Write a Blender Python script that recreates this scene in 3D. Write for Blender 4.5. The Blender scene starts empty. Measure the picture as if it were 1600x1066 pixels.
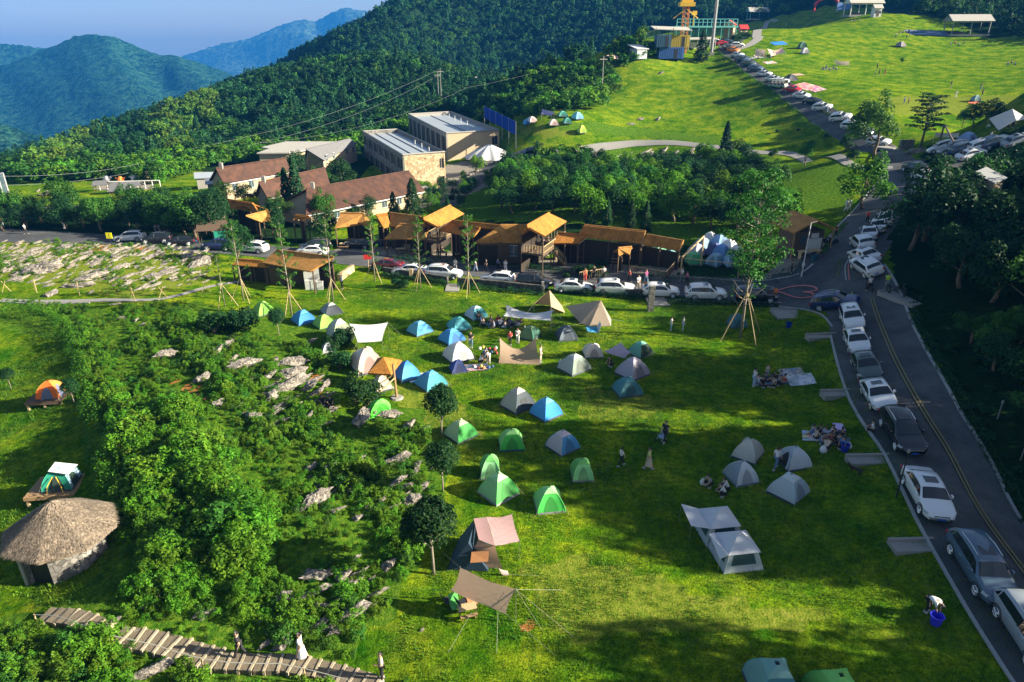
import bpy, math, random
import numpy as np
from math import sin, cos, radians, pi, atan2, hypot
from mathutils import Vector, Matrix
S = bpy.context.scene
# ---------------------------------------------------------------- camera
F, CX, CY = 1067.0, 800.0, 533.0          # focal length and centre in pixels of the 1600x1066 photograph
CH, PT = 27.0, radians(23.9)              # height over the lawn, pitch
cam_d = bpy.data.cameras.new('camera'); cam = bpy.data.objects.new('camera', cam_d); S.collection.objects.link(cam)
cam.location = (0, 0, CH); cam.rotation_euler = (pi/2 - PT, 0, 0)
cam_d.sensor_width = 36; cam_d.lens = 36*F/1600; cam_d.clip_end = 60000; cam_d.clip_start = .5
S.camera = cam
# ---------------------------------------------------------------- light
SUN_EL, SUN_AZ = radians(23), radians(97)   # azimuth clockwise from +Y: the sun stands to the right, a little behind
w = bpy.data.worlds.new('World'); S.world = w; w.use_nodes = True
nt = w.node_tree; sky = nt.nodes.new('ShaderNodeTexSky'); sky.sky_type = 'NISHITA'; sky.sun_disc = False
sky.sun_elevation = SUN_EL; sky.sun_rotation = SUN_AZ; sky.altitude = 300; sky.air_density = 1.0; sky.dust_density = 1.2; sky.ozone_density = 1.0
bg = nt.nodes['Background']; bg.inputs['Strength'].default_value = .046
wb = nt.nodes.new('ShaderNodeMix'); wb.data_type = 'RGBA'; wb.blend_type = 'MULTIPLY'; wb.inputs[0].default_value = 1; wb.inputs[7].default_value = (1.16, 1.04, .95, 1)
nt.links.new(sky.outputs[0], wb.inputs[6]); nt.links.new(wb.outputs[2], bg.inputs[0])
sd = bpy.data.lights.new('sun', 'SUN'); sd.energy = 5; sd.angle = radians(.5); sd.color = (1, .90, .70)
so = bpy.data.objects.new('sun', sd); S.collection.objects.link(so)
SUNV = Vector((sin(SUN_AZ)*cos(SUN_EL), cos(SUN_AZ)*cos(SUN_EL), sin(SUN_EL)))
so.rotation_euler = SUNV.to_track_quat('Z', 'Y').to_euler(); so.location = (60, -10, 60)
S.view_settings.view_transform = 'Standard'; S.view_settings.look = 'None'; S.view_settings.exposure = 1.8; S.view_settings.gamma = 1
S.cycles.use_denoising = True
S.cycles.max_bounces = 5; S.cycles.diffuse_bounces = 2; S.cycles.glossy_bounces = 2; S.cycles.transmission_bounces = 3
S.cycles.volume_bounces = 0; S.cycles.transparent_max_bounces = 4
S.cycles.sample_clamp_indirect = 4
R = random.Random(7); NR = np.random.RandomState(7)
# ---------------------------------------------------------------- pixel <-> world
def ray(x, y):
    d = (y-CY)/F
    return Vector(((x-CX)/F, cos(PT)-d*sin(PT), -(sin(PT)+d*cos(PT))))
def W(x, y, t): return Vector((0, 0, CH)) + ray(x, y)*t
def tz(x, y, z): return (CH-z)/(sin(PT)+(y-CY)/F*cos(PT))
def Wz(x, y, z): return W(x, y, tz(x, y, z))
def proj(X, Y, Z):
    """world arrays -> pixels and depth"""
    f = Y*cos(PT)-(Z-CH)*sin(PT); u = -(Y*sin(PT)+(Z-CH)*cos(PT))
    f = np.where(f < .1, .1, f)
    return CX+F*X/f, CY+F*u/f, f
# ---------------------------------------------------------------- terrain as a smooth height field
TP = [  # pixel x, pixel y, depth
 (0,368,112),(200,378,108),(450,398,97),(330,330,128),(100,300,152),(250,300,150),(0,300,155),(100,262,188),(300,243,205),(0,275,190),
 (0,262,330),(100,238,325),(200,203,330),(300,168,335),(400,135,345),(500,112,350),(620,105,345),(740,125,325),(830,150,300),
 (430,128,420),(470,118,450),(520,118,440),(400,140,430),(440,122,500),(350,152,380),(600,108,430),(480,240,200),(560,230,205),(650,210,215),(760,190,215),(480,175,265),(620,160,275),(740,160,260),(380,215,240),
 (500,320,130),(640,320,132),(700,285,160),(570,290,160),(470,270,170),(785,233,178),(740,248,174),(700,257,171),(400,290,150),
 (700,405,97),(1000,425,86),(850,420,91),(560,400,97),(1130,425,84),(900,330,113),(1000,300,133),(1100,330,112),(800,300,140),(1000,250,162),(1180,320,108),
 (860,241,165),(904,236,165),(1040,224,165),(1130,233,155),(1300,254,135),(1400,262,118),(1200,290,118),(1245,392,85),(1290,330,99),
 (1100,110,215),(1000,100,215),(950,140,205),(1100,180,180),(900,200,170),(830,188,175),(1250,205,158),(1000,200,174),(820,130,228),(1020,62,232),(900,103,230),(1100,85,228),
 (1350,235,122),(1420,250,115),(1520,240,110),(1500,212,124),(1590,200,130),(1400,190,143),(1400,120,190),(1590,130,170),(1300,100,210),(1310,182,152),(1220,135,182),(1150,92,216),
 (1250,45,258),(1400,52,240),(1590,80,215),(1345,26,275),(1510,56,238),(1200,45,255),(1500,20,270),(1450,90,215),
 (1450,300,97),(1550,260,105),(1500,400,74),(1600,400,74),(1450,500,63),(1600,600,51),(1590,800,42.5),(1340,540,61.7),(1300,470,72.5),(1250,462,76),(1355,420,74),(1380,345,88),(1420,290,103),(1500,640,50),
 (1440,770,42.3),(1530,880,37.3),(1400,640,50.5)]
TPW = []
for x, y, t in TP: TPW.append(tuple(W(x, y, t)))
for x, y, z in [(700,430,-.3),(960,455,-.1),(1150,465,.3),(640,480,0),(800,520,0),(1000,520,0),(1200,520,.3),(700,620,0),(900,600,0),(1100,620,0),(1270,640,0),(800,760,0),(1000,760,0),(1250,760,0),
                (700,900,0),(900,950,0),(1150,950,0),(1400,950,0),(800,1060,0),(1100,1060,0),(1350,1060,0),(450,480,0),(330,450,.3),(150,420,.3),(0,430,-.4),(120,390,-1),(0,470,-.6),(250,520,.2),(130,520,-.3),
                (300,620,.5),(200,700,.3),(330,760,.7),(250,880,.3),(450,700,.3),(500,860,.3),(560,600,.2),(60,560,-2.0),(40,680,-2.2),(70,760,-2.1),(0,900,-1.8),(90,900,-1.7),(140,600,-.9),(160,720,-1),(190,800,-.7),(20,600,-2.1),
                (80,965,-.7),(250,1010,-.6),(400,1045,-.8),(560,1062,-.8),(100,1060,-.6),(250,1064,-.9)]:
    TPW.append(tuple(Wz(x, y, z)))
TPW += [(60,15,1.5),(62,50,6),(90,40,12),(110,90,17),(95,130,20),(140,170,19),(170,250,27),(40,0,0),(0,5,0),(-40,5,-1),(0,-30,0),(60,-30,2),(-60,-30,-3),
        (-60,25,-3),(-90,60,-4),(-140,100,-8),(-180,160,-14),(-240,240,-40),(-80,90,-3),(-220,60,-14),(-60,55,-2.6),
        (-330,330,-70),(-200,420,-60),(-60,430,-18),(60,400,-6),(-300,150,-35),(-420,300,-95),(140,330,22),(200,330,38),(150,420,34),(260,400,50),(300,250,50),(280,120,45),(250,-20,30)]
for x, y, t in [(400,122,500),(430,112,520),(460,100,535),(480,90,545),(500,80,555),(540,60,565),(570,42,572),(460,125,620),(500,100,640),(560,66,660),(600,56,680),(640,34,690),(700,24,720),(440,150,700),(520,110,760),(600,80,800),(600,40,580),(720,0,600),(850,-20,610),(1000,-30,600),(700,60,500),(900,60,480),(1000,40,470),(1100,20,460),(1200,0,450),(1250,18,400),(1150,-40,560),(1400,-40,380),(1600,-40,350),(1500,-80,430),(1300,-70,520)]: TPW.append(tuple(W(x, y, t)))
TPW += [(-150,620,-60),(-300,560,-110),(-60,800,-20),(60,800,30),(250,800,70),(450,700,90),(500,400,80),(450,150,70),(-500,500,-160),(-600,200,-140),(-450,60,-60)]
TPW = np.array(TPW); _SC = 100.0
def _phi(r2): return np.where(r2 > 1e-12, r2*np.log(r2+1e-12)*.5, 0)
_P = TPW[:, :2]/_SC; _n = len(_P)
_A = np.zeros((_n+3, _n+3)); _A[:_n, :_n] = _phi(((_P[:, None]-_P[None])**2).sum(-1)) + np.eye(_n)*.0006
_A[:_n, _n] = 1; _A[:_n, _n+1:] = _P; _A[_n, :_n] = 1; _A[_n+1:, :_n] = _P.T
_C = np.linalg.solve(_A, np.concatenate([TPW[:, 2], [0, 0, 0]]))
_cr = [(-400,330),(-200,285),(0,240),(100,205),(200,165),(300,125),(400,95),(500,55),(560,28),(600,5),(650,-25),(720,-75),(800,-150),(1000,-500)]
_ca = np.array([ray(*q).x/ray(*q).y for q in _cr]); _cs = np.array([ray(*q).z/ray(*q).y for q in _cr])-.013
def HA(X, Y):
    """ground height, arrays"""
    X = np.asarray(X, float).ravel(); Y = np.asarray(Y, float).ravel(); out = np.empty(len(X))
    for i in range(0, len(X), 20000):
        q = np.stack([X[i:i+20000], Y[i:i+20000]], 1)/_SC
        r2 = ((q[:, None]-_P[None])**2).sum(-1)
        out[i:i+20000] = _phi(r2)@_C[:_n] + _C[_n] + q@_C[_n+1:]
    Ys = np.maximum(Y, 1); lim = CH+Ys*np.interp(X/Ys, _ca, _cs); m = Y > 230      # the wooded ridge never rises over its skyline
    k = 3.0; sm = lambda a, b: -k*np.logaddexp(-a/k, -b/k)
    out[m] = sm(out[m], lim[m]); return out
def H(x, y): return float(HA([x], [y])[0])
_ts = np.concatenate([np.arange(24, 140, .5), np.arange(140, 700, 1.5)])
def G(x, y):
    """the ground point seen at pixel x, y"""
    r = ray(x, y); X = r.x*_ts; Y = r.y*_ts; Z = CH+r.z*_ts
    d = Z-HA(X, Y); k = np.nonzero(d < 0)[0]
    if len(k) == 0: return Vector((X[-1], Y[-1], H(X[-1], Y[-1])))
    k = k[0]
    if k == 0: t = _ts[0]
    else: t = _ts[k-1]+(_ts[k]-_ts[k-1])*d[k-1]/(d[k-1]-d[k])
    p = Vector((r.x*t, r.y*t, 0)); p.z = H(p.x, p.y); return p
def Gh(x, y, h):
    """the point seen at pixel x, y that stands h above the ground"""
    r = ray(x, y); t_ = np.arange(24, 420, .25); X = r.x*t_; Y = r.y*t_; Z = CH+r.z*t_; d = Z-HA(X, Y)-h; k = np.nonzero(d < 0)[0]
    t = t_[k[0]] if len(k) else t_[int(np.argmin(d))]; return Vector((r.x*t, r.y*t, CH+r.z*t))
def pxm(p): return F/float(proj(np.array([p.x]), np.array([p.y]), np.array([p.z]))[2][0])   # pixels per metre at p
def inpoly(px, py, poly):
    px = np.asarray(px); py = np.asarray(py); c = np.zeros(len(px), bool); n = len(poly)
    for i in range(n):
        x1, y1 = poly[i]; x2, y2 = poly[i-1]
        m = ((y1 > py) != (y2 > py)) & (px < (x2-x1)*(py-y1)/((y2-y1) or 1e-9)+x1); c ^= m
    return c
# ---------------------------------------------------------------- mesh helpers
class MB:
    def __init__(s): s.v = []; s.f = []; s.m = []; s.mi = 0
    def mat(s, i): s.mi = i; return s
    def add(s, vs, fs):
        o = len(s.v); s.v += [tuple(v) for v in vs]; s.f += [tuple(o+i for i in f) for f in fs]; s.m += [s.mi]*len(fs); return s
    def box(s, x0, y0, z0, x1, y1, z1, rz=0, o=(0,0,0)):
        vs = []
        for z in (z0, z1):
            for x, y in ((x0,y0),(x1,y0),(x1,y1),(x0,y1)):
                vs.append((o[0]+x*cos(rz)-y*sin(rz), o[1]+x*sin(rz)+y*cos(rz), o[2]+z))
        return s.add(vs, [(3,2,1,0),(4,5,6,7),(0,1,5,4),(1,2,6,5),(2,3,7,6),(3,0,4,7)])
    def tube(s, pts, rs, n=6, cap=True):
        if not hasattr(rs, '__len__'): rs = [rs]*len(pts)
        pts = [Vector(p) for p in pts]; vs = []; fs = []
        for i, p in enumerate(pts):
            d = (pts[min(i+1, len(pts)-1)]-pts[max(i-1, 0)])
            d = d.normalized() if d.length > 1e-9 else Vector((0,0,1))
            a = d.cross(Vector((0,0,1))) if abs(d.z) < .95 else d.cross(Vector((1,0,0)))
            a.normalize(); b = d.cross(a)
            for k in range(n):
                an = 2*pi*k/n; vs.append(p+(a*cos(an)+b*sin(an))*rs[i])
        for i in range(len(pts)-1):
            for k in range(n):
                fs.append((i*n+k, i*n+(k+1)%n, (i+1)*n+(k+1)%n, (i+1)*n+k))
        if cap: fs.append(tuple(range(n))[::-1]); fs.append(tuple((len(pts)-1)*n+k for k in range(n)))
        return s.add(vs, fs)
    def grid(s, rows, close=False):
        n = len(rows[0]); vs = [p for r in rows for p in r]; fs = []
        for i in range(len(rows)-1):
            for k in range(n if close else n-1):
                fs.append((i*n+k, i*n+(k+1)%n, (i+1)*n+(k+1)%n, (i+1)*n+k))
        return s.add(vs, fs)
    def slab(s, poly, th):
        """a plane polygon given thickness th along its normal (downwards)"""
        p = [Vector(q) for q in poly]; n = Vector((0,0,0))
        for i in range(len(p)): n += (p[i]-p[0]).cross(p[i-1]-p[0])
        n.normalize()
        if n.z < 0: n = -n
        k = len(p); vs = p+[q-n*th for q in p]
        return s.add(vs, [tuple(range(k)), tuple(range(2*k-1, k-1, -1))]+[(i, (i+1)%k, k+(i+1)%k, k+i) for i in range(k)])
    def disc(s, c, r, n=12, z=0):
        return s.add([(c[0]+r*cos(2*pi*i/n), c[1]+r*sin(2*pi*i/n), c[2]) for i in range(n)], [tuple(range(n))])
    def build(s, name, mats, parent=None, smooth=False, link=True):
        me = bpy.data.meshes.new(name); me.from_pydata(s.v, [], s.f)
        mats = mats if isinstance(mats, (list, tuple)) else [mats]
        for m in mats: me.materials.append(m)
        me.polygons.foreach_set('material_index', s.m)
        if smooth: me.polygons.foreach_set('use_smooth', [True]*len(s.f))
        me.update()
        o = bpy.data.objects.new(name, me)
        if link: S.collection.objects.link(o)
        if parent: o.parent = parent
        return o
def tag(o, label=None, cat=None, group=None, kind=None):
    if label: o['label'] = label
    if cat: o['category'] = cat
    if group: o['group'] = group
    if kind: o['kind'] = kind
    return o
def thing(name, loc, rz=0, label=None, cat=None, group=None):
    o = bpy.data.objects.new(name, None); o.empty_display_size = .3; S.collection.objects.link(o)
    o.location = loc; o.rotation_euler = (0, 0, rz); return tag(o, label, cat, group)
def dup(root, loc, rz=None, sc=None, label=None, group=None, mats=None):
    """copy of a thing with its parts and sub-parts; mats maps a material to another on object slots"""
    def cp(o, par):
        c = o.copy(); S.collection.objects.link(c)
        if par is not None: c.parent = par
        if mats and o.type == 'MESH':
            for i, sl in enumerate(c.material_slots):
                if sl.material and sl.material.name in mats:
                    mm = mats[sl.material.name]; sl.link = 'OBJECT'; sl.material = mm
        for ch in o.children: cp(ch, c)
        return c
    r = cp(root, None); r.location = loc
    if rz is not None: r.rotation_euler = (0, 0, rz)
    if sc is not None: r.scale = sc if hasattr(sc, '__len__') else (sc, sc, sc)
    if label: r['label'] = label
    if group: r['group'] = group
    return r
def polymesh(name, V, Fq, mats, mi=None, parent=None, link=True, smooth=False):
    """fast mesh from numpy verts and equal-sized faces"""
    me = bpy.data.meshes.new(name); n = len(Fq); k = Fq.shape[1]
    me.vertices.add(len(V)); me.vertices.foreach_set('co', np.asarray(V, np.float32).ravel())
    me.loops.add(n*k); me.loops.foreach_set('vertex_index', Fq.astype(np.int32).ravel())
    me.polygons.add(n); me.polygons.foreach_set('loop_start', np.arange(0, n*k, k, dtype=np.int32))
    if mi is not None: me.polygons.foreach_set('material_index', np.asarray(mi, np.int32))
    if smooth: me.polygons.foreach_set('use_smooth', np.ones(n, bool))
    for m in (mats if isinstance(mats, (list, tuple)) else [mats]): me.materials.append(m)
    me.update(calc_edges=True); me.validate()
    o = bpy.data.objects.new(name, me)
    if link: S.collection.objects.link(o)
    if parent: o.parent = parent
    return o
# ---------------------------------------------------------------- auto labels: say what an object stands beside
ANCH = []   # (pixel x, pixel y, phrase)
USED = {}
ORD = 'first second third fourth fifth sixth seventh eighth ninth tenth eleventh twelfth thirteenth fourteenth fifteenth sixteenth seventeenth eighteenth nineteenth twentieth'.split()+['twenty-'+q for q in 'first second third fourth fifth sixth seventh eighth ninth tenth'.split()]
def lab(base, x, y, extra=None):
    best = min(ANCH, key=lambda a: hypot(a[0]-x, (a[1]-y)*1.6))
    dx, dy = x-best[0], y-best[1]
    if abs(dx) > 2.2*abs(dy)*1.3: d = 'to the right of' if dx > 0 else 'to the left of'
    elif abs(dy) > 1.2*abs(dx): d = 'in front of' if dy > 0 else 'behind'
    elif dy > 0: d = 'in front and right of' if dx > 0 else 'in front and left of'
    else: d = 'behind and right of' if dx > 0 else 'behind and left of'
    k = f'{base} {d} {best[2]}'; i = USED.get(k, 0); USED[k] = i+1
    if i: k = f'{base} {d} {best[2]}, {ORD[min(i, 29)]} out'
    return k

ANCH += [(90,830,'the stone hut'),(95,735,'the green tent on pallets'),(82,597,'the orange tent'),(340,1040,'the stone steps'),(130,980,'the stairhead'),(678,890,'the pink awning tree'),(592,637,'the lime tent'),
 (692,760,'the middle lollipop tree'),(575,520,'the white square tarp'),(600,580,'the thatch parasol'),(470,420,'the roadside kiosk'),(413,488,'the far lime tents'),(203,371,'the white road suv'),(20,400,'the west verge'),(120,410,'the rock field middle'),
 (230,405,'the rock field east'),(300,400,'the rock field end'),(150,470,'the gravel path'),(290,605,'the bare red soil'),(450,640,'the lower outcrop'),(460,590,'the slanting outcrop'),(350,560,'the upper outcrop'),(540,920,'the bottom outcrop'),(430,960,'the pale outcrop'),
 (560,740,'the bush clearing'),(640,720,'the shaded boulders'),(600,290,'the stone block'),(720,250,'the flat block'),(466,300,'the tall cypress'),(400,280,'the barracks'),(640,330,'the long barrack'),(700,340,'the raised roof'),(852,355,'the balcony roof'),
 (960,365,'the long thatch shelter'),(1040,385,'the shelter end'),(1115,395,'the tent yard'),(1165,330,'the tall airy tree'),(1245,370,'the corner kiosk'),(900,240,'the uphill path'),(1040,225,'the path bend'),(1130,240,'the dark cypress'),(1350,300,'the bend tree'),
 (1440,210,'the layered pine'),(1360,215,'the roadside tree'),(1520,235,'the car park'),(1450,400,'the dark slope edge'),(1540,340,'the pale hut roof'),(1550,450,'the dark slope middle'),(1500,560,'the lower dark slope'),(1572,190,'the white marquee'),
 (860,185,'the terrace tents'),(1050,60,'the containers'),(1250,75,'the upper meadow tents'),(1345,20,'the white pavilion'),(1510,45,'the grey pavilion'),(60,345,'the meadow road'),(180,345,'the west thicket'),(300,345,'the roadside trees'),(110,300,'the meadow'),(820,300,'the valley wood'),(1000,300,'the valley hollow'),(1230,300,'the grass bank')]
# ---------------------------------------------------------------- materials
MATS = {}
def nmat(name):
    m = bpy.data.materials.new(name); m.use_nodes = True; MATS[name] = m
    return m, m.node_tree.nodes, m.node_tree.links, m.node_tree.nodes['Principled BSDF']
def rampn(n, l, src, stops, mode='LINEAR'):
    r = n.new('ShaderNodeValToRGB'); cr = r.color_ramp; cr.interpolation = mode
    while len(cr.elements) < len(stops): cr.elements.new(.5)
    for e, (p, c) in zip(cr.elements, stops): e.position = p; e.color = (*c, 1)
    l.new(src, r.inputs[0]); return r
def tex(n, l, scale, detail=3, rough=.55, kind='n', vec=None, coord='Object', stretch=None):
    tc = n.new('ShaderNodeTexCoord'); v = tc.outputs[coord]
    if coord == 'World':
        pass
    if stretch:
        mp = n.new('ShaderNodeMapping'); mp.inputs['Scale'].default_value = stretch; l.new(v, mp.inputs[0]); v = mp.outputs[0]
    if kind == 'n':
        t = n.new('ShaderNodeTexNoise'); t.inputs['Detail'].default_value = detail; t.inputs['Roughness'].default_value = rough
    else: t = n.new('ShaderNodeTexVoronoi')
    t.inputs['Scale'].default_value = scale; l.new(v, t.inputs['Vector']); return t
def mixc(n, l, fac, a, b, mode='MIX'):
    m = n.new('ShaderNodeMix'); m.data_type = 'RGBA'; m.blend_type = mode
    for i, s in ((0, fac), (6, a), (7, b)):
        if isinstance(s, (int, float)): m.inputs[i].default_value = s
        elif isinstance(s, tuple): m.inputs[i].default_value = (*s, 1)
        else: l.new(s, m.inputs[i])
    return m.outputs[2]
def plain(name, col, rough=.6, metal=0, var=.12, scale=3, bump=0, spec=.5, coat=0, transl=0, emit=0):
    """paint, cloth, wood, metal: a colour with slight mottling"""
    m, n, l, b = nmat(name)
    t = tex(n, l, scale, 4)
    c = mixc(n, l, t.outputs[0], tuple(x*(1-var) for x in col), tuple(min(1, x*(1+var)) for x in col))
    l.new(c, b.inputs['Base Color']); b.inputs['Roughness'].default_value = rough; b.inputs['Metallic'].default_value = metal
    b.inputs['Specular IOR Level'].default_value = spec; b.inputs['Coat Weight'].default_value = coat
    if bump:
        t2 = tex(n, l, scale*6, 3); bp = n.new('ShaderNodeBump'); bp.inputs['Strength'].default_value = bump; bp.inputs['Distance'].default_value = .05
        l.new(t2.outputs[0], bp.inputs['Height']); l.new(bp.outputs[0], b.inputs['Normal'])
    if transl:
        tr = n.new('ShaderNodeBsdfTranslucent'); l.new(c, tr.inputs[0]); mx = n.new('ShaderNodeMixShader'); mx.inputs[0].default_value = transl
        l.new(b.outputs[0], mx.inputs[1]); l.new(tr.outputs[0], mx.inputs[2]); l.new(mx.outputs[0], n['Material Output'].inputs[0])
    if emit: b.inputs['Emission Color'].default_value = (*col, 1); b.inputs['Emission Strength'].default_value = emit
    return m
def foliage(name, dark, light, tr=.3, var=.5, scale=.5):
    m, n, l, b = nmat(name)
    ge = n.new('ShaderNodeNewGeometry'); oi = n.new('ShaderNodeObjectInfo'); t = tex(n, l, scale, 2)
    a = n.new('ShaderNodeMath'); a.operation = 'MULTIPLY_ADD'; l.new(ge.outputs['Random Per Island'], a.inputs[0]); a.inputs[1].default_value = .55
    l.new(t.outputs[0], a.inputs[2]); s = n.new('ShaderNodeMath'); s.operation = 'SUBTRACT'; l.new(a.outputs[0], s.inputs[0]); s.inputs[1].default_value = .27; s.use_clamp = True
    c = mixc(n, l, s.outputs[0], dark, light)
    hs = n.new('ShaderNodeHueSaturation'); l.new(c, hs.inputs['Color'])
    h = n.new('ShaderNodeMapRange'); l.new(oi.outputs['Random'], h.inputs[0]); h.inputs[3].default_value = .485; h.inputs[4].default_value = .52; l.new(h.outputs[0], hs.inputs['Hue'])
    mu = n.new('ShaderNodeMath'); mu.operation = 'MULTIPLY'; l.new(oi.outputs['Random'], mu.inputs[0]); mu.inputs[1].default_value = 7.31
    fr = n.new('ShaderNodeMath'); fr.operation = 'FRACT'; l.new(mu.outputs[0], fr.inputs[0])
    v = n.new('ShaderNodeMapRange'); l.new(fr.outputs[0], v.inputs[0]); v.inputs[3].default_value = 1-var*.6; v.inputs[4].default_value = 1+var*.6; l.new(v.outputs[0], hs.inputs['Value'])
    l.new(hs.outputs[0], b.inputs['Base Color']); b.inputs['Roughness'].default_value = .6; b.inputs['Specular IOR Level'].default_value = .15
    tl = n.new('ShaderNodeBsdfTranslucent'); l.new(hs.outputs[0], tl.inputs[0]); mx = n.new('ShaderNodeMixShader'); mx.inputs[0].default_value = tr
    l.new(b.outputs[0], mx.inputs[1]); l.new(tl.outputs[0], mx.inputs[2]); l.new(mx.outputs[0], n['Material Output'].inputs[0])
    return m
# leaves: base colours
F_DARK = foliage('leaf_dark', (.006,.035,.012), (.03,.10,.022))
F_MID = foliage('leaf_mid', (.014,.07,.010), (.085,.22,.025))
F_BRIGHT = foliage('leaf_bright', (.022,.10,.007), (.17,.37,.02), .35)
F_BAMBOO = foliage('leaf_bamboo', (.05,.13,.015), (.17,.30,.04), .35)
F_PINE = foliage('leaf_pine', (.006,.035,.018), (.025,.085,.03), .15)
F_FOREST = foliage('leaf_forest', (.007,.045,.018), (.035,.125,.03), .25, .9)
F_GRASSY = foliage('leaf_grassy', (.04,.13,.01), (.18,.32,.02), .35)
BARK = plain('bark', (.16,.12,.08), .9, bump=.6, scale=4, var=.4)
BARKP = plain('bark_pale', (.22,.19,.14), .9, bump=.4, scale=4, var=.3)
WOOD = plain('wood', (.30,.19,.09), .8, bump=.3, var=.3)
WOODP = plain('wood_pale', (.50,.37,.20), .8, bump=.3, var=.3)
WOODD = plain('wood_dark', (.10,.065,.04), .8, bump=.3, var=.3)
WOODVD = plain('painted_shade_timber', (.028,.02,.014), .9, bump=.3, var=.3)  # near-black: the shade inside the pavilions is put into this colour
CONC = plain('concrete', (.27,.26,.24), .9, bump=.3, var=.15, scale=1)
WHITE = plain('white_paint', (.62,.62,.61), .5, var=.05)
CREAM = plain('cream_wall', (.40,.32,.21), .85, var=.1, scale=.7, bump=.1)
GREYM = plain('grey_metal', (.30,.31,.33), .45, metal=.6)
DARKM = plain('dark_metal', (.03,.03,.035), .5, metal=.3)
BLACK = plain('black_stuff', (.008,.008,.01), .6)
RUBBER = plain('tyre_rubber', (.02,.02,.022), .85)
STEELB = plain('bright_metal', (.6,.62,.64), .3, metal=.9)
GLASS = plain('car_glass', (.012,.018,.02), .06, var=.05, spec=.8)
GLASSB = plain('window_glass', (.05,.08,.10), .08, var=.1, spec=.8)
ROPE = plain('rope', (.36,.35,.30), .8)
WIRE = plain('wire_grey', (.22,.24,.24), .6)
TURQ = plain('turquoise_paint', (.12,.45,.42), .6)
YELLOW = plain('yellow_paint', (.75,.45,.03), .5)
RED = plain('red_paint', (.55,.03,.03), .5)
BLUE = plain('blue_paint', (.008,.04,.26), .9, spec=.05)
REDLAMP = plain('red_lamp', (.45,.01,.01), .2)
LAMPW = plain('clear_lamp', (.45,.48,.5), .12, spec=.9)
ORANGE = plain('orange_paint', (.85,.22,.03), .5)
PLATE = plain('blue_plate', (.03,.12,.5), .4)
def ground_mat():
    m, n, l, b = nmat('ground_cover')
    def att(nm):
        a = n.new('ShaderNodeAttribute'); a.attribute_name = nm; return a.outputs['Fac']
    big = tex(n, l, .045, 4, .6); med = tex(n, l, .33, 5, .65); fine = tex(n, l, 2.6, 4, .75); vf = tex(n, l, 9, 3, .8)
    g = rampn(n, l, med.outputs[0], [(.30,(.024,.11,.005)),(.46,(.085,.175,.008)),(.60,(.18,.25,.012)),(.76,(.29,.30,.025))]).outputs[0]
    g2 = rampn(n, l, big.outputs[0], [(.35,(.72,.85,.75)),(.65,(1.2,1.12,1.0))]).outputs[0]
    g = mixc(n, l, 1.0, g, g2, 'MULTIPLY')
    f2 = rampn(n, l, fine.outputs[0], [(.34,(.30,.42,.35)),(.5,(.85,.9,.85)),(.68,(1.7,1.5,1.3))]).outputs[0]
    g = mixc(n, l, .85, g, f2, 'MULTIPLY')
    f3 = rampn(n, l, vf.outputs[0], [(.34,(.4,.45,.4)),(.66,(1.6,1.55,1.5))]).outputs[0]
    g = mixc(n, l, .8, g, f3, 'MULTIPLY')
    wild = rampn(n, l, fine.outputs[0], [(.3,(.02,.08,.008)),(.5,(.07,.16,.012)),(.7,(.18,.26,.025))]).outputs[0]
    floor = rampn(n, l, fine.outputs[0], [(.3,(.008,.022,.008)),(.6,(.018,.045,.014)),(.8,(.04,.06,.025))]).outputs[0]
    soil = rampn(n, l, fine.outputs[0], [(.3,(.30,.11,.035)),(.6,(.55,.23,.07)),(.8,(.62,.32,.14))]).outputs[0]
    dry_sunlit = rampn(n, l, fine.outputs[0], [(.3,(.07,.14,.012)),(.55,(.19,.24,.025)),(.8,(.34,.30,.08))]).outputs[0]
    pave = rampn(n, l, fine.outputs[0], [(.3,(.20,.18,.15)),(.6,(.34,.31,.26)),(.8,(.45,.42,.36))]).outputs[0]
    def edge(a, k=.5):
        # break the mask's edge with noise
        s = n.new('ShaderNodeMath'); s.operation = 'MULTIPLY_ADD'; l.new(med.outputs[0], s.inputs[0]); s.inputs[1].default_value = k; l.new(a, s.inputs[2])
        r = n.new('ShaderNodeMapRange'); l.new(s.outputs[0], r.inputs[0]); r.inputs[1].default_value = .5+k*.42; r.inputs[2].default_value = .5+k*.62; return r.outputs[0]
    worn = tex(n, l, .22, 7, .72); g = mixc(n, l, rampn(n, l, worn.outputs[0], [(.54,(0,0,0)),(.68,(.75,.75,.75))]).outputs[0], g, dry_sunlit)
    c = mixc(n, l, edge(att('dry_sunlit'), 1.3), g, dry_sunlit)
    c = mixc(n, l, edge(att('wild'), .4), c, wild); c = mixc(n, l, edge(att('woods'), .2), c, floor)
    c = mixc(n, l, edge(att('pave'), .02), c, pave); c = mixc(n, l, edge(att('soil'), .9), c, soil)
    l.new(c, b.inputs['Base Color']); b.inputs['Roughness'].default_value = .95; b.inputs['Specular IOR Level'].default_value = 0
    hsum = n.new('ShaderNodeMath'); hsum.operation = 'MULTIPLY_ADD'; l.new(fine.outputs[0], hsum.inputs[0]); hsum.inputs[1].default_value = 1.0; l.new(vf.outputs[0], hsum.inputs[2])
    bp = n.new('ShaderNodeBump'); bp.inputs['Strength'].default_value = .75; bp.inputs['Distance'].default_value = .22; l.new(hsum.outputs[0], bp.inputs['Height']); l.new(bp.outputs[0], b.inputs['Normal'])
    return m
GROUND = ground_mat()
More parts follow.
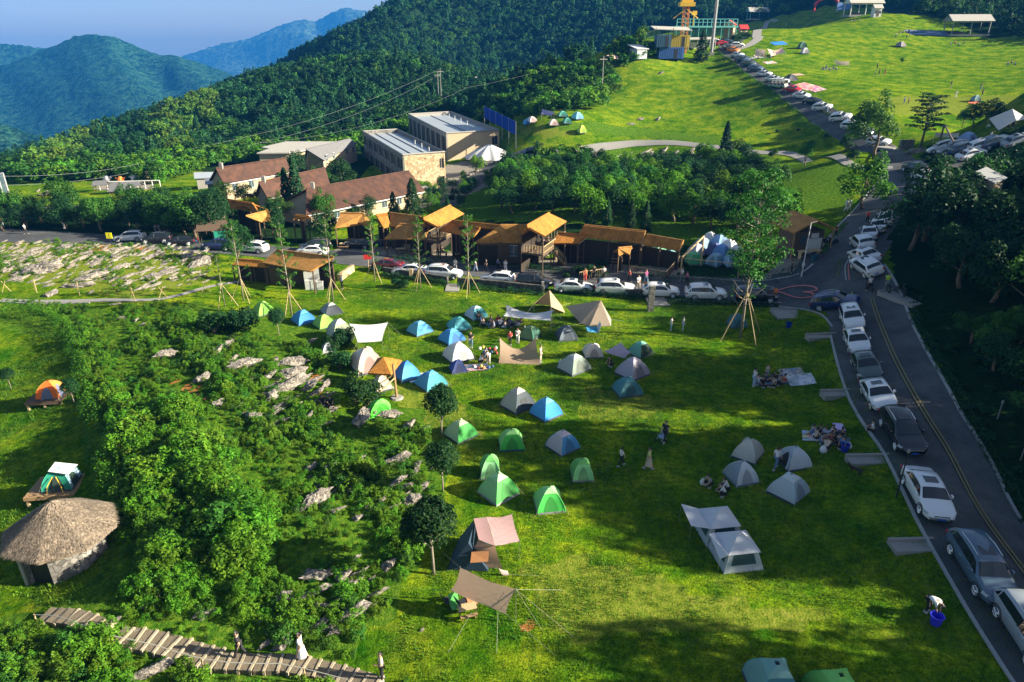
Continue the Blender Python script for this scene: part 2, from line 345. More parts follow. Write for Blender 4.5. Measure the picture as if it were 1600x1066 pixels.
def asphalt():
    m, n, l, b = nmat('asphalt'); t = tex(n, l, .5, 5, .6); t2 = tex(n, l, 12, 2)
    c = rampn(n, l, t.outputs[0], [(.3,(.045,.05,.055)),(.7,(.085,.09,.095))]).outputs[0]
    c = mixc(n, l, .5, c, rampn(n, l, t2.outputs[0], [(.3,(.7,.7,.7)),(.7,(1.3,1.3,1.3))]).outputs[0], 'MULTIPLY')
    ck = tex(n, l, .35, kind='v'); ck.feature = 'DISTANCE_TO_EDGE'; wob = tex(n, l, 1.5, 4, .7); ad = n.new('ShaderNodeVectorMath'); ad.operation = 'MULTIPLY_ADD'; l.new(wob.outputs['Color'], ad.inputs[0]); ad.inputs[1].default_value = (1.6,1.6,1.6); tc_ = n.new('ShaderNodeTexCoord'); l.new(tc_.outputs['Object'], ad.inputs[2]); l.new(ad.outputs[0], ck.inputs['Vector'])
    c = mixc(n, l, .7, c, rampn(n, l, ck.outputs['Distance'], [(.0,(.35,.35,.35)),(.012,(1,1,1))]).outputs[0], 'MULTIPLY')
    st = tex(n, l, .16, 6, .75); c = mixc(n, l, .8, c, rampn(n, l, st.outputs[0], [(.38,(.6,.6,.62)),(.5,(1,1,1)),(.62,(1.35,1.32,1.25))]).outputs[0], 'MULTIPLY')
    l.new(c, b.inputs['Base Color']); b.inputs['Roughness'].default_value = .85
    bp = n.new('ShaderNodeBump'); bp.inputs['Strength'].default_value = .3; bp.inputs['Distance'].default_value = .02; l.new(t2.outputs[0], bp.inputs['Height']); l.new(bp.outputs[0], b.inputs['Normal']); return m
ASPH = asphalt()
LINEW = plain('road_paint_white', (.30,.31,.31), .7, var=.3, scale=6)
LINEY = plain('road_paint_yellow', (.20,.17,.07), .7, var=.3, scale=6)
LINEP = plain('road_paint_pink', (.50,.16,.15), .7, var=.3, scale=6)
def thatchm(name, a, c_, d, sc=(1,1,1)):
    m, n, l, b = nmat(name); t = tex(n, l, 9, 5, .7, stretch=(1,1,.25)); t2 = tex(n, l, 1.2, 3, .6)
    c = rampn(n, l, t.outputs[0], [(.3,a),(.5,c_),(.72,d)]).outputs[0]
    c = mixc(n, l, .7, c, rampn(n, l, t2.outputs[0], [(.3,(.6,.6,.6)),(.7,(1.25,1.2,1.15))]).outputs[0], 'MULTIPLY')
    l.new(c, b.inputs['Base Color']); b.inputs['Roughness'].default_value = .95
    bp = n.new('ShaderNodeBump'); bp.inputs['Strength'].default_value = .9; bp.inputs['Distance'].default_value = .08; l.new(t.outputs[0], bp.inputs['Height']); l.new(bp.outputs[0], b.inputs['Normal']); return m
THATCH = thatchm('golden_thatch', (.20,.075,.012), (.40,.165,.024), (.50,.23,.04))
THATCHG = thatchm('grey_thatch', (.055,.045,.032), (.23,.185,.14), (.42,.35,.27))
THATCHB = thatchm('brown_thatch', (.20,.09,.02), (.43,.21,.05), (.54,.29,.075))
def rockm():
    m, n, l, b = nmat('limestone'); t = tex(n, l, 1.6, 6, .7); t2 = tex(n, l, 7, 4, .7)
    c = rampn(n, l, t.outputs[0], [(.34,(.08,.075,.07)),(.48,(.26,.235,.21)),(.6,(.44,.385,.33)),(.75,(.55,.50,.44))]).outputs[0]
    c = mixc(n, l, .6, c, rampn(n, l, t2.outputs[0], [(.35,(.45,.45,.45)),(.6,(1.1,1.1,1.1))]).outputs[0], 'MULTIPLY')
    l.new(c, b.inputs['Base Color']); b.inputs['Roughness'].default_value = .9
    bp = n.new('ShaderNodeBump'); bp.inputs['Strength'].default_value = 1; bp.inputs['Distance'].default_value = .15; l.new(t2.outputs[0], bp.inputs['Height']); l.new(bp.outputs[0], b.inputs['Normal']); return m
ROCK = rockm()
def stonewall(name, a, c_, sc=1.6):
    m, n, l, b = nmat(name); t = tex(n, l, sc, kind='v'); t.feature = 'DISTANCE_TO_EDGE'; t2 = tex(n, l, sc, kind='v'); t3 = tex(n, l, 3, 4)
    c = mixc(n, l, t2.outputs['Color'], a, c_)
    c = mixc(n, l, .5, c, rampn(n, l, t3.outputs[0], [(.3,(.6,.6,.6)),(.7,(1.3,1.3,1.3))]).outputs[0], 'MULTIPLY')
    e = rampn(n, l, t.outputs['Distance'], [(.0,(.25,.25,.25)),(.07,(1,1,1))]).outputs[0]
    c = mixc(n, l, 1.0, c, e, 'MULTIPLY')
    l.new(c, b.inputs['Base Color']); b.inputs['Roughness'].default_value = .9
    bp = n.new('ShaderNodeBump'); bp.inputs['Strength'].default_value = .6; bp.inputs['Distance'].default_value = .05; l.new(t3.outputs[0], bp.inputs['Height']); l.new(bp.outputs[0], b.inputs['Normal']); return m
STONED = stonewall('dark_stone', (.03,.03,.028), (.13,.125,.11), 2.5)
STONE = stonewall('tan_stone', (.30,.20,.10), (.66,.52,.33)); STONEG = stonewall('grey_stone', (.09,.085,.08), (.32,.30,.27), 2.5)
def tiles():
    m, n, l, b = nmat('red_roof_tiles'); t = tex(n, l, .8, 5, .65); t2 = tex(n, l, 14, 3, .6)
    c = rampn(n, l, t.outputs[0], [(.3,(.035,.018,.012)),(.5,(.07,.030,.018)),(.66,(.105,.042,.022)),(.8,(.20,.03,.03))]).outputs[0]
    c = mixc(n, l, .6, c, rampn(n, l, t2.outputs[0], [(.3,(.6,.6,.6)),(.7,(1.3,1.3,1.3))]).outputs[0], 'MULTIPLY')
    l.new(c, b.inputs['Base Color']); b.inputs['Roughness'].default_value = .85
    bp = n.new('ShaderNodeBump'); bp.inputs['Strength'].default_value = .6; bp.inputs['Distance'].default_value = .05; l.new(t2.outputs[0], bp.inputs['Height']); l.new(bp.outputs[0], b.inputs['Normal']); return m
TILE = tiles()
TILEG = plain('grey_roofing', (.13,.13,.14), .8, var=.25, scale=2, bump=.3); TILEL = plain('pale_roofing', (.40,.38,.34), .8, var=.12, scale=1)
ROOFW = plain('wet_roof_membrane', (.34,.38,.42), .35, var=.1, scale=.5)
# ---------------------------------------------------------------- ground sheet
def lines(segs):
    out = []
    for a, b, st in segs: out += list(np.arange(a, b, st))
    out.append(segs[-1][1]); return np.array(out)
gx = lines([(-900,-300,25),(-300,-110,6),(-110,-60,2),(-60,70,.8),(70,130,2),(130,300,6),(300,900,25)])
gy = lines([(-60,12,6),(12,100,.8),(100,190,1.6),(190,300,3),(300,900,10)])
GX, GY = np.meshgrid(gx, gy); GZ = HA(GX, GY).reshape(GX.shape)
_edge = np.clip((np.maximum(np.abs(GX)-520, GY-680))/220, 0, 1); GZ = GZ*(1-_edge)+(-230)*_edge
_q = np.clip(-GX-60, 0, None)*0
V = np.stack([GX.ravel(), GY.ravel(), GZ.ravel()], 1)
ni, nj = GX.shape; ii, jj = np.meshgrid(np.arange(ni-1), np.arange(nj-1), indexing='ij'); a_ = ii*nj+jj
Fq = np.stack([a_, a_+1, a_+nj+1, a_+nj], -1).reshape(-1, 4)
ground = polymesh('ground', V, Fq, GROUND, smooth=True); tag(ground, kind='structure')
gpx, gpy, gf = proj(V[:, 0], V[:, 1], V[:, 2])
def zone(name, polys, soft=0):
    m = np.zeros(len(V), np.float32)
    for p in polys: m[inpoly(gpx, gpy, p)] = 1
    a = ground.data.attributes.new(name, 'FLOAT', 'POINT'); a.data.foreach_set('value', m); return m
WILD = [[(120,520),(240,500),(300,470),(420,500),(500,500),(560,560),(520,640),(660,640),(690,720),(690,800),(640,900),(620,960),(560,1000),(540,1040),(300,1030),(80,960),(150,900),(180,800),(170,700),(130,600)],
        [(-50,960),(80,960),(300,1030),(560,1066),(560,1200),(-50,1200)],[(-50,480),(100,470),(240,500),(120,540),(-50,500)],
        [(1330,250),(1200,280),(1290,330),(1330,330)],[(860,200),(1130,225),(1130,215),(860,185)],[(800,262),(950,232),(1200,245),(1330,268),(1330,330),(1190,330),(1100,390),(760,345),(700,330),(760,290)]]
WOODS_AND_SHADE = [[(-200,290),(0,283),(300,262),(400,300),(560,280),(640,200),(800,190),(800,130),(1020,50),(1200,30),(1340,0),(1340,-600),(-900,-600),(-900,290)],
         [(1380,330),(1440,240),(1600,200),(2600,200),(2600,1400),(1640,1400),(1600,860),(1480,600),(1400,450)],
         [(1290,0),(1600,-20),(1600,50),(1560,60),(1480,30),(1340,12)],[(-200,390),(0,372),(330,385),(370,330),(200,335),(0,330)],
         [(1060,395),(1180,395),(1210,440),(1060,440)],[(360,330),(520,340),(520,375),(640,360),(760,345),(900,350),(1080,385),(1080,400),(1000,395),(900,400),(520,385),(380,375)]]  # last patch paints the shade under and behind the pavilions as dark floor
zone('wild', WILD); zone('woods', WOODS_AND_SHADE)
zone('soil', [[(230,588),(262,592),(300,600),(330,628),(300,625),(285,600)],[(485,580),(512,588),(500,600),(480,595)],[(800,966),(830,962),(836,980),(805,980)],[(215,380),(235,384),(232,396),(212,392)],[(120,385),(170,383),(172,392),(124,394)],[(490,605),(500,612),(488,625)]])
zone('dry_sunlit', [[(0,375),(330,385),(330,440),(200,470),(0,430)],[(600,600),(700,600),(760,690),(700,700),(640,650)],[(820,885),(900,870),(990,890),(1100,930),(1250,950),(1350,975),(1100,985),(900,1000),(840,960)],[(920,600),(1060,630),(1000,660),(900,650)],[(800,195),(900,200),(900,215),(820,212)],[(1370,150),(1600,150),(1600,180),(1400,180)]])  # strips across the lawn paint in its sunlit bands; the rest is dry grass
zone('pave', [[(1230,372),(1290,372),(1290,412),(1258,405),(1250,470),(1180,440),(1230,400)],[(530,380),(1060,420),(1060,438),(520,405)],[(600,280),(760,245),(830,238),(830,262),(720,310),(640,330)],[(1390,222),(1375,228),(1420,248),(1400,238)],[(150,290),(240,285),(240,297),(150,298)]])
# ---------------------------------------------------------------- roads
def ribbon(name, pts, wid, mat, dz, side=0, world=False, n=4, step=1.2, th=0, wid2=None):
    """a sheet following the ground along a polyline of pixels; side shifts it sideways in metres"""
    P3 = [Vector(p) if world else G(*p) for p in pts]
    q = [(p.x, p.y) for p in P3]
    # Catmull-Rom resample
    out = []
    for i in range(len(q)-1):
        p0 = q[max(i-1, 0)]; p1 = q[i]; p2 = q[i+1]; p3 = q[min(i+2, len(q)-1)]
        L = hypot(p2[0]-p1[0], p2[1]-p1[1]); k = max(2, int(L/step))
        for j in range(k):
            u = j/k; f = lambda a, b, c, d: .5*((2*b)+(-a+c)*u+(2*a-5*b+4*c-d)*u*u+(-a+3*b-3*c+d)*u**3)
            out.append((f(p0[0], p1[0], p2[0], p3[0]), f(p0[1], p1[1], p2[1], p3[1])))
    out.append(q[-1]); out = np.array(out); d = np.gradient(out, axis=0); d /= np.linalg.norm(d, axis=1)[:, None]
    nrm = np.stack([-d[:, 1], d[:, 0]], 1); cols = []
    wv = np.full(len(out), float(wid)) if wid2 is None else np.linspace(wid, wid2, len(out))
    for k in range(n+1): cols.append(out+nrm*((k/n-.5)*wv+side)[:, None])
    C = np.stack(cols, 1); Z = HA(C[..., 0], C[..., 1]).reshape(C.shape[:2])+dz
    mb = MB(); rows = [[(C[i, k, 0], C[i, k, 1], Z[i, k]) for k in range(n+1)] for i in range(len(C))]
    mb.grid(rows)
    if th:
        mb.grid([[(r[0][0], r[0][1], r[0][2]-th), r[0]] for r in rows]); mb.grid([[r[-1], (r[-1][0], r[-1][1], r[-1][2]-th)] for r in rows])
    o = mb.build(name, mat, smooth=not th); tag(o, kind='structure'); return out, nrm
ROAD_R = [(1770,1160),(1604,935),(1524,820),(1466,715),(1420,640),(1382,570),(1362,520),(1346,470),(1326,430),(1324,395),(1350,358),(1380,322),(1405,290),(1412,268),(1395,252),(1372,238)]
ribbon('road', ROAD_R, 6.6, ASPH, .07)
LAWNROAD = [(1325,462),(1270,460),(1200,458),(1100,450),(1000,443),(900,436),(800,429),(700,420),(600,410),(500,400),(400,392),(300,385),(200,378),(100,372),(0,367),(-120,362)]
ribbon('road_west', LAWNROAD, 7.0, ASPH, .064)
UPROAD = [(1395,252),(1372,238),(1345,218),(1310,194),(1280,176),(1240,150),(1205,126),(1175,106),(1150,88),(1137,76),(1150,62),(1165,55)]
ribbon('road_upper', UPROAD, 6.0, ASPH, .066)
ribbon('road_ridge', [(1150,78),(1172,70),(1186,58),(1184,47),(1196,40),(1215,33)], 3.0, CONC, .11)
ribbon('road_branch', [(1396,258),(1430,256),(1470,254),(1520,252)], 7, ASPH, .058)
ribbon('path_upper', [(1395,262),(1330,258),(1250,246),(1180,238),(1120,230),(1060,224),(1000,224),(950,229),(900,237),(850,243),(820,240)], 1.9, CONC, .08, wid2=3)
ribbon('road_building', [(820,242),(790,252),(755,272),(720,300),(695,322)], 5, ASPH, .075)
ribbon('road_meadow', [(-60,330),(60,325),(160,322),(230,318)], 3, ASPH, .07)
ribbon('path_rocks', [(0,470),(60,472),(150,470),(250,468),(330,448),(380,440)], .8, CONC, .07)
# kerbs and paint
L1 = ROAD_R[:9]; L2 = ROAD_R[8:]
ribbon('kerb', L1, .22, LINEW, .14, side=-3.35, n=1, th=.1); ribbon('road_junction', [(1205,457),(1258,452),(1296,432),(1314,402),(1330,378)], 8.8, ASPH, .060)
ribbon('kerb', ROAD_R[9:13], .2, LINEW, .13, side=3.35, n=1, th=.1)
ribbon('kerb', [(1300,512),(1284,493),(1255,484),(1205,478)], .16, LINEW, .12, n=1, th=.1)
ribbon('kerb', ROAD_R[:7], .18, LINEW, .13, side=3.4, n=1, th=.1)
ribbon('road_marking', ROAD_R[:8], .12, LINEY, 0.15, side=-.75, n=1); ribbon('road_marking', ROAD_R[:8], .12, LINEY, 0.15, side=-1.0, n=1)
ribbon('road_marking', [(1322,440),(1320,418),(1330,400)], .12, LINEW, 0.15, n=1); ribbon('road_marking', [(1327,440),(1325,418),(1335,400)], .12, LINEP, 0.15, n=1)
ribbon('kerb', [(1180,441),(1220,436),(1252,428),(1270,414)], .25, LINEW, .15, n=1, th=.12)
ribbon('kerb', [(1180,442),(1100,436),(1000,429),(900,420),(800,411),(700,403)], .25, CONC, .15, n=1, th=.12)
for a in ([(1193,450),(1206,450),(1207,454),(1195,454)],): ribbon('road_marking', a+[a[0]], .12, LINEW, 0.15, n=1, step=.4)
heart = [(1212,457),(1228,452),(1246,449),(1262,449),(1274,452),(1275,456),(1262,458),(1254,458.5),(1264,459.5),(1271,462),(1268,466),(1252,468),(1236,465),(1222,460),(1212,457)]
ribbon('road_marking', heart, .22, LINEP, 0.19, n=1, step=.4)
# ---------------------------------------------------------------- far mountains: one sheet each
def mount(name, sky_pts, t, tb, zb, mat, amp, seed, back=.35, nx=160, ny=60):
    rs = np.random.RandomState(seed); xs = np.linspace(sky_pts[0][0], sky_pts[-1][0], nx)
    ys = np.interp(xs, [p[0] for p in sky_pts], [p[1] for p in sky_pts]); ts = np.interp(xs, [p[0] for p in sky_pts], [p[2] if len(p) > 2 else t for p in sky_pts])
    rows = []
    kx = rs.rand(12)*.05+.01; ph = rs.rand(12)*6.28; ky = rs.rand(12)*14+3
    for j in range(ny+1):
        v = j/ny*1.35
        row = []
        for x, y, tt in zip(xs, ys, ts):
            c = W(x, y, tt); f = Vector((c.x, c.y)); u = f.normalized()
            if v <= 1:  # from base up to crest
                d = (tt-tb)*(1-v); z = zb+(c.z-zb)*(v**.85)
            else: d = -(v-1)*tt*back; z = c.z-(v-1)*(c.z-zb)*1.6
            nz = sum(sin(kx[i]*x+ph[i]+ky[i]*v) for i in range(12))/12*amp*min(1, abs(1-v)*6)
            side = sum(sin(kx[i]*x*1.7+ph[i]*2+ky[i]*v*.7) for i in range(12))/12*amp
            row.append((c.x-u.x*(d+side), c.y-u.y*(d+side), z+nz+rs.randn()*amp*.03))
        rows.append(row)
    o = MB().grid(rows).build(name, mat, smooth=True); return tag(o, kind='structure')
def hillmat(name, a, b_, sc):
    m, n, l, b = nmat(name); t = tex(n, l, sc, 5, .7); t2 = tex(n, l, sc*4, 3, .8)
    c = mixc(n, l, rampn(n, l, t.outputs[0], [(.4,(0,0,0)),(.65,(1,1,1))]).outputs[0], a, b_)
    c = mixc(n, l, .8, c, rampn(n, l, t2.outputs[0], [(.4,(.2,.2,.2)),(.62,(2,2,2))]).outputs[0], 'MULTIPLY')
    l.new(c, b.inputs['Base Color']); b.inputs['Roughness'].default_value = .95; b.inputs['Specular IOR Level'].default_value = 0
    bp = n.new('ShaderNodeBump'); bp.inputs['Strength'].default_value = 1; bp.inputs['Distance'].default_value = 1.5/sc*.05; l.new(t2.outputs[0], bp.inputs['Height']); l.new(bp.outputs[0], b.inputs['Normal']); return m
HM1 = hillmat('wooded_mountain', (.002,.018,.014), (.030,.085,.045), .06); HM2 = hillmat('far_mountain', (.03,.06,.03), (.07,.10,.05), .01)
mount('mountain_left', [(-500,95),(-200,80),(-60,66),(0,66),(30,69),(65,73),(90,74)], 2300, 1500, -380, HM1, 40, 5)
mount('mountain', [(-420,230),(-250,170),(-120,130),(0,102),(40,88),(75,73),(105,60),(125,53),(150,53),(178,56),(200,65),(225,76),(250,85),(275,84),(300,94),(330,103),(390,125),(520,160),(700,220)], 1900, 800, -330, HM1, 45, 3)
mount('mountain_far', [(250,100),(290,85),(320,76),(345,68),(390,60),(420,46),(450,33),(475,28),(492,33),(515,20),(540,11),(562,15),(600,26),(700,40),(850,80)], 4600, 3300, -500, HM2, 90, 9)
mount('hill_valley', [(-300,215),(-100,185),(0,190),(40,205),(90,218),(160,225),(300,260)], 900, 480, -200, HM1, 20, 12)
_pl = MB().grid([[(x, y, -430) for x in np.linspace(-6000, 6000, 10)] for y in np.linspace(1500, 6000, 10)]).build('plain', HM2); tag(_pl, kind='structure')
# ---------------------------------------------------------------- haze
hz = MB().box(-6100, -400, -431.5, 6100, 6100, 330).build('haze', plain('haze_unused', (1,1,1))); tag(hz, kind='stuff')
hm = bpy.data.materials.new('haze_air'); hm.use_nodes = True; hn = hm.node_tree; hn.nodes.clear()
ho = hn.nodes.new('ShaderNodeOutputMaterial'); hv = hn.nodes.new('ShaderNodeVolumePrincipled'); hn.links.new(hv.outputs[0], ho.inputs['Volume'])
hv.inputs['Color'].default_value = (.03,.27,.86,1); hv.inputs['Density'].default_value = .00016; hv.inputs['Anisotropy'].default_value = 0
hz.data.materials.clear(); hz.data.materials.append(hm)
# ---------------------------------------------------------------- foliage meshes
def leaves(cs, nm, size, rs, up=.25, asp=.55):
    """quads centred at cs, normals nm jittered"""
    n = len(cs); nv = nm+rs.randn(n, 3)*.55; nv[:, 2] += up; nv /= np.linalg.norm(nv, axis=1)[:, None]+1e-9
    a = np.cross(nv, rs.randn(n, 3)); a /= np.linalg.norm(a, axis=1)[:, None]+1e-9; b = np.cross(nv, a)
    s = (size*(.6+.8*rs.rand(n)))[:, None] if not hasattr(size, '__len__') else size[:, None]
    V = np.stack([cs-a*s, cs+b*s*asp+nv*s*.15, cs+a*s, cs-b*s*asp+nv*s*.15], 1).reshape(-1, 3)
    return V, np.arange(4*n).reshape(n, 4)
def blobs(rs, lobes, n):
    """leaf positions on lumpy lobes: (x, y, z, rx, ry, rz)"""
    L = np.array(lobes, float); wts = L[:, 3]*L[:, 4]+L[:, 3]*L[:, 5]; wts /= wts.sum(); k = rs.choice(len(L), n, p=wts)
    d = rs.randn(n, 3); d /= np.linalg.norm(d, axis=1)[:, None]; d[:, 2] = np.where(d[:, 2] < -.35, -d[:, 2], d[:, 2])
    q = L[k]; r = .72+.33*rs.rand(n)**.6
    ph = np.sin(d[:, 0]*5+k*1.7)*np.cos(d[:, 1]*6+k)*.09+np.sin(d[:, 2]*9+k*2)*.05; r = r+ph
    return q[:, :3]+d*q[:, 3:]*r[:, None], d
def lobes_round(rs, w, h, n, z0=0, spread=.55, rr=.42):
    out = []
    for i in range(n):
        an = rs.rand()*6.283; ra = spread*w*math.sqrt(rs.rand()); z = z0+h*(.2+.62*rs.rand()); k = 1-.45*abs((z-z0)/h-.4)*2
        out.append((cos(an)*ra*k, sin(an)*ra*k, z, w*rr*(.7+.6*rs.rand())*k, w*rr*(.7+.6*rs.rand())*k, h*.24*(.7+.6*rs.rand())))
    return out
def crown_mesh(name, lobes, n, size, mat, seed, up=.25, asp=.55, parent=None, link=True):
    rs = np.random.RandomState(seed); c, d = blobs(rs, lobes, n); V, Fq = leaves(c, d, size, rs, up, asp)
    return polymesh(name, V, Fq, mat, parent=parent, link=link)
def conifer_pts(rs, h, r, n, tiers=14, z0=.4, droop=.25):
    z = z0+(h-z0)*rs.rand(n)**1.25; k = (h-z)/(h-z0); tier = np.floor(k*tiers)/tiers
    ra = r*(.12+.88*k**.85)*(.45+.55*np.sqrt(rs.rand(n)))*(.8+.3*np.sin(tier*40)**2); an = rs.rand(n)*6.283
    an = an+.25*np.sin(an*5+tier*20); P = np.stack([cos_(an)*ra, sin_(an)*ra, z-ra*droop], 1); d = np.stack([cos_(an), sin_(an), np.full(n, .35)], 1); return P, d
cos_, sin_ = np.cos, np.sin
def limb_tree(mb, h, r0, rs, br=6, spread=1.2, fork=.45, lean=0.0):
    pts = [(lean*z*z/h+.06*sin(z*1.3+rs.rand()), .05*cos(z*1.7), z) for z in np.linspace(0, h, 6)]
    mb.tube(pts, list(np.linspace(r0, r0*.3, 6)), 7)
    for i in range(br):
        z = h*(fork+(1-fork)*i/br); a = i*2.4+rs.rand(); L = spread*(1.1-.5*i/br); b = (lean*z*z/h, 0, z)
        mb.tube([b, (b[0]+cos(a)*L*.5, sin(a)*L*.5, z+L*.35), (b[0]+cos(a)*L, sin(a)*L, z+L*.75)], [r0*.4, r0*.25, r0*.08], 5)
# template trees live unlinked until copied
def tmpl(kind, seed):
    rs = np.random.RandomState(seed); t = bpy.data.objects.new(kind, None); mb = MB()
    def cr(l, n, s, m, **k): return crown_mesh('crown', l, n, s, m, seed, parent=t, link=False, **k)
    if kind == 'round_tree':       # clipped ball on a thin stem, unit: crown radius 1, stem to z=0
        mb.tube([(0,0,0),(.02,0,.6),(0,.02,1.3),(0,0,2.2)], [.05,.045,.04,.03], 7)
        for i in range(7): a = i*.9; mb.tube([(0,0,1.0+i*.07),(cos(a)*.3,sin(a)*.3,1.35+i*.08),(cos(a)*.62,sin(a)*.62,1.75+i*.09)], [.028,.02,.008], 5)
        c = cr([(0,0,2.1,.86,.86,.86)]+lobes_round(rs, 1.15, 1.9, 9, 1.15, .62, .36), 5200, .062, F_DARK, up=.2)
    elif kind == 'broad_tree':     # unit height 1
        limb_tree(mb, .6, .03, rs, 7, .26, .35)
        c = cr(lobes_round(rs, .42, .78, 17, .2, .9, .36), 4200, .020, F_MID)
    elif kind == 'dark_tree':
        limb_tree(mb, .6, .03, rs, 7, .26, .35)
        c = cr(lobes_round(rs, .44, .85, 16, .12, .85, .40), 3600, .022, F_DARK)
    elif kind == 'bright_tree':
        limb_tree(mb, .6, .03, rs, 6, .24, .35)
        c = cr(lobes_round(rs, .44, .85, 15, .1, .8, .38), 3200, .022, F_BRIGHT)
    elif kind == 'cypress_tree':
        mb.tube([(0,0,0),(0,0,.3),(0,0,.95)], [.022,.02,.004], 6)
        P, d = conifer_pts(rs, 1, .17, 3000, 20, .05, .0); V_, F_ = leaves(P, d, .022, rs, .5); c = polymesh('crown', V_, F_, F_PINE, parent=t, link=False)
    elif kind == 'cone_tree':
        mb.tube([(0,0,0),(0,0,.3),(0,0,.95)], [.022,.02,.004], 6)
        P, d = conifer_pts(rs, 1, .27, 3400, 16, .06, .1); V_, F_ = leaves(P, d, .022, rs, .4); c = polymesh('crown', V_, F_, F_DARK, parent=t, link=False)
    elif kind == 'pine_tree':      # layered flat sprays
        mb.tube([(0,0,0),(.01,0,.4),(0,.01,.95)], [.022,.016,.005], 6); Ls = []
        for i in range(26):
            z = .34+.62*(i/26); a = i*2.4; L = .36*(1.12-z*.75)*(.6+.5*rs.rand()); mb.tube([(0,0,z-.04),(cos(a)*L,sin(a)*L,z+.03)], [.008,.003], 4)
            for q in (.45,.75,1.0): Ls.append((cos(a)*L*q, sin(a)*L*q, z+.03*q, .085, .085, .022))
        c = cr(Ls, 3200, .017, F_DARK, up=.6)
    elif kind == 'sparse_tree':    # a planted sapling, tall with wisps up the stem; unit height 1
        mb.tube([(0,0,0),(.004,0,.35),(-.003,.003,.7),(0,0,1)], [.0085,.0075,.005,.0015], 7); Ls = []
        for i in range(24):
            z = .30+.68*i/24; a = i*2.3+rs.rand(); L = (.13 if i > 4 else .10)*(1.15-z*.75)*(.5+.8*rs.rand())
            mb.tube([(0,0,z-.02),(cos(a)*L*.6,sin(a)*L*.6,z+.012),(cos(a)*L,sin(a)*L,z+.045)], [.0022,.0016,.0008], 4)
            Ls += [(cos(a)*L*.75, sin(a)*L*.75, z+.02, .022, .022, .016),(cos(a)*L, sin(a)*L, z+.04, .02, .02, .016)]
        Ls += [(0,0,.93,.03,.03,.06),(0,0,.80,.04,.04,.05)]
        c = cr(Ls, 1500, .0080, F_MID)
    elif kind == 'leafy_tall_tree':  # the big airy tree by the junction
        mb.tube([(0,0,0),(.005,0,.3),(-.005,.005,.6),(0,0,.92)], [.0085,.007,.005,.0015], 8); Ls = []
        for i in range(44):
            z = .22+.72*i/44; a = i*2.4+rs.rand(); L = (.04+.15*max(0, sin((z-.30)/.66*pi)) if z > .34 else .12)*(.65+.5*rs.rand())
            mb.tube([(0,0,z-.03),(cos(a)*L*.5,sin(a)*L*.5,z-.005),(cos(a)*L,sin(a)*L,z+.05)], [.0028,.002,.0008], 4)
            if z > .36:
                for q in (.5,.8,1.05): Ls.append((cos(a)*L*q, sin(a)*L*q, z+.04*q, .05, .05, .03))
            else: Ls.append((cos(a)*L, sin(a)*L, z+.05, .02, .02, .02))
        c = cr(Ls, 5200, .0085, F_MID)
    elif kind == 'shrub':
        mb.tube([(0,0,0),(.02,0,.4)], [.03,.01], 5)
        for i in range(5): a = i*1.3; mb.tube([(0,0,.05),(cos(a)*.3,sin(a)*.3,.5)], [.02,.006], 5)
        c = cr(lobes_round(rs, .95, 1.0, 9, -.05, .6, .42), 1500, .06, F_BRIGHT)
    elif kind == 'dark_shrub':
        mb.tube([(0,0,0),(.02,0,.4)], [.03,.01], 5)
        for i in range(5): a = i*1.3; mb.tube([(0,0,.05),(cos(a)*.3,sin(a)*.3,.5)], [.02,.006], 5)
        c = cr(lobes_round(rs, .95, 1.1, 10, -.05, .6, .42), 2200, .05, F_DARK)
    tk = mb.build('trunk', BARKP if kind in ('sparse_tree','leafy_tall_tree','round_tree') else BARK, t, smooth=True, link=False)
    return t
TM = {}
def plant(kind, p, h, label, cat='tree', group=None, seed=0, rz=None, name=None, sx=1.0, mats=None):
    k = (kind, seed)
    if k not in TM: TM[k] = tmpl(kind, seed*31+len(kind))
    r = dup(TM[k], (p.x, p.y, p.z-.03), R.random()*6.28 if rz is None else rz, (h*sx, h*sx, h), mats=mats)
    r.name = name or kind
    return tag(r, label, cat, group)
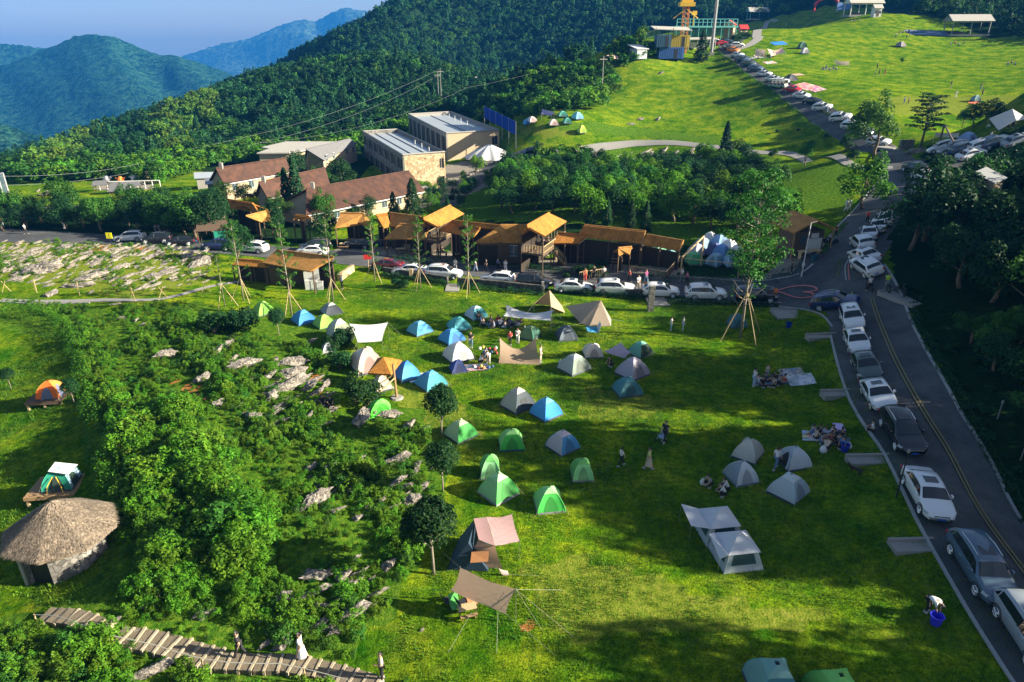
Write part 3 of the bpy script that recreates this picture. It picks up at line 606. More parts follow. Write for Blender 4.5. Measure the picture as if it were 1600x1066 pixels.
# ---------------------------------------------------------------- scattered stuff: one object with instances on points
def gn_scatter(name, P, idx, scl, rot, sources, label=None, normal=None):
    me = bpy.data.meshes.new(name); me.vertices.add(len(P)); me.vertices.foreach_set('co', np.asarray(P, np.float32).ravel())
    for an, ty, dat in (('idx','INT',idx),('scl','FLOAT_VECTOR',scl),('rot','FLOAT_VECTOR',rot)):
        a = me.attributes.new(an, ty, 'POINT'); a.data.foreach_set('value' if ty == 'INT' else 'vector', np.asarray(dat, np.int32 if ty == 'INT' else np.float32).ravel())
    o = bpy.data.objects.new(name, me); S.collection.objects.link(o); tag(o, label, None, None, 'stuff')
    col = bpy.data.collections.new(name+'_kinds')
    for i, s in enumerate(sources): s.name = f'{name}_kind_{i:02d}'; col.objects.link(s)
    ng = bpy.data.node_groups.new(name, 'GeometryNodeTree'); ng.interface.new_socket('Geometry', in_out='INPUT', socket_type='NodeSocketGeometry'); ng.interface.new_socket('Geometry', in_out='OUTPUT', socket_type='NodeSocketGeometry')
    n = ng.nodes; l = ng.links; gi = n.new('NodeGroupInput'); go = n.new('NodeGroupOutput'); ip = n.new('GeometryNodeInstanceOnPoints')
    ci = n.new('GeometryNodeCollectionInfo'); ci.inputs['Collection'].default_value = col; ci.inputs['Separate Children'].default_value = True; ci.inputs['Reset Children'].default_value = True
    def na(nm, ty): q = n.new('GeometryNodeInputNamedAttribute'); q.data_type = ty; q.inputs['Name'].default_value = nm; return q.outputs['Attribute']
    ip.inputs['Pick Instance'].default_value = True
    l.new(gi.outputs[0], ip.inputs['Points']); l.new(ci.outputs[0], ip.inputs['Instance']); l.new(na('idx','INT'), ip.inputs['Instance Index'])
    er = n.new('FunctionNodeEulerToRotation'); l.new(na('rot','FLOAT_VECTOR'), er.inputs[0]); l.new(er.outputs[0], ip.inputs['Rotation'])
    l.new(na('scl','FLOAT_VECTOR'), ip.inputs['Scale']); l.new(ip.outputs[0], go.inputs[0])
    md = o.modifiers.new('scatter', 'NODES'); md.node_group = ng; return o
def scatter_region(polys, box, spacing, rs, keep=None, excl=(), jit=.5):
    """points on a jittered world grid whose ground pixel lies in polys"""
    x = np.arange(box[0], box[1], spacing); y = np.arange(box[2], box[3], spacing); X, Y = np.meshgrid(x, y); X = X.ravel()+(rs.rand(X.size)-.5)*2*jit*spacing; Y = Y.ravel()+(rs.rand(Y.size)-.5)*2*jit*spacing
    Z = HA(X, Y); px, py, f = proj(X, Y, Z); m = np.zeros(len(X), bool)
    for p in polys: m |= inpoly(px, py, p)
    for p in excl: m &= ~inpoly(px, py, p)
    m &= Y > 3
    return X[m], Y[m], Z[m], px[m], py[m]
def visible(X, Y, Z, top):
    """keep points whose top is not hidden far below the terrain in front (coarse)"""
    keep = np.ones(len(X), bool); s = np.linspace(.15, .97, 26)
    for i in range(0, len(X), 3000):
        x, y, z = X[i:i+3000], Y[i:i+3000], Z[i:i+3000]+top
        for k in s:
            g = HA(x*k, y*k); ln = CH+(z-CH)*k
            keep[i:i+3000] &= ln > g-2
    return keep
# far forest
def crown_only(kind, seed, mat, n, sz, lob=None):
    rs = np.random.RandomState(seed)
    if kind == 'cone':
        P, d = conifer_pts(rs, 1, .24, n, 10, .05, .12); V_, F_ = leaves(P, d, sz, rs, .4); return polymesh('k', V_, F_, mat, link=False)
    if kind == 'bamboo':
        L = [(rs.randn()*.12, rs.randn()*.12, .25+.7*rs.rand(), .07, .07, .13) for i in range(26)]; return crown_mesh('k', L, n, sz, mat, seed, link=False)
    return crown_mesh('k', lobes_round(rs, .46, .95, 8 if n < 700 else 14, .0, .85, .42 if n < 700 else .33), n, sz, mat, seed, link=False)
rs = np.random.RandomState(3)
FOREST = [(-1500,290),(0,283),(120,270),(300,252),(400,235),(560,232),(640,192),(760,175),(800,185),(815,150),(830,128),(960,72),(1025,42),(1200,28),(1330,0),(1345,-10),(1345,-900),(-1500,-900)]
FOREST2 = [(1330,-900),(1330,0),(1390,16),(1480,28),(1560,52),(1610,60),(2200,80),(2200,-900)]
X, Y, Z, px, py = scatter_region([FOREST, FOREST2], (-460, 420, 150, 760), 3.9, rs)
k = (px > -60) & (px < 1660) & visible(X, Y, Z, 9)
X, Y, Z, px, py = X[k], Y[k], Z[k], px[k], py[k]
src = [crown_only('round', i, [F_FOREST, F_FOREST, F_MID, F_DARK, F_FOREST][i], 420, .055) for i in range(5)]+[crown_only('cone', 9+i, F_FOREST, 380, .05) for i in range(2)]+[crown_only('bamboo', 20+i, F_BAMBOO, 520, .045) for i in range(2)]
idx = rs.randint(0, 5, len(X)); idx = np.where(rs.rand(len(X)) < .09, 5+rs.randint(0, 2, len(X)), idx)
bam = inpoly(px, py, [(60,270),(80,235),(130,205),(160,215),(120,270)])|inpoly(px, py, [(225,240),(240,190),(330,150),(350,175),(330,215),(290,250)])
idx = np.where(bam & (rs.rand(len(X)) < .75), 7+rs.randint(0, 2, len(X)), idx)
dist = np.hypot(X, Y); h = (3.2+4.6*rs.rand(len(X))**1.3)*np.clip(.7+dist/800, .75, 1.2); h = h*.9; hx = h*(.95+.55*rs.rand(len(X)))
h = np.where((idx == 5)|(idx == 6), h*1.2, h)
gn_scatter('forest', np.stack([X, Y, Z-.3*h*.2], 1), idx, np.stack([hx, hx, h], 1), np.stack([X*0, X*0, rs.rand(len(X))*6.28], 1), src)
print('forest', len(X))
# bright scrub between the meadow and the woods, round the buildings
BELT = [(0,288),(60,262),(180,262),(330,250),(400,238),(520,226),(600,205),(640,192),(640,200),(560,232),(470,250),(330,262),(250,290),(180,282)]
X, Y, Z, px, py = scatter_region([BELT, [(1330,150),(1420,225),(1600,190),(1600,180),(1420,205),(1340,140)]][:1], (-220, 0, 120, 330), 2.4, rs)
sc = [crown_only('round', 40+i, F_BRIGHT, 300, .075) for i in range(3)]+[crown_only('round', 50+i, F_MID, 300, .075) for i in range(2)]
h = 2.2+2.4*rs.rand(len(X)); gn_scatter('shrubbery', np.stack([X, Y, Z], 1), rs.randint(0, 5, len(X)), np.stack([h*1.3, h*1.3, h], 1), np.stack([X*0, X*0, rs.rand(len(X))*6.28], 1), sc)
# rough undergrowth over the rocky ridge
UNDER = [[(115,530),(240,505),(300,480),(380,520),(480,540),(520,590),(400,600),(520,650),(640,650),(690,700),(690,800),(640,890),(600,960),(555,1045),(460,1015),(330,1010),(200,960),(150,905),(190,830),(175,700),(150,640)],
         [(-60,985),(80,990),(180,1005),(300,1050),(420,1075),(560,1090),(560,1200),(-60,1200)],[(0,470),(200,480),(330,470),(240,500),(120,525),(60,490)],
         [(0,372),(330,388),(330,440),(200,468),(0,428)],[(560,985),(700,960),(760,1080),(560,1080)]]
X, Y, Z, px, py = scatter_region(UNDER, (-75, 5, 12, 110), .62, rs, excl=[[(60,950),(110,950),(330,1005),(470,1010),(600,1050),(600,1090),(420,1075),(180,1010),(60,990)]])
sz = np.where(inpoly(px, py, UNDER[3]), .5, 1.0)*np.where(inpoly(px, py, UNDER[2]), .7, 1)*np.where(inpoly(px, py, UNDER[4]), .35, 1)
tall = inpoly(px, py, [(190,640),(330,640),(430,800),(400,980),(200,950),(170,760)])
big = np.sin(X*.55+1)*np.cos(Y*.5)+np.sin(X*1.3+Y*.9)*.5
sz = sz*np.where(tall, 1.65, np.where(inpoly(px, py, UNDER[1]), 1.15, .84))*np.clip(.8+.45*big, .3, 1.6)*(.6+.8*rs.rand(len(X)))
m = (sz > .3)&~(inpoly(px, py, UNDER[3])&(rs.rand(len(X)) < .45)); X, Y, Z, sz, tall = X[m], Y[m], Z[m], sz[m], tall[m]
us = [crown_only('round', 60+i, F_BRIGHT, 900, .034) for i in range(4)]+[crown_only('round', 70+i, F_MID, 900, .033) for i in range(3)]+[crown_only('round', 80+i, F_GRASSY, 800, .04, None) for i in range(2)]
idx = np.where(rs.rand(len(X)) < np.where(tall, .72, .40), rs.randint(0, 4, len(X)), np.where(rs.rand(len(X)) < .35, 4+rs.randint(0, 3, len(X)), 7+rs.randint(0, 2, len(X))))
hh = .95*sz; gn_scatter('undergrowth', np.stack([X, Y, Z-.12*hh], 1), idx, np.stack([hh*1.35, hh*1.35, hh], 1), np.stack([rs.randn(len(X))*.15, rs.randn(len(X))*.15, rs.rand(len(X))*6.28], 1), us)
print('under', len(X))
# grass tufts on the nearer lawn and meadow
def tuft(seed, mat):
    r_ = np.random.RandomState(seed); n = 26; c = np.stack([r_.randn(n)*.16, r_.randn(n)*.16, .05+.03*r_.rand(n)], 1); a = r_.rand(n)*6.28
    tip = c+np.stack([cos_(a)*.06, sin_(a)*.06, .05+.10*r_.rand(n)], 1); pr = np.stack([-sin_(a)*.018, cos_(a)*.018, a*0], 1); b = c.copy(); b[:, 2] = -.02
    V_ = np.stack([b-pr, b+pr, tip], 1).reshape(-1, 3); return polymesh('k', V_, np.arange(3*n).reshape(n, 3), mat, link=False)
LAWN = [[(420,470),(700,440),(1000,480),(1250,480),(1300,520),(1640,1100),(1640,1300),(560,1300),(600,1000),(690,850),(700,700),(640,620),(520,560)],[(-100,500),(80,500),(120,540),(150,720),(200,800),(150,930),(60,960),(-100,960)]]
X, Y, Z, px, py = scatter_region(LAWN, (-50, 50, 15, 80), .40, rs)
den = np.sin(X*.8)*np.cos(Y*.7+1)+np.sin(X*.31+Y*.5)+rs.randn(len(X))*.8; m = den > -.2; X, Y, Z = X[m], Y[m], Z[m]
h = .5+.7*rs.rand(len(X)); gn_scatter('grass', np.stack([X, Y, Z], 1), rs.randint(0, 4, len(X)), np.stack([h*1.3, h*1.3, h*.9], 1), np.stack([X*0, X*0, rs.rand(len(X))*6.28], 1), [tuft(1, F_GRASSY), tuft(2, F_GRASSY), tuft(3, F_GRASSY), tuft(4, F_MID)])
print('grass', len(X))
# ---------------------------------------------------------------- trees one can tell apart
def hpx(p, px): return px/(pxm(p)*.93)
def tree_at(kind, x, y, h, word, grp, seed=0, sx=1.0, cat='tree', name=None, base=None):
    p = G(x, y); return plant(kind, p, h, lab(word, x, y-5), cat, grp, seed, name=name, sx=sx)
rs = np.random.RandomState(11)
# lollipop trees on the lawn
for x, y, r_, d in [(678,897,1.62,'large ball-crowned tree'),(692,768,1.25,'ball-crowned tree'),(691,685,1.42,'dense ball-crowned tree'),(436,524,.95,'small ball-crowned tree'),(117,632,.8,'small ball-crowned tree'),(18,608,.7,'little ball-crowned tree')]:
    plant('round_tree', G(x, y), r_, lab(d+' on a thin pale stem', x, y-40), 'tree', 'ball crowned trees on the lawn', int(r_*100)%3)
for x, y, r_, d in [(559,634,2.35,'big rounded bush'),(531,578,1.7,'rounded bush'),(541,538,1.7,'dark rounded bush'),(336,522,2.2,'dark spreading bush'),(384,520,2.3,'dark spreading bush'),(362,510,1.8,'dark low bush'),(520,545,1.3,'small dark bush'),(1455,236,1.2,'small dark bush'),(1475,262,2.2,'clipped dark bush'),(1452,262,1.6,'clipped dark bush'),(1530,268,2.4,'wide dark bush'),
                    (1335,250,1.6,'round dark bush'),(775,118+160,2.2,'garden bush'),(735,292,2.2,'garden bush'),(588,425,1.0,'dark planted bush'),(620,448,1.1,'dark twiggy bush'),(634,450,1.0,'dark twiggy bush'),(885,480-45,.8,'dark planted bush'),(920,432,1.6,'dark garden bush'),(940,425,1.5,'leafy garden bush'),(905,430,1.4,'leafy garden bush'),(1290,215,.8,'small round bush'),(1205,245,1.0,'small round bush'),(1213,207,.7,'tiny round bush'),(1247,205,.7,'tiny round bush')]:
    plant('dark_shrub', G(x, y), r_*1.05, lab(d, x, y-12), 'bush', 'bushes about the grounds', R.randint(0, 2), name='bush')
for x, y, h in [(352,318,4.5),(385,322,4.2),(430,330,4.5),(520,344,4.0),(548,342,3.6),(575,338,3.8),(668,330,3.5),(362,306,3.2),(500,300,5.5),(448,300,4.5),(410,318,3.4)]: tree_at(['broad_tree','dark_tree'][x % 2], x, y, h, 'leafy tree against the barrack walls', 'trees round the barracks', x % 3, 1.3)
# staked saplings
def staked(x, y, h, word, kind='sparse_tree', seed=0, spread=1.0, n=3):
    p = G(x, y); t = plant(kind, p, h, lab(word, x, y-60), 'tree', 'staked trees along the lawn', seed)
    for i in range(n):
        a = i*2*pi/n+.35+seed; r_ = 1.35*spread; zt = .30*9.2*spread
        e = Vector((p.x+cos(a)*r_, p.y+sin(a)*r_, 0)); e.z = H(e.x, e.y)-p.z
        mb = MB().tube([((e.x-p.x)/h, (e.y-p.y)/h, e.z/h), (0, 0, zt/h)], .034/h, 6)
        o = mb.build('stake', WOODP, t); o.rotation_euler = (0, 0, -t.rotation_euler.z)
    return t
for i, (x, y, h) in enumerate([(352,480,6.2),(381,470,9.3),(456,493,10),(521,471,9.6),(586,440,8.8),(657,451,8.6),(733,460,9.4)]):
    staked(x, y, h, ['short','leafy','tall thin','bushy-topped','slim','wispy','slim bare'][i]+' staked sapling', seed=i % 3)
staked(1157,528,16.6,'tallest airy tree propped by long poles', 'leafy_tall_tree', 0, 1.75, 4)
plant('sparse_tree', G(1305,448), 3.2, 'thin bare sapling beside the junction kerb', 'tree', None, 1)
for x, y in [(372,402),(508,372),(432,360)]: plant('dark_tree', G(x, y+8), 5.5, lab('bushy dark roadside tree', x, y-20), 'tree', 'trees round the barracks', R.randint(0, 2))
# special trees
SP = [('cypress_tree',468,340,10.5,'tall narrow cypress',1.15),('cypress_tree',452,338,8.5,'shorter dark cypress',1.1),('cone_tree',646,345,7.2,'dense cone-shaped evergreen',1.1),('cone_tree',616,345,5,'smaller cone-shaped evergreen',1),('cone_tree',700,345,4,'low cone-shaped evergreen',1),
 ('cypress_tree',1132,242,7.2,'dark leaning cypress',1.3),('cone_tree',1095,96,9,'dark cone-shaped conifer',1.2),('broad_tree',1358,247,10.5,'tall open-crowned tree',1.15),('pine_tree',1438,232,9.8,'layered pine with flat boughs',1.15),('bright_tree',1350,326,7.6,'full-crowned sunlit tree with white trunk base',1.15),
 ('dark_tree',1321,238,3.6,'dark ball tree',1.3),('dark_tree',1521,200,4.6,'dark ball tree',1.1),('dark_tree',1545,196,4.4,'second dark ball tree',1.1),('broad_tree',1502,200,4.2,'thin little tree',.9),('broad_tree',1255,260,5,'pale feathery young tree',.8),('broad_tree',1208,247,2.2,'tiny young tree',1),
 ('dark_tree',532,300,7,'round dark tree amid roofs',1.15),('dark_tree',462,275,6.5,'dark tree between the roofs',1),('broad_tree',508,352,6.0,'leafy tree by the car park',1),('broad_tree',440,352,5.4,'leafy tree before the barracks',1),('bright_tree',745,272,5,'flowering courtyard tree',1.0),('bright_tree',728,305,3,'low sunlit courtyard tree',1),
 ('cone_tree',922,352,4.5,'young conifer',.9),('cone_tree',948,352,4.3,'young conifer',.9),('cone_tree',985,356,4.4,'young conifer',.9),('cone_tree',1008,362,4.6,'young conifer',.9),('broad_tree',1410,190-90,2,'low field shrub',1),
 ('dark_tree',840,248,4.2,'dark tree at the path start',.9),('cone_tree',838,268,5,'pointed tree',.9),('bright_tree',1240,345,4.5,'sunlit tree above the kiosk',.9),('broad_tree',105,345,8.2,'tall spreading tree',1.0),('dark_tree',240,362,7,'wide dark tree',1.2),('broad_tree',18,352,6,'leafy verge tree',1.1),
 ('dark_tree',335,372,7.2,'dark tree over the green stall',1.2),('broad_tree',300,372,7.5,'wide leafy tree',1.3),('broad_tree',265,368,7,'wide leafy tree',1.3),('bamboo',0,0,0,'',0)]
for kd, x, y, h, wd, sx in SP:
    if h: tree_at(kd, x, y, h, wd, 'single trees', R.randint(0, 1), sx)
def grove(poly, box, sp, kinds, h0, h1, word, grp, cap=999, sxr=(1, 1.3), jit=.4):
    X, Y, Z, px, py = scatter_region([poly], box, sp, rs, jit=jit); n = 0
    o = np.argsort(-py)
    for i in o[:cap]:
        kd = kinds[rs.randint(len(kinds))]; h = h0+(h1-h0)*rs.rand(); wd = word[0] if h > (h0+h1)/2 else word[1]
        plant(kd, Vector((X[i], Y[i], Z[i])), h, lab(wd, px[i], py[i]-15), 'tree', grp, rs.randint(0, 3), sx=sxr[0]+(sxr[1]-sxr[0])*rs.rand()); n += 1
    print(grp, n)
grove([(775,296),(800,272),(900,262),(960,272),(1040,275),(1110,262),(1190,275),(1215,320),(1235,352),(1190,372),(1090,372),(1060,352),(900,348),(860,335),(795,340),(745,340)], (-10, 60, 85, 160), 4.3, ['dark_tree','dark_tree','broad_tree','bright_tree'], 4.4, 6.6, ('tall leafy tree','low leafy tree'), 'trees filling the valley', sxr=(1.1,1.5))
grove([(-30,366),(60,362),(330,372),(370,345),(330,330),(220,330),(160,338),(60,345),(-30,340)], (-100, -30, 95, 140), 4.6, ['dark_tree','broad_tree','dark_tree'], 3.6, 6.4, ('tall thicket tree','low thicket tree'), 'thicket behind the west road', sxr=(1.0,1.5))
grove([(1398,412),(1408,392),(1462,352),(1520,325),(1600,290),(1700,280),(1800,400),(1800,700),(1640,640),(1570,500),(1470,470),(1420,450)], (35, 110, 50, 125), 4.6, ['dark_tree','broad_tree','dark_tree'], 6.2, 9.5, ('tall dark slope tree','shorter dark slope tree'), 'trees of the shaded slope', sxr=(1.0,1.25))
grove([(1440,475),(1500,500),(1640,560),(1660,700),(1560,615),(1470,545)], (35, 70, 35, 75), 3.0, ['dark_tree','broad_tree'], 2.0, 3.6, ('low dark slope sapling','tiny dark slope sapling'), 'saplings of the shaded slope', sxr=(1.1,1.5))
grove([(640,300),(700,262),(760,258),(800,262),(790,275),(730,330),(690,335),(650,330)], (-30, 5, 115, 165), 5.0, ['bright_tree','dark_tree'], 1.6, 3.4, ('courtyard tree','small courtyard tree'), 'courtyard planting')
grove([(560,235),(640,240),(640,205),(560,200),(520,225)], (-60,-20,150,210), 6, ['dark_tree'], 4, 6, ('dark tree','low dark tree'), 'trees behind the block')
# shade trees beyond the right edge of the frame; gaps between them let bands of sun across the lawn
n = 0
for Y0, Y1, hh in [(8,19.5,17),(28,37.5,18),(46,51.5,15.5),(60,61,13),(69,76,12.5)]:
    y = Y0
    while y < Y1:
        for X0 in (43, 49, 56):
            xx = X0+rs.rand()*3+max(0, (y-40)*.28); yy = y+rs.rand()*1.5-(X0-43)*.12; p = Vector((xx, yy, H(xx, yy)))
            px_, py_, f_ = proj(np.array([p.x]), np.array([p.y]), np.array([p.z]))
            if px_[0] < 1640: continue
            plant('dark_tree' if rs.rand() < .6 else 'broad_tree', p, hh*(.85+.25*rs.rand()), f'{ORD[n%20]} tall shade tree of the row beyond the road, clump {ORD[n//20]}', 'tree', 'tall trees shading the road', rs.randint(0, 3), sx=.7); n += 1
        y += 3.1
print('shade', n)
# dense scrub on the crest and round the upper road
CR = [[(742,196),(815,186),(940,172),(965,150),(955,118),(930,108),(860,118),(800,140),(760,160)],[(960,118),(1000,95),(1035,100),(1000,62),(960,80),(940,95)],[(1325,340),(1380,300),(1375,270),(1330,262)],[(760,345),(800,300),(830,296),(780,345)],
      [(800,262),(860,252),(940,250),(900,262),(830,275)],[(180,268),(330,245),(400,232),(420,245),(330,262),(240,285)]]
X, Y, Z, px, py = scatter_region(CR[:2]+CR[4:], (-160, 70, 120, 290), 2.7, rs)
h = 2.6+2.6*rs.rand(len(X)); c2 = [crown_only('round', 90+i, F_MID, 380, .06) for i in range(3)]+[crown_only('round', 95+i, F_BRIGHT, 380, .06) for i in range(2)]
gn_scatter('crest_shrubbery', np.stack([X, Y, Z], 1), rs.randint(0, 5, len(X)), np.stack([h*1.3, h*1.3, h], 1), np.stack([X*0, X*0, rs.rand(len(X))*6.28], 1), c2)
# woods floor cover on the shaded slope
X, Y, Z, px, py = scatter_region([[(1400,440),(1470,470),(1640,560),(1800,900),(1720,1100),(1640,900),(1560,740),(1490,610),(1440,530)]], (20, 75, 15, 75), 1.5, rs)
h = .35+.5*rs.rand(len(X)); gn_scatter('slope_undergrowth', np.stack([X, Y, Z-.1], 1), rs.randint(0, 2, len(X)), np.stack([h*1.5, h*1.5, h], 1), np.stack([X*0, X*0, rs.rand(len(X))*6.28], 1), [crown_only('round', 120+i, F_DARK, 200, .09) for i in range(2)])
# hedges: lumpy rows of leaves
def hedge(pts, wd, h, label, mat=F_MID, dens=150, cat='hedge', leaf=.07):
    P3 = [G(*p) for p in pts]; o0 = P3[0]; rsx = np.random.RandomState(len(label)); C = []; D = []
    for a, b in zip(P3, P3[1:]):
        L = (b-a).length; k = int(L*dens); u = rsx.rand(k); x = a.x+(b.x-a.x)*u; y = a.y+(b.y-a.y)*u; an = rsx.rand(k)*pi
        lump = .8+.3*np.sin(u*L*2.1)*np.cos(u*L*.9+1); ox = np.cos(an)*wd/2*lump; n_ = Vector((-(b.y-a.y), b.x-a.x)).normalized()
        X_ = x+n_.x*ox; Y_ = y+n_.y*ox; z = HA(X_, Y_)+np.sin(an)*h*lump*(.55+.45*rsx.rand(k)); C.append(np.stack([X_-o0.x, Y_-o0.y, z-o0.z], 1)); D.append(np.stack([n_.x*np.cos(an), n_.y*np.cos(an), np.sin(an)], 1))
    V_, F_ = leaves(np.concatenate(C), np.concatenate(D), leaf, rsx, .3); o = polymesh('hedge', V_, F_, mat); o.location = o0; return tag(o, label, cat)
hedge([(1121,84),(1150,106),(1185,132),(1215,152),(1245,178),(1280,208),(1308,234)], 1.7, 1.0, 'low sunlit hedge along the left side of the uphill road', F_BRIGHT)
hedge([(1158,88),(1190,108),(1215,122),(1250,148),(1290,178),(1320,200),(1345,215)], .8, .6, 'thin dark hedge between parked cars and upper meadow', F_DARK)
hedge([(700,408),(760,414),(830,422),(900,430),(950,434)], 1.5, 1.1, 'dark clipped hedge before the thatched pavilions', F_DARK)
hedge([(1000,436),(1060,440),(1120,443),(1180,441),(1225,432),(1250,424)], 2.4, 1.3, 'dark clipped hedge below the tent yard', F_DARK)
hedge([(612,408),(660,412),(700,414)], 1.3, 1.2, 'dark clipped hedge beside the car park lane', F_DARK)
hedge([(1425,490),(1462,560),(1505,640),(1548,715),(1590,785),(1640,860),(1700,940)], 1.0, .8, 'low grey-green hedge along the far side of the road', F_DARK)
for q_, w_ in [([(600,433),(700,447)],'beside the wide stone gap'),([(715,449),(850,462)],'under the white hatchback'),([(886,459),(1010,469)],'under the white sedans'),([(1042,474),(1130,476),(1215,479)],'right of the tall pillar')]: hedge(q_, .9, .8, 'dark creeper along the road wall '+w_, F_DARK, 240)
hedge([(1284,398),(1300,374),(1320,351)], .8, .5, 'short bright verge hedge by the bend', F_BRIGHT)
hedge([(745,170+40),(775,228),(800,240)], 1.2, 1.0, 'scrubby hedge under the blue screen', F_MID)
hedge([(1150,55),(1160,50)], 2.2, 1.6, 'clipped round hedge by the red roofed hut', F_MID)
# grass edge of the retaining wall beside the sunken lawn
hedge([(0,488),(50,494),(95,510),(118,545),(130,590),(140,640),(152,700),(165,750),(180,800)], 1.8, 2.0, 'tangled shrubs along the edge of the sunken lawn', F_BRIGHT, 220)
# ---------------------------------------------------------------- limestone
def rock_mesh(seed, el=1.0):
    rs_ = np.random.RandomState(seed); bm_v = []; n1, n2 = 20, 30; ph = rs_.rand(8)*6.28; mb = MB()
    pl = rs_.randn(16, 3); pl /= np.linalg.norm(pl, axis=1)[:, None]; dd = .42+.45*rs_.rand(16); rows = []
    for i in range(n1+1):
        th = pi*i/n1; row = []
        for j in range(n2):
            a = 2*pi*j/n2; d = np.array([sin(th)*cos(a), sin(th)*sin(a), cos(th)]); r_ = 1.0
            for p_, q in zip(pl, dd):
                c = d@p_
                if c > .05: r_ = min(r_, q/c)
            r_ *= 1+.16*sin(5*d[0]+ph[0])*sin(6*d[2]+ph[1])+.13*abs(sin(9*d[1]+ph[2]+5*d[2]))-.12*abs(sin(13*d[0]+ph[3]-7*d[2]))+rs_.randn()*.03
            row.append((d[0]*r_*el+d[2]*r_*.55, d[1]*r_*.55, d[2]*r_*.62+.12))
        rows.append(row)
    mb.grid(rows, True); return mb.build('k', ROCK, link=False).data
RM = [rock_mesh(i, [1.2,1.7,1.0,1.5,2.0,.8][i % 6]) for i in range(9)]
RK = [(444,938,40),(491,905,32),(536,908,42),(502,955,34),(545,965,44),(582,948,20),(408,970,18),(417,1008,22),(444,1008,38),(466,1000,28),(523,990,18),(609,886,34),(320,962,26),(237,1052,40),(178,975,26),(212,990,14),(239,935,18),(227,950,16),(316,968,14),
 (258,558,24),(288,560,16),(282,533,13),(367,527,12),(337,558,36),(358,543,24),(379,577,44),(318,595,32),(431,564,16),(455,574,34),(422,592,34),(455,590,38),(449,608,42),(483,610,38),(510,603,18),(486,536,16),(341,634,28),(425,624,34),(440,637,16),(395,655,34),(437,664,24),(461,644,24),(480,658,34),(463,668,14),(495,662,16),
 (565,660,48),(585,650,36),(607,652,26),(640,668,28),(662,672,16),(616,724,34),(650,732,24),(516,742,34),(546,758,28),(598,782,20),(644,786,40),(492,788,40),(559,812,22),(413,797,14),(464,797,12),(612,728,16),
 (101,389,28),(15,402,20),(50,399,22),(84,416,42),(58,426,46),(8,425,20),(137,399,14),(182,391,22),(152,410,28),(177,403,20),(241,390,18),(233,404,24),(253,399,16),(187,421,24),(213,418,16),(142,436,38),(122,448,32),(210,430,18),(241,434,30),(261,423,24),(291,402,30),(304,396,20),(309,416,34),(301,428,22),(177,438,18),(180,476,11),(30,384,18),(3,389,14),(76,447,16),(81,460,28),(142,458,16),(190,499,10),(213,502,12),(223,508,8),(68,306,14),(60,300,10),(660,985,8),(700,672,10),(731,685,9),(666,700,10),
 (1000,188,8),(1028,188,12),(1032,84+32,8),(986,195,8),(110,418,24),(30,430,20),(160,424,22),(270,436,20),(286,410,18),(222,396,14),(200,440,16),(330,402,14)]
for i, (x, y, wpx) in enumerate(RK):
    p = G(x, y); s_ = wpx/pxm(p)/2.7; big = 'big' if wpx > 33 else ('small' if wpx < 17 else 'mid-sized'); o = bpy.data.objects.new('rock', RM[i % 9]); S.collection.objects.link(o)
    flat = 388 < y < 480 and x < 335
    o.location = (p.x, p.y, p.z+(.08 if flat else .3)*s_); o.scale = (s_*1.25, s_*1.5, s_*(.95 if flat else 1.45)); o.rotation_euler = (R.uniform(-.2, .2), R.uniform(-.35, .15), R.uniform(-.1, .7))
    tag(o, lab(f'{big} pale limestone rock', x, y-4), 'rock', 'limestone rocks on the ridge')
X, Y, Z, px, py = scatter_region([[(0,378),(325,388),(330,440),(200,460),(0,440)],[(330,560),(520,580),(520,670),(360,660)],[(860,240),(1100,232),(1150,250),(1000,262),(880,262)],[(400,880),(520,860),(600,870),(600,970),(520,1000),(400,1010)],[(480,720),(680,700),(680,790),(560,820),(480,800)]], (-90, 60, 20, 180), 1.15, rs)
k = rs.rand(len(X)) < np.where(Y > 110, .35, .80); X, Y, Z = X[k], Y[k], Z[k]; s_ = .12+.34*rs.rand(len(X))**2; s_ = np.where(Y > 110, s_*1.9, s_)
rk = [bpy.data.objects.new('k', RM[i]) for i in range(6)]
gn_scatter('rubble', np.stack([X, Y, Z], 1), rs.randint(0, 6, len(X)), np.stack([s_*1.8, s_*1.5, s_], 1), np.stack([X*0, X*0-.2, .3+rs.rand(len(X))*.7], 1), rk)
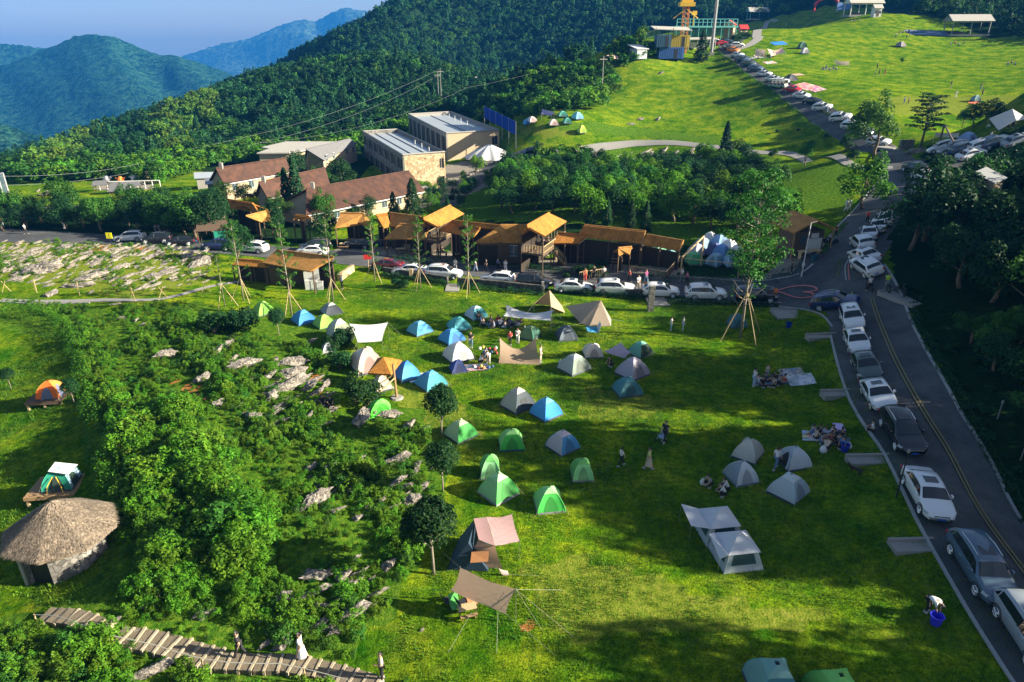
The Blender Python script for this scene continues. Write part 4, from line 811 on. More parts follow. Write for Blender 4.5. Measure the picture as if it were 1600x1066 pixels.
# ---------------------------------------------------------------- buildings
def V3(p): return Vector(p)
def local(pts, o): return [Vector(p)-o for p in pts]
def gable(name, A, B, Ea, Eb, th, mat, label, cat, group=None, posts=True, ground=None, wallm=None, deck=None, rail=False, postm=None, thk=.25, both=True, braces=False, door=True, far=None):
    """ridge A-B, near eave Ea-Eb (world points); the far slope mirrors the near one about the ridge"""
    o = (V3(A)+V3(B))/2; gz = ground if ground is not None else H(o.x, o.y); o = Vector((o.x, o.y, gz)); t = thing(name, o, 0, label, cat, group)
    A, B, Ea, Eb = local([A, B, Ea, Eb], o); r = B-A; rn = Vector((r.x, r.y, 0)).normalized()
    def mir(E, Q):
        d = E-Q; al = rn*(d.dot(rn)); pe = d-al; pe.z = 0; return Q+al-pe+Vector((0, 0, d.z))
    Fa, Fb = mir(Ea, A), mir(Eb, B)
    if far: Fa = A+(Fa-A)*far; Fb = B+(Fb-B)*far
    mb = MB(); mb.slab([A, B, Eb, Ea], thk)
    if both: mb.slab([A, B, Fb, Fa], thk)
    for P, Q in ((A, B),): mb.tube([P+Vector((0,0,.04)), Q+Vector((0,0,.04))], .12, 6)
    mb.build('roof', mat, t)
    zt = -thk
    if posts:
        pm = postm or WOODD
        fa, fb = [Vector((q.x, q.y, 0))+(Vector((k_.x, k_.y, 0))-Vector((q.x, q.y, 0)))*.1 for q, k_ in ((Fa, A), (Fb, B))]; g0 = min(H(o.x+fa.x, o.y+fa.y), H(o.x+fb.x, o.y+fb.y))-o.z-.3; MB().slab([fa+Vector((0,0,g0)), fb+Vector((0,0,g0)), fb+Vector((0,0,Fb.z-thk-.02)), fa+Vector((0,0,Fa.z-thk-.02))], .08).build('shade_backdrop', WOODVD, t)  # added dark sheet at the back, standing in for shade under the roof
        for P, Q in ((Ea, A), (Eb, B), (Fa, A), (Fb, B)):
            b = P+(Q-P)*.12; c = o.to_2d(); g = H(o.x+b.x, o.y+b.y)-o.z; MB().tube([(b.x, b.y, g-.1), (b.x, b.y, b.z+zt+.05)], .10, 6).build('post', pm, t)
        for P, Q in (((Ea+A*0)*1, Eb), (Fa, Fb)):
            b = P+(Q-P)*.5+((A+B)/2-(P+Q)/2)*.12; g = H(o.x+b.x, o.y+b.y)-o.z; MB().tube([(b.x, b.y, g-.1), (b.x, b.y, b.z+zt)], .10, 6).build('post', pm, t)
    if braces:
        for P, Q, K in ((Ea, Fa, A), (Eb, Fb, B)):
            p = P+(K-P)*.1-Vector((0,0,.3)); q = Q+(K-Q)*.1-Vector((0,0,.3)); m = MB().tube([p, q], .07, 5).tube([(p+q)/2, K-Vector((0,0,.3))], .06, 5).tube([p, K-Vector((0,0,.3))], .06, 5); m.build('truss', WOODP, t)
    if deck is not None:
        ps = [Ea+(A-Ea)*.08, Eb+(B-Eb)*.08, Fb+(B-Fb)*.08, Fa+(A-Fa)*.08]; ps = [Vector((p.x, p.y, deck)) for p in ps]; MB().slab(ps, .25).build('deck', WOODD, t)
        if rail:
            m = MB()
            for p, q in zip(ps, ps[1:]+ps[:1]):
                m.tube([p+Vector((0,0,1)), q+Vector((0,0,1))], .05, 5); m.tube([p+Vector((0,0,.25)), q+Vector((0,0,.25))], .03, 5); k = max(2, int((q-p).length/.35))
                for i in range(k): a = p+(q-p)*i/k; m.tube([a, a+Vector((0,0,1))], .025, 4)
            m.build('railing', WOODP, t)
    if wallm:
        ins = [Ea+(A-Ea)*.14, Eb+(B-Eb)*.14, Fb+(B-Fb)*.14, Fa+(A-Fa)*.14]; ap = [A+(B-A)*.03, B+(A-B)*.03]; m = MB(); g0 = min(H(o.x+p.x, o.y+p.y)-o.z for p in ins)-.3
        i0 = [V3(p) for p in ins]; i0[0] += (i0[1]-i0[0])*.03; i0[1] += (i0[0]-i0[1])*.03; i0[2] += (i0[3]-i0[2])*.03; i0[3] += (i0[2]-i0[3])*.03
        bt = [Vector((p.x, p.y, g0)) for p in i0]; tp = [p-Vector((0,0,thk*.9)) for p in i0]
        vs = bt+tp+[ap[0]-Vector((0,0,thk)), ap[1]-Vector((0,0,thk))]
        m.add(vs, [(0,1,5,4),(2,3,7,6),(1,2,6,9,5),(3,0,4,8,7)]); m.build('wall', wallm, t)
        # windows and a door on the near long wall
        a, b = bt[0], bt[1]; L = (b-a).length; u = (b-a).normalized(); n_ = Vector((u.y, -u.x, 0)); 
        if n_.dot(Vector((o.x, o.y, 0))) > 0: n_ = -n_
        k = max(2, int(L/3.2)); hh = tp[0].z-g0
        for i in range(k):
            c = a+u*(L*(i+.5)/k)+n_*.03; w_ = .55
            if door and i == k//2: z0, z1, nm, mt_ = .3, min(2.3, hh-.1), 'door', WOODD
            else: z0, z1, nm, mt_ = max(.9, hh-1.9), hh-.5, 'window', GLASSB
            q = [c-u*w_, c+u*w_]; fr = MB(); fr.slab([q[0]+Vector((0,0,z0)), q[1]+Vector((0,0,z0)), q[1]+Vector((0,0,z1)), q[0]+Vector((0,0,z1))], -.05*(1 if True else 1))
            w_o = fr.build(nm, mt_, t)
            if nm == 'window':
                f = MB(); 
                for s0, s1 in ((z0-.06, z0), (z1, z1+.06)): f.slab([q[0]+n_*.05+Vector((0,0,s0)), q[1]+n_*.05+Vector((0,0,s0)), q[1]+n_*.05+Vector((0,0,s1)), q[0]+n_*.05+Vector((0,0,s1))], .08)
                f.tube([c+n_*.05+Vector((0,0,z0)), c+n_*.05+Vector((0,0,z1))], .03, 4); f.build('frame', WHITE, w_o)
    return t, o
PG = 'thatched pavilions along the road'
def zg(x, y): return G(x, y).z
# raised and long roofs: pixels with an assumed height over the ground
def roofpx(name, a, za, b, zb, ea, zea, eb, zeb, gz, **k):
    return gable(name, Wz(a[0], a[1], gz+za), Wz(b[0], b[1], gz+zb), Wz(ea[0], ea[1], gz+zea), Wz(eb[0], eb[1], gz+zeb), 0, k.pop('mat', THATCH), ground=gz, **k)
def tables(t, spots):
    pass
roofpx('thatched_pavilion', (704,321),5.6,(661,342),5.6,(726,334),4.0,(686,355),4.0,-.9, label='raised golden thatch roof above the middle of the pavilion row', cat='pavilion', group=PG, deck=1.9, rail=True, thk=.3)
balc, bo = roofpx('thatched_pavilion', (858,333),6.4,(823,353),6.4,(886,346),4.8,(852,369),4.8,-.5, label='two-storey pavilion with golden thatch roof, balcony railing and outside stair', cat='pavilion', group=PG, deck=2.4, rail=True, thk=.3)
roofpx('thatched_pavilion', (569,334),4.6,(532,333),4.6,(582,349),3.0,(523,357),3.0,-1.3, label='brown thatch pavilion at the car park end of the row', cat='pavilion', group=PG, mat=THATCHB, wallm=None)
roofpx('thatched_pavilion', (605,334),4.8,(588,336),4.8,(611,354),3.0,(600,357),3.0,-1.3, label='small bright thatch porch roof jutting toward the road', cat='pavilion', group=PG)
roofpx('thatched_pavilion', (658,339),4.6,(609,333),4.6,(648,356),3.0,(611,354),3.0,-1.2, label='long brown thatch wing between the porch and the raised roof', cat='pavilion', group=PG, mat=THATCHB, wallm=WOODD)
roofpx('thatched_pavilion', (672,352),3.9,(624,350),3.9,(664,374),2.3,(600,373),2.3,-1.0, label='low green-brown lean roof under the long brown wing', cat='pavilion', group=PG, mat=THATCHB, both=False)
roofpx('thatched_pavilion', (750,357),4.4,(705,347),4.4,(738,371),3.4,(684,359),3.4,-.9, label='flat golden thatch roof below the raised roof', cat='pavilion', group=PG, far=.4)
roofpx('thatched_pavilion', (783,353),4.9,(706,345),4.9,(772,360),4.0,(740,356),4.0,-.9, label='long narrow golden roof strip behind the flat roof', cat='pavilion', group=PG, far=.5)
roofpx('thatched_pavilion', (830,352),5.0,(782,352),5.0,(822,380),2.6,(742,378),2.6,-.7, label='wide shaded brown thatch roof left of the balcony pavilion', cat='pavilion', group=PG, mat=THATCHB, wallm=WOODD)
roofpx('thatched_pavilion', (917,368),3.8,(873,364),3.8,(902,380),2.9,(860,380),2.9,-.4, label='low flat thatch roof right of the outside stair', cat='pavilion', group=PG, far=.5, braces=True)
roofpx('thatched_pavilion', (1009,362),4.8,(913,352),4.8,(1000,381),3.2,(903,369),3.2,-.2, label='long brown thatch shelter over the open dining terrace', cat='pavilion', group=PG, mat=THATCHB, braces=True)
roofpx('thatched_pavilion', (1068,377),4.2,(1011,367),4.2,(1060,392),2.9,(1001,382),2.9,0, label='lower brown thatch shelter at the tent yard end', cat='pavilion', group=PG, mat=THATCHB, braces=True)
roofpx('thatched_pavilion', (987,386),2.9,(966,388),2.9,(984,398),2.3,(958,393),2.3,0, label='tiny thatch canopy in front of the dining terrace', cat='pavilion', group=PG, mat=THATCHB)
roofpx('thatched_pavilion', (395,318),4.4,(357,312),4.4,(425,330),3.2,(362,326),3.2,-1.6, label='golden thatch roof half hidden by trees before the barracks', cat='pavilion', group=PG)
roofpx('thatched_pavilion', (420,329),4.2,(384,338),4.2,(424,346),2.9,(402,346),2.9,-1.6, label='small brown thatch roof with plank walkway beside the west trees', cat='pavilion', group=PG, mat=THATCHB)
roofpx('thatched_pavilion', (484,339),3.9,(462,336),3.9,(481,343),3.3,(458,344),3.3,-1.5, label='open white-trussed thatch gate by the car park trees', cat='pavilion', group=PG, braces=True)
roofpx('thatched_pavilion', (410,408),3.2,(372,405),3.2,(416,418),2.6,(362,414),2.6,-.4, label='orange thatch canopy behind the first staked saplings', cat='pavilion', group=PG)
# outside stair of the balcony pavilion
sA = Wz(856,384, 1.9)-bo; sB = G(884,415)-bo; m = MB(); n_ = 14
for i in range(n_):
    c = sA+(sB-sA)*i/n_; m.box(-.6, -.18, -.05, .6, .18, 0, atan2(sB.y-sA.y, sB.x-sA.x)+pi/2, c)
m.build('stair', WOODP, balc)
for off in (-.6, .6):
    d = Vector(((sB-sA).y, -(sB-sA).x, 0)).normalized()*off; m = MB(); m.tube([sA+d+Vector((0,0,1)), sB+d+Vector((0,0,1))], .05, 5)
    for i in range(10): c = sA+(sB-sA)*i/9+d; m.tube([c, c+Vector((0,0,1))], .03, 4)
    m.build('stair_rail', WOODP, balc)
# counters, tables and benches under the roofs
def place_box_thing(nm, x, y, dims, mats, label, cat, group=None, rz=0, z=None):
    p = G(x, y)
    if z is not None: p = Wz(x, y, z)
    t = thing(nm, p, rz, label, cat, group); return t, p
tb = None
for i, (x, y) in enumerate([(628,396),(652,398),(690,402),(720,404),(742,405),(835,405),(822,402),(775,408),(925,405),(945,402),(965,412),(985,402),(1000,405),(1020,408),(540,388)]):
    p = G(x, y)
    if tb is None:
        tb = thing('dining_table', p, .3, lab('wooden dining table', x, y), 'table', 'tables under the thatch'); MB().box(-.8,-.4,.70,.8,.4,.76).build('table_top', WOODP, tb)
        for sx in (-.7,.7):
            for sy in (-.3,.3): MB().box(sx-.04,sy-.04,0,sx+.04,sy+.04,.70).build('leg', WOODD, tb)
        for sy in (-.75,.75): MB().box(-.75,sy-.15,.40,.75,sy+.15,.45).box(-.6,sy-.05,0,-.5,sy+.05,.4).box(.5,sy-.05,0,.6,sy+.05,.4).build('bench', WOOD, tb)
    else: dup(tb, p, R.uniform(-.5,.5), label=lab('wooden dining table', x, y))
for i, (x, y, mt_, wd) in enumerate([(770,398,WHITE,'white drinks fridge'),(806,402,WHITE,'white service counter'),(590,385,GLASSB,'glass-fronted stall counter'),(640,392,CREAM,'pale stall counter'),(1012,404,CREAM,'pale stall counter'),(876,404,WOODP,'bamboo bar counter'),(551,384,DARKM,'black stage box')]):
    p = G(x, y); t = thing('stall_counter', p, .15, lab(wd, x, y), 'counter', 'counters under the thatch')
    MB().box(-.8,-.35,0,.8,.35,1.0).build('cabinet', mt_, t); MB().box(-.9,-.42,1.003,.9,.42,1.07).build('worktop', WOOD, t)
    if i in (0, 1): MB().box(-.7,-.36,1.2,.7,.2,1.9).build('display', WHITE, t)
# terrace parapets
for a, b, l_ in [((905,438),(945,432),'west'),((985,428),(1040,437),'middle'),((1040,437),(1062,412),'east')]:
    A, B = G(*a), G(*b); t = thing('terrace_fence', A, 0, f'dark slatted parapet on the {l_} side of the dining terrace', 'fence'); d = B-A; m = MB(); k = max(3, int(d.length/.25))
    for i in range(k+1): c = d*i/k; m.tube([c, c+Vector((0,0,1.0))], .04, 4)
    m.build('slat_panel', WOODD, t); MB().tube([(0,0,1.03), d+Vector((0,0,1.03))], .06, 5).build('rail', WOODP, t)
# ---- kiosk on the lawn side: thatched with white cabinets
kt, ko = roofpx('roadside_kiosk', (521,402),4.3,(432,391),4.3,(484,424),3.0,(409,410),3.0,-.3, label='thatched roadside kiosk with white cabinets at its lawn corner', cat='kiosk', mat=THATCHB, far=.55)
b = G(490,448)-ko
MB().box(-.9,-.5,0,.9,.5,2.6, .1, b).build('wall', WHITE, kt); 
for i, dx in enumerate((-1.0, .0, .95)): c = G(483+i*9, 452)-ko; MB().box(-.35,-.3,0,.35,.3,1.15-.2*(i == 2), .1, c).build('cabinet', WHITE, kt)
b2 = G(455,440)-ko; MB().box(-2.2,-1.2,0,2.0,1.4,2.2, .1, b2).build('booth', WOODD, kt); MB().box(-1.2,-.04,1.0,1.2,.0,1.7,.1,b2+Vector((0,-1.25,0))).build('window', GLASSB, kt)
# ---- corner kiosk by the junction
kt2, ko2 = roofpx('corner_kiosk', (1262,338),4.1,(1226,342),4.1,(1274,350),3.1,(1262,364),2.9,zg(1245,392), label='small brown-roofed kiosk with white front beside the junction', cat='kiosk', mat=THATCHB, posts=False, thk=.18) if False else (None, None)
p = G(1247,394); t = thing('corner_kiosk', p, .25, 'small brown-roofed kiosk with white boards beside the junction', 'kiosk'); t.scale = (1.2, 1.2, 1.25)
MB().box(-1.7,-1.3,0,1.7,1.3,2.4).build('wall', WOODD, t); MB().box(-.2,-1.36,.2,1.5,-1.303,1.7).build('front_board', WHITE, t); MB().box(.2,-1.42,1.75,1.0,-1.303,2.2).build('menu_board', WHITE, t); MB().box(1.703,-1.1,.3,1.76,1.1,2.1).build('side_board', WHITE, t); MB().box(-1.0,-1.38,1.1,-.4,-1.303,2.1).build('window', GLASSB, t)
MB().slab([(0,-2.1,3.75),(0,2.1,3.75),(2.5,2.1,2.65),(2.5,-2.1,2.65)],.15).slab([(0,-2.1,3.753),(0,2.1,3.753),(-2.5,2.1,2.65),(-2.5,-2.1,2.65)],.15).build('roof', THATCHB, t)
for sx in (-2.2,2.2):
    for sy in (-1.9,1.9): MB().tube([(sx,sy,-.2),(sx,sy,2.7)],.07,6).build('post', WOOD, t)
MB().box(-1.5,-2.4,.7,.9,-1.8,.78).box(-1.4,-2.3,0,-1.3,-1.9,.7).box(.7,-2.3,0,.8,-1.9,.7).build('shelf', WOODP, t)
# ---- red-roofed barracks
for nm, A, B, E1, E2, zr, ze, gz in [('northern red-roofed barrack with cream front and dark gable end',(337,263),(446,247),(350,287),(456,268),5.2,2.6,-1.4),('middle red-roofed barrack partly hidden by trees',(404,285),(508,262),(418,309),(516,289),5.2,2.6,-1.5),('longest red-roofed barrack with mossy pink stains on its roof',(479,295),(639,267),(478,336),(664,298),5.4,2.4,-1.6)]:
    t, o = roofpx('barrack', A, zr, B, zr, E1, ze, E2, ze, gz, label=nm, cat='building', group='red-roofed barracks', mat=TILE, wallm=CREAM, posts=False, thk=.22, both=True)
    c = (Wz(A[0], A[1], gz+zr)-o); MB().box(-.3,-.3,-.6,.3,.3,.9,0,c+(Wz(B[0],B[1],gz+zr)-Wz(A[0],A[1],gz+zr)).normalized()*1.2).build('chimney', CONC, t)
    E1w, E2w = Wz(E1[0],E1[1],gz+ze)-o, Wz(E2[0],E2[1],gz+ze)-o; MB().tube([E1w-Vector((0,0,.28)), E2w-Vector((0,0,.28))], .12, 4).build('gutter', WHITE, t)
for x, y, wd in [(322,287,'pale blue corrugated shed roof beside the northern barrack'),(340,297,'low grey shed beside the northern barrack')]:
    p = G(x, y+6); t = thing('shed', p, .4, wd, 'shed'); MB().slab([(-2,-2,2.5),(3,-2,2.3),(3,2,2.9),(-2,2,3.1)],.12).build('roof', GREYM if y > 290 else ROOFW, t); MB().box(-1.6,-1.6,0,2.6,1.6,2.2).build('wall', CONC, t)
p = G(655,308); t = thing('gatehouse', p, .3, 'tiny cream gatehouse wall at the long barrack corner', 'hut'); MB().box(-1.6,-.8,0,1.6,.8,1.9).build('wall', CREAM, t); MB().box(-1.8,-1,1.903,1.8,1,2.05).build('roof', CONC, t)
# ---- grey roofed sheds
gz = -3.5; zz = gz+4.5
pf = [Wz(x, y, zz) for x, y in [(401,239),(421,232),(408,230),(447,221),(527,221),(478,234),(452,238.5)]]; o = Vector((sum(q.x for q in pf)/7, sum(q.y for q in pf)/7, gz)); t = thing('flat_shed', o, 0, 'low shed with a wide pale flat roof before the woods', 'building')
MB().slab(local(pf, o), .3).build('roof', TILEL, t); q = [pf[0], pf[3], pf[4], pf[6]]; q = [o+(v-o)*.93 for v in q]; m = MB(); lo = local(q, o)
m.add([Vector((v.x, v.y, -1)) for v in lo]+[Vector((v.x, v.y, 4.25)) for v in lo], [(0,1,5,4),(1,2,6,5),(2,3,7,6),(3,0,4,7)]); m.build('wall', CREAM, t)
roofpx('grey_barrack', (547,217),6,(478,233),6,(559,224),4.6,(507,251),3,-3.6, label='grey-roofed building with a pale gable edge left of the stone block', cat='building', mat=TILEG, wallm=CREAM, posts=False)
# ---- two flat-roofed stone blocks
def block(name, quad, zr, gz, label, wm, wl, par=.7, cols=8, floors=1):
    """quad: front-left, front-right, back-right, back-left roof corners in pixels"""
    q = [Wz(x, y, zr) for x, y in quad]; q[2] = q[1]+(q[3]-q[0])*((q[2]-q[1]).length/(q[3]-q[0]).length)*1.0
    o = Vector((sum(v.x for v in q)/4, sum(v.y for v in q)/4, gz)); t = thing(name, o, 0, label, 'building'); L = local(q, o); h = zr-gz
    def wallface(a, b, mat, nm, ops=()):
        """upright wall from a to b with real openings: (u0,u1,z0,z1) in fractions and metres"""
        u = b-a; ln = u.length; un = u/ln; n_ = Vector((-un.y, un.x, 0)); us = sorted({0, 1}|{o_[0] for o_ in ops}|{o_[1] for o_ in ops}); zs = sorted({-1.5, h}|{o_[2] for o_ in ops}|{o_[3] for o_ in ops}); m = MB()
        for u0, u1 in zip(us, us[1:]):
            for z0, z1 in zip(zs, zs[1:]):
                uc, zc = (u0+u1)/2, (z0+z1)/2
                if any(o_[0] < uc < o_[1] and o_[2] < zc < o_[3] for o_ in ops): continue
                p0, p1 = a+u*u0, a+u*u1; p0 = Vector((p0.x, p0.y, 0)); p1 = Vector((p1.x, p1.y, 0)); Z = Vector((0,0,1))
                m.add([p0+Z*z0, p1+Z*z0, p1+Z*z1, p0+Z*z1, p0+Z*z0+n_*.35, p1+Z*z0+n_*.35, p1+Z*z1+n_*.35, p0+Z*z1+n_*.35], [(0,1,2,3),(7,6,5,4),(0,4,5,1),(1,5,6,2),(2,6,7,3),(3,7,4,0)])
        m.build(nm, mat, t)
        for o_ in ops:
            p0, p1 = a+u*o_[0]+n_*.2, a+u*o_[1]+n_*.2; m = MB()
            w_ = MB().add([(p0.x,p0.y,o_[2]),(p1.x,p1.y,o_[2]),(p1.x,p1.y,o_[3]),(p0.x,p0.y,o_[3])],[(0,1,2,3)]).build('window', BLACK, t)
            f = MB(); f.tube([(p0.x,p0.y,o_[2]),(p1.x,p1.y,o_[2])],.06,4); f.tube([((p0.x+p1.x)/2,(p0.y+p1.y)/2,o_[2]),((p0.x+p1.x)/2,(p0.y+p1.y)/2,o_[3])],.05,4); f.build('frame', CONC, w_)
    FL, FR, BR, BL = L
    wallface(FL, FR, wm, 'front_wall', [(.86,.97,h*.58,h*.84)]+([(.84,.98,.3,h*.36)] if floors > 1 else []))
    wallface(FR, BR, wl, 'right_wall'); wallface(BR, BL, wl, 'rear_wall')
    ops = []
    for i in range(cols):
        u0 = (i+.12)/cols; u1 = (i+.88)/cols
        for f in range(floors): ops.append((1-u1, 1-u0, h*(f/floors)+.7, h*((f+1)/floors)-.9))
    wallface(BL, FL, wl, 'left_wall', ops)
    zr_ = h-par; MB().slab([Vector((v.x*.985, v.y*.985, zr_)) for v in L], .3).build('roof', ROOFW, t)
    m = MB(); 
    for a, b in zip(L, L[1:]+L[:1]): m.tube([Vector((a.x, a.y, h+.08)), Vector((b.x, b.y, h+.08))], .22, 4)
    m.build('parapet_cap', CONC, t)
    for i in range(3 if floors > 1 else 6):
        u = .3+.1*i; c = (FL+(BL-FL)*(.25+.12*i))*.5+(FR+(BR-FR)*(.25+.12*i))*.5; c = FR+(BR-FR)*(.15+.14*i)+(FL-FR)*.18; m = MB().tube([(c.x, c.y, zr_), (c.x, c.y, zr_+1.1)], .09, 6); m.build('vent_pipe', WHITE, t)
    for k in ((.33,.66) if floors > 1 else (.5,)):
        a = FL+(FR-FL)*k; b = BL+(BR-BL)*k; MB().tube([Vector((a.x*.96, a.y*.96, zr_+.05)), Vector((b.x*.96, b.y*.96, zr_+.05))], .12, 4).build('roof_seam', DARKM, t)
    return t
block('stone_block', [(629,243),(695,238),(637,202),(567,206)], 3.6, -4.6, 'two-storey tan stone block with a pale flat roof and shaded window bays', STONE, STONEG, cols=7, floors=2)
block('flat_block', [(697,209),(780,204),(712,175),(638,179)], 5.0, -3.4, 'flat-roofed pale concrete block with one square opening above the tarpaulin', CREAM, CONC, cols=8)
# white tarpaulin over a heap
p = G(765,247); m = MB(); rows = []
for j in range(9):
    k = j/8; row = []
    for i in range(40):
        a = 2*pi*i/40; r_ = 4.6*k**1.0*(1+.12*sin(a*9)*k); row.append((cos(a)*r_*1.3, sin(a)*r_, 3.4*(1-k)**.8+.25*sin(a*9)*k*(1-k)*2))
    rows.append(row)
m.grid(rows, True); o = m.build('tarpaulin', WHITE, smooth=True); o.location = p; tag(o, 'white pleated tarpaulin draped over a heap in front of the flat block', 'tarpaulin')
for x, y, s_, w_ in [(757,258,1.6,'large pink boulder before the tarpaulin'),(746,268,.9,'pale boulder by the courtyard road'),(735,274,.8,'small boulder by the courtyard road')]:
    o = bpy.data.objects.new('boulder', RM[2]); S.collection.objects.link(o); o.location = G(x, y); o.scale = (s_*1.4, s_*1.3, s_*1.4); tag(o, w_, 'boulder')
# blue screen
A, B = G(760,182), G(806,214); A, B = Wz(757,186, 6), Wz(806,213, 5.0)
t = thing('blue_screen', A, 0, 'long blue hoarding behind the flat block', 'hoarding'); d = B-A; m = MB(); m.add([(0,0,-1),(d.x,d.y,d.z-1),(d.x,d.y,d.z+3.0),(0,0,3.0)],[(0,1,2,3)]); n0 = Vector((d.y,-d.x,0)).normalized()*.06
m = MB().add([Vector(v)+k*n0 for k in (-1,1) for v in ((0,0,.3),(d.x,d.y,d.z+.3),(d.x,d.y,d.z+3.4),(0,0,3.4))],[(0,1,2,3),(7,6,5,4),(0,4,5,1),(1,5,6,2),(2,6,7,3),(3,7,4,0)]); m.build('panel', BLUE, t)
for i in range(6): c = d*i/5; MB().tube([c-Vector((0,0,3)), c+Vector((0,0,3.5))], .08, 5).build('post', GREYM, t)
# ---- stone hut with thatch, octagonal
p = G(92,900); hutx = Vector((p.x, p.y+1.2, p.z)); t = thing('stone_hut', hutx, 0, 'round stone hut with shaggy grey thatch and a dark doorway', 'hut'); t.scale = (.94, .94, .92)
a0 = .15; r0 = 2.25; hh = 2.6; m = MB(); n_ = 8; pts = [(cos(a0+i*pi/4)*r0*1.05, sin(a0+i*pi/4)*r0) for i in range(8)]
door = 5
for i in range(8):
    (x0, y0), (x1, y1) = pts[i], pts[(i+1)%8]
    if i == 5: continue
    m.add([(x0,y0,-.6),(x1,y1,-.6),(x1,y1,hh),(x0,y0,hh),(x0*.86,y0*.86,-.6),(x1*.86,y1*.86,-.6),(x1*.86,y1*.86,hh),(x0*.86,y0*.86,hh)],[(0,1,2,3),(7,6,5,4),(0,4,5,1),(1,5,6,2),(2,6,7,3),(3,7,4,0)])
m.build('wall', STONEG, t); (x0, y0), (x1, y1) = pts[5], pts[6]
MB().add([(x0*.9,y0*.9,-.1),(x1*.9,y1*.9,-.1),(x1*.9,y1*.9,hh),(x0*.9,y0*.9,hh)],[(0,1,2,3)]).build('door', BLACK, t)
MB().box(-.09,-.09,-.4,.09,.09,2.4,0,(pts[5][0]*1.15, pts[5][1]*1.0,0)).build('post', CONC, t)
rows = []; rr = np.random.RandomState(5)
for j in range(13):
    k = j/12; row = []
    for i in range(64):
        a = a0+2*pi*i/64; fa = ((a-a0)%(pi/4))-pi/8; oc = cos(pi/8)/cos(fa); r_ = (.32+2.75*k)*oc*(1+rr.randn()*.008); row.append((cos(a)*r_*1.08, sin(a)*r_, 4.6-(1.95*k**1.05)+rr.randn()*.02))
    rows.append(row)
rows.insert(0, [(0,0,4.75)]*64); rows.append([(v[0]*.97, v[1]*.97, v[2]-.28) for v in rows[-1]]); rows.append([(v[0]*.6, v[1]*.6, 3.1) for v in rows[-2]])
m = MB().grid(rows, True); rf = m.build('roof', THATCHG, t)
# shaggy straw strands on the roof
rs2 = np.random.RandomState(8); N = 9000; k = np.sqrt(rs2.rand(N)); a = rs2.rand(N)*6.283; fa = (a % (pi/4))-pi/8; oc = cos(pi/8)/np.cos(fa); r_ = (.32+2.75*k)*oc; a2 = a+a0
C = np.stack([np.cos(a2)*r_*1.08, np.sin(a2)*r_, 4.62-1.95*k**1.05], 1); dn = np.stack([np.cos(a2)*1.0, np.sin(a2), np.full(N, -.62)], 1); dn /= np.linalg.norm(dn, axis=1)[:, None]
pr = np.stack([-np.sin(a2), np.cos(a2), a2*0], 1)*.018; L = (.14+.18*rs2.rand(N))[:, None]; up = np.array([0,0,.05])*rs2.rand(N)[:, None]+rs2.randn(N, 3)*.02
Vs = np.stack([C-pr, C+pr, C+dn*L+up], 1).reshape(-1, 3); polymesh('straw', Vs, np.arange(3*N).reshape(N, 3), THATCHG, parent=rf)
# ---- bamboo/stone steps at the bottom
SP_ = [(78,966),(115,968),(160,985),(200,1000),(250,1008),(300,1024),(350,1037),(400,1040),(450,1040),(500,1050),(545,1062),(600,1078)]
P3 = [G(*q) for q in SP_]; ln = [0]
for a, b in zip(P3, P3[1:]): ln.append(ln[-1]+(b-a).length)
k = 0; s_ = 0; st = thing('stone_steps', P3[0], 0, 'flagstone steps winding down through the scrub', 'steps'); o0 = P3[0]; FLG = plain('flagstone', (.16,.13,.09), .9, bump=.7, var=.45, scale=1.6); RIS = plain('pale_riser', (.36,.30,.21), .85, bump=.6, var=.45); i = 0; STEPC = []
while s_ < ln[-1]-.4:
    j = max(q for q in range(len(ln)) if ln[q] <= s_); j = min(j, len(P3)-2); u = (s_-ln[j])/(ln[j+1]-ln[j]); c = P3[j]+(P3[j+1]-P3[j])*u; d = (P3[j+1]-P3[j]).normalized(); rz = atan2(d.y, d.x); w_ = .62 if 2 < j < 6 else .5
    c.z = H(c.x, c.y)+.22; L_ = .62; STEPC.append((c.copy(), rz))
    if not (j in (2,) and i % 3 == 1): MB().box(-L_/2,-w_,-.35,L_/2-.13,w_,0,rz+R.uniform(-.05,.05),c-o0).mat(1).box(L_/2-.125,-w_-R.random()*.08,-.3,L_/2,w_+R.random()*.08,.05,rz+R.uniform(-.07,.07),c-o0).build('step', [FLG, RIS], st)
    s_ += L_+.01; i += 1
m = MB(); side = -1.05; pts = []
for c, rz in STEPC[::2]: pts.append(c-o0+Vector((sin(rz)*.68, -cos(rz)*.68, .7)))
rp = thing('rope_rail', o0, 0, 'pale rope handrail along the stone steps', 'handrail'); MB().tube(pts, .022, 5).build('rope', ROPE, rp)
for q in pts[::4]: MB().tube([q-Vector((0,0,1.1)), q+Vector((0,0,.03))], .035, 5).build('post', WOODP, rp)
# ---- low stone wall along the lawn road, walls and platforms
def wall(pts, h, th, mat, label, cat='wall', name='stone_wall', dz=0, ink=0):
    P3 = [G(*q) for q in pts]; o = P3[0]; m = MB()
    for a, b in zip(P3, P3[1:]):
        k = max(1, int((b-a).length/3))
        for i in range(k):
            c, d = a+(b-a)*i/k, a+(b-a)*(i+1)/k; c.z = H(c.x, c.y); d.z = H(d.x, d.y); n0 = Vector((-(d-c).y, (d-c).x, 0)).normalized()*th/2; c, d = c-o, d-o; Z = Vector((0,0,h+dz)); B = Vector((0,0,.4))
            m.add([c-n0-B, d-n0-B, d-n0+Z, c-n0+Z, c+n0-B, d+n0-B, d+n0+Z, c+n0+Z], [(0,1,2,3),(7,6,5,4),(0,4,5,1),(1,5,6,2),(2,6,7,3),(3,7,4,0)])
    ob = m.build(name, mat); ob.location = o; return tag(ob, label, cat)
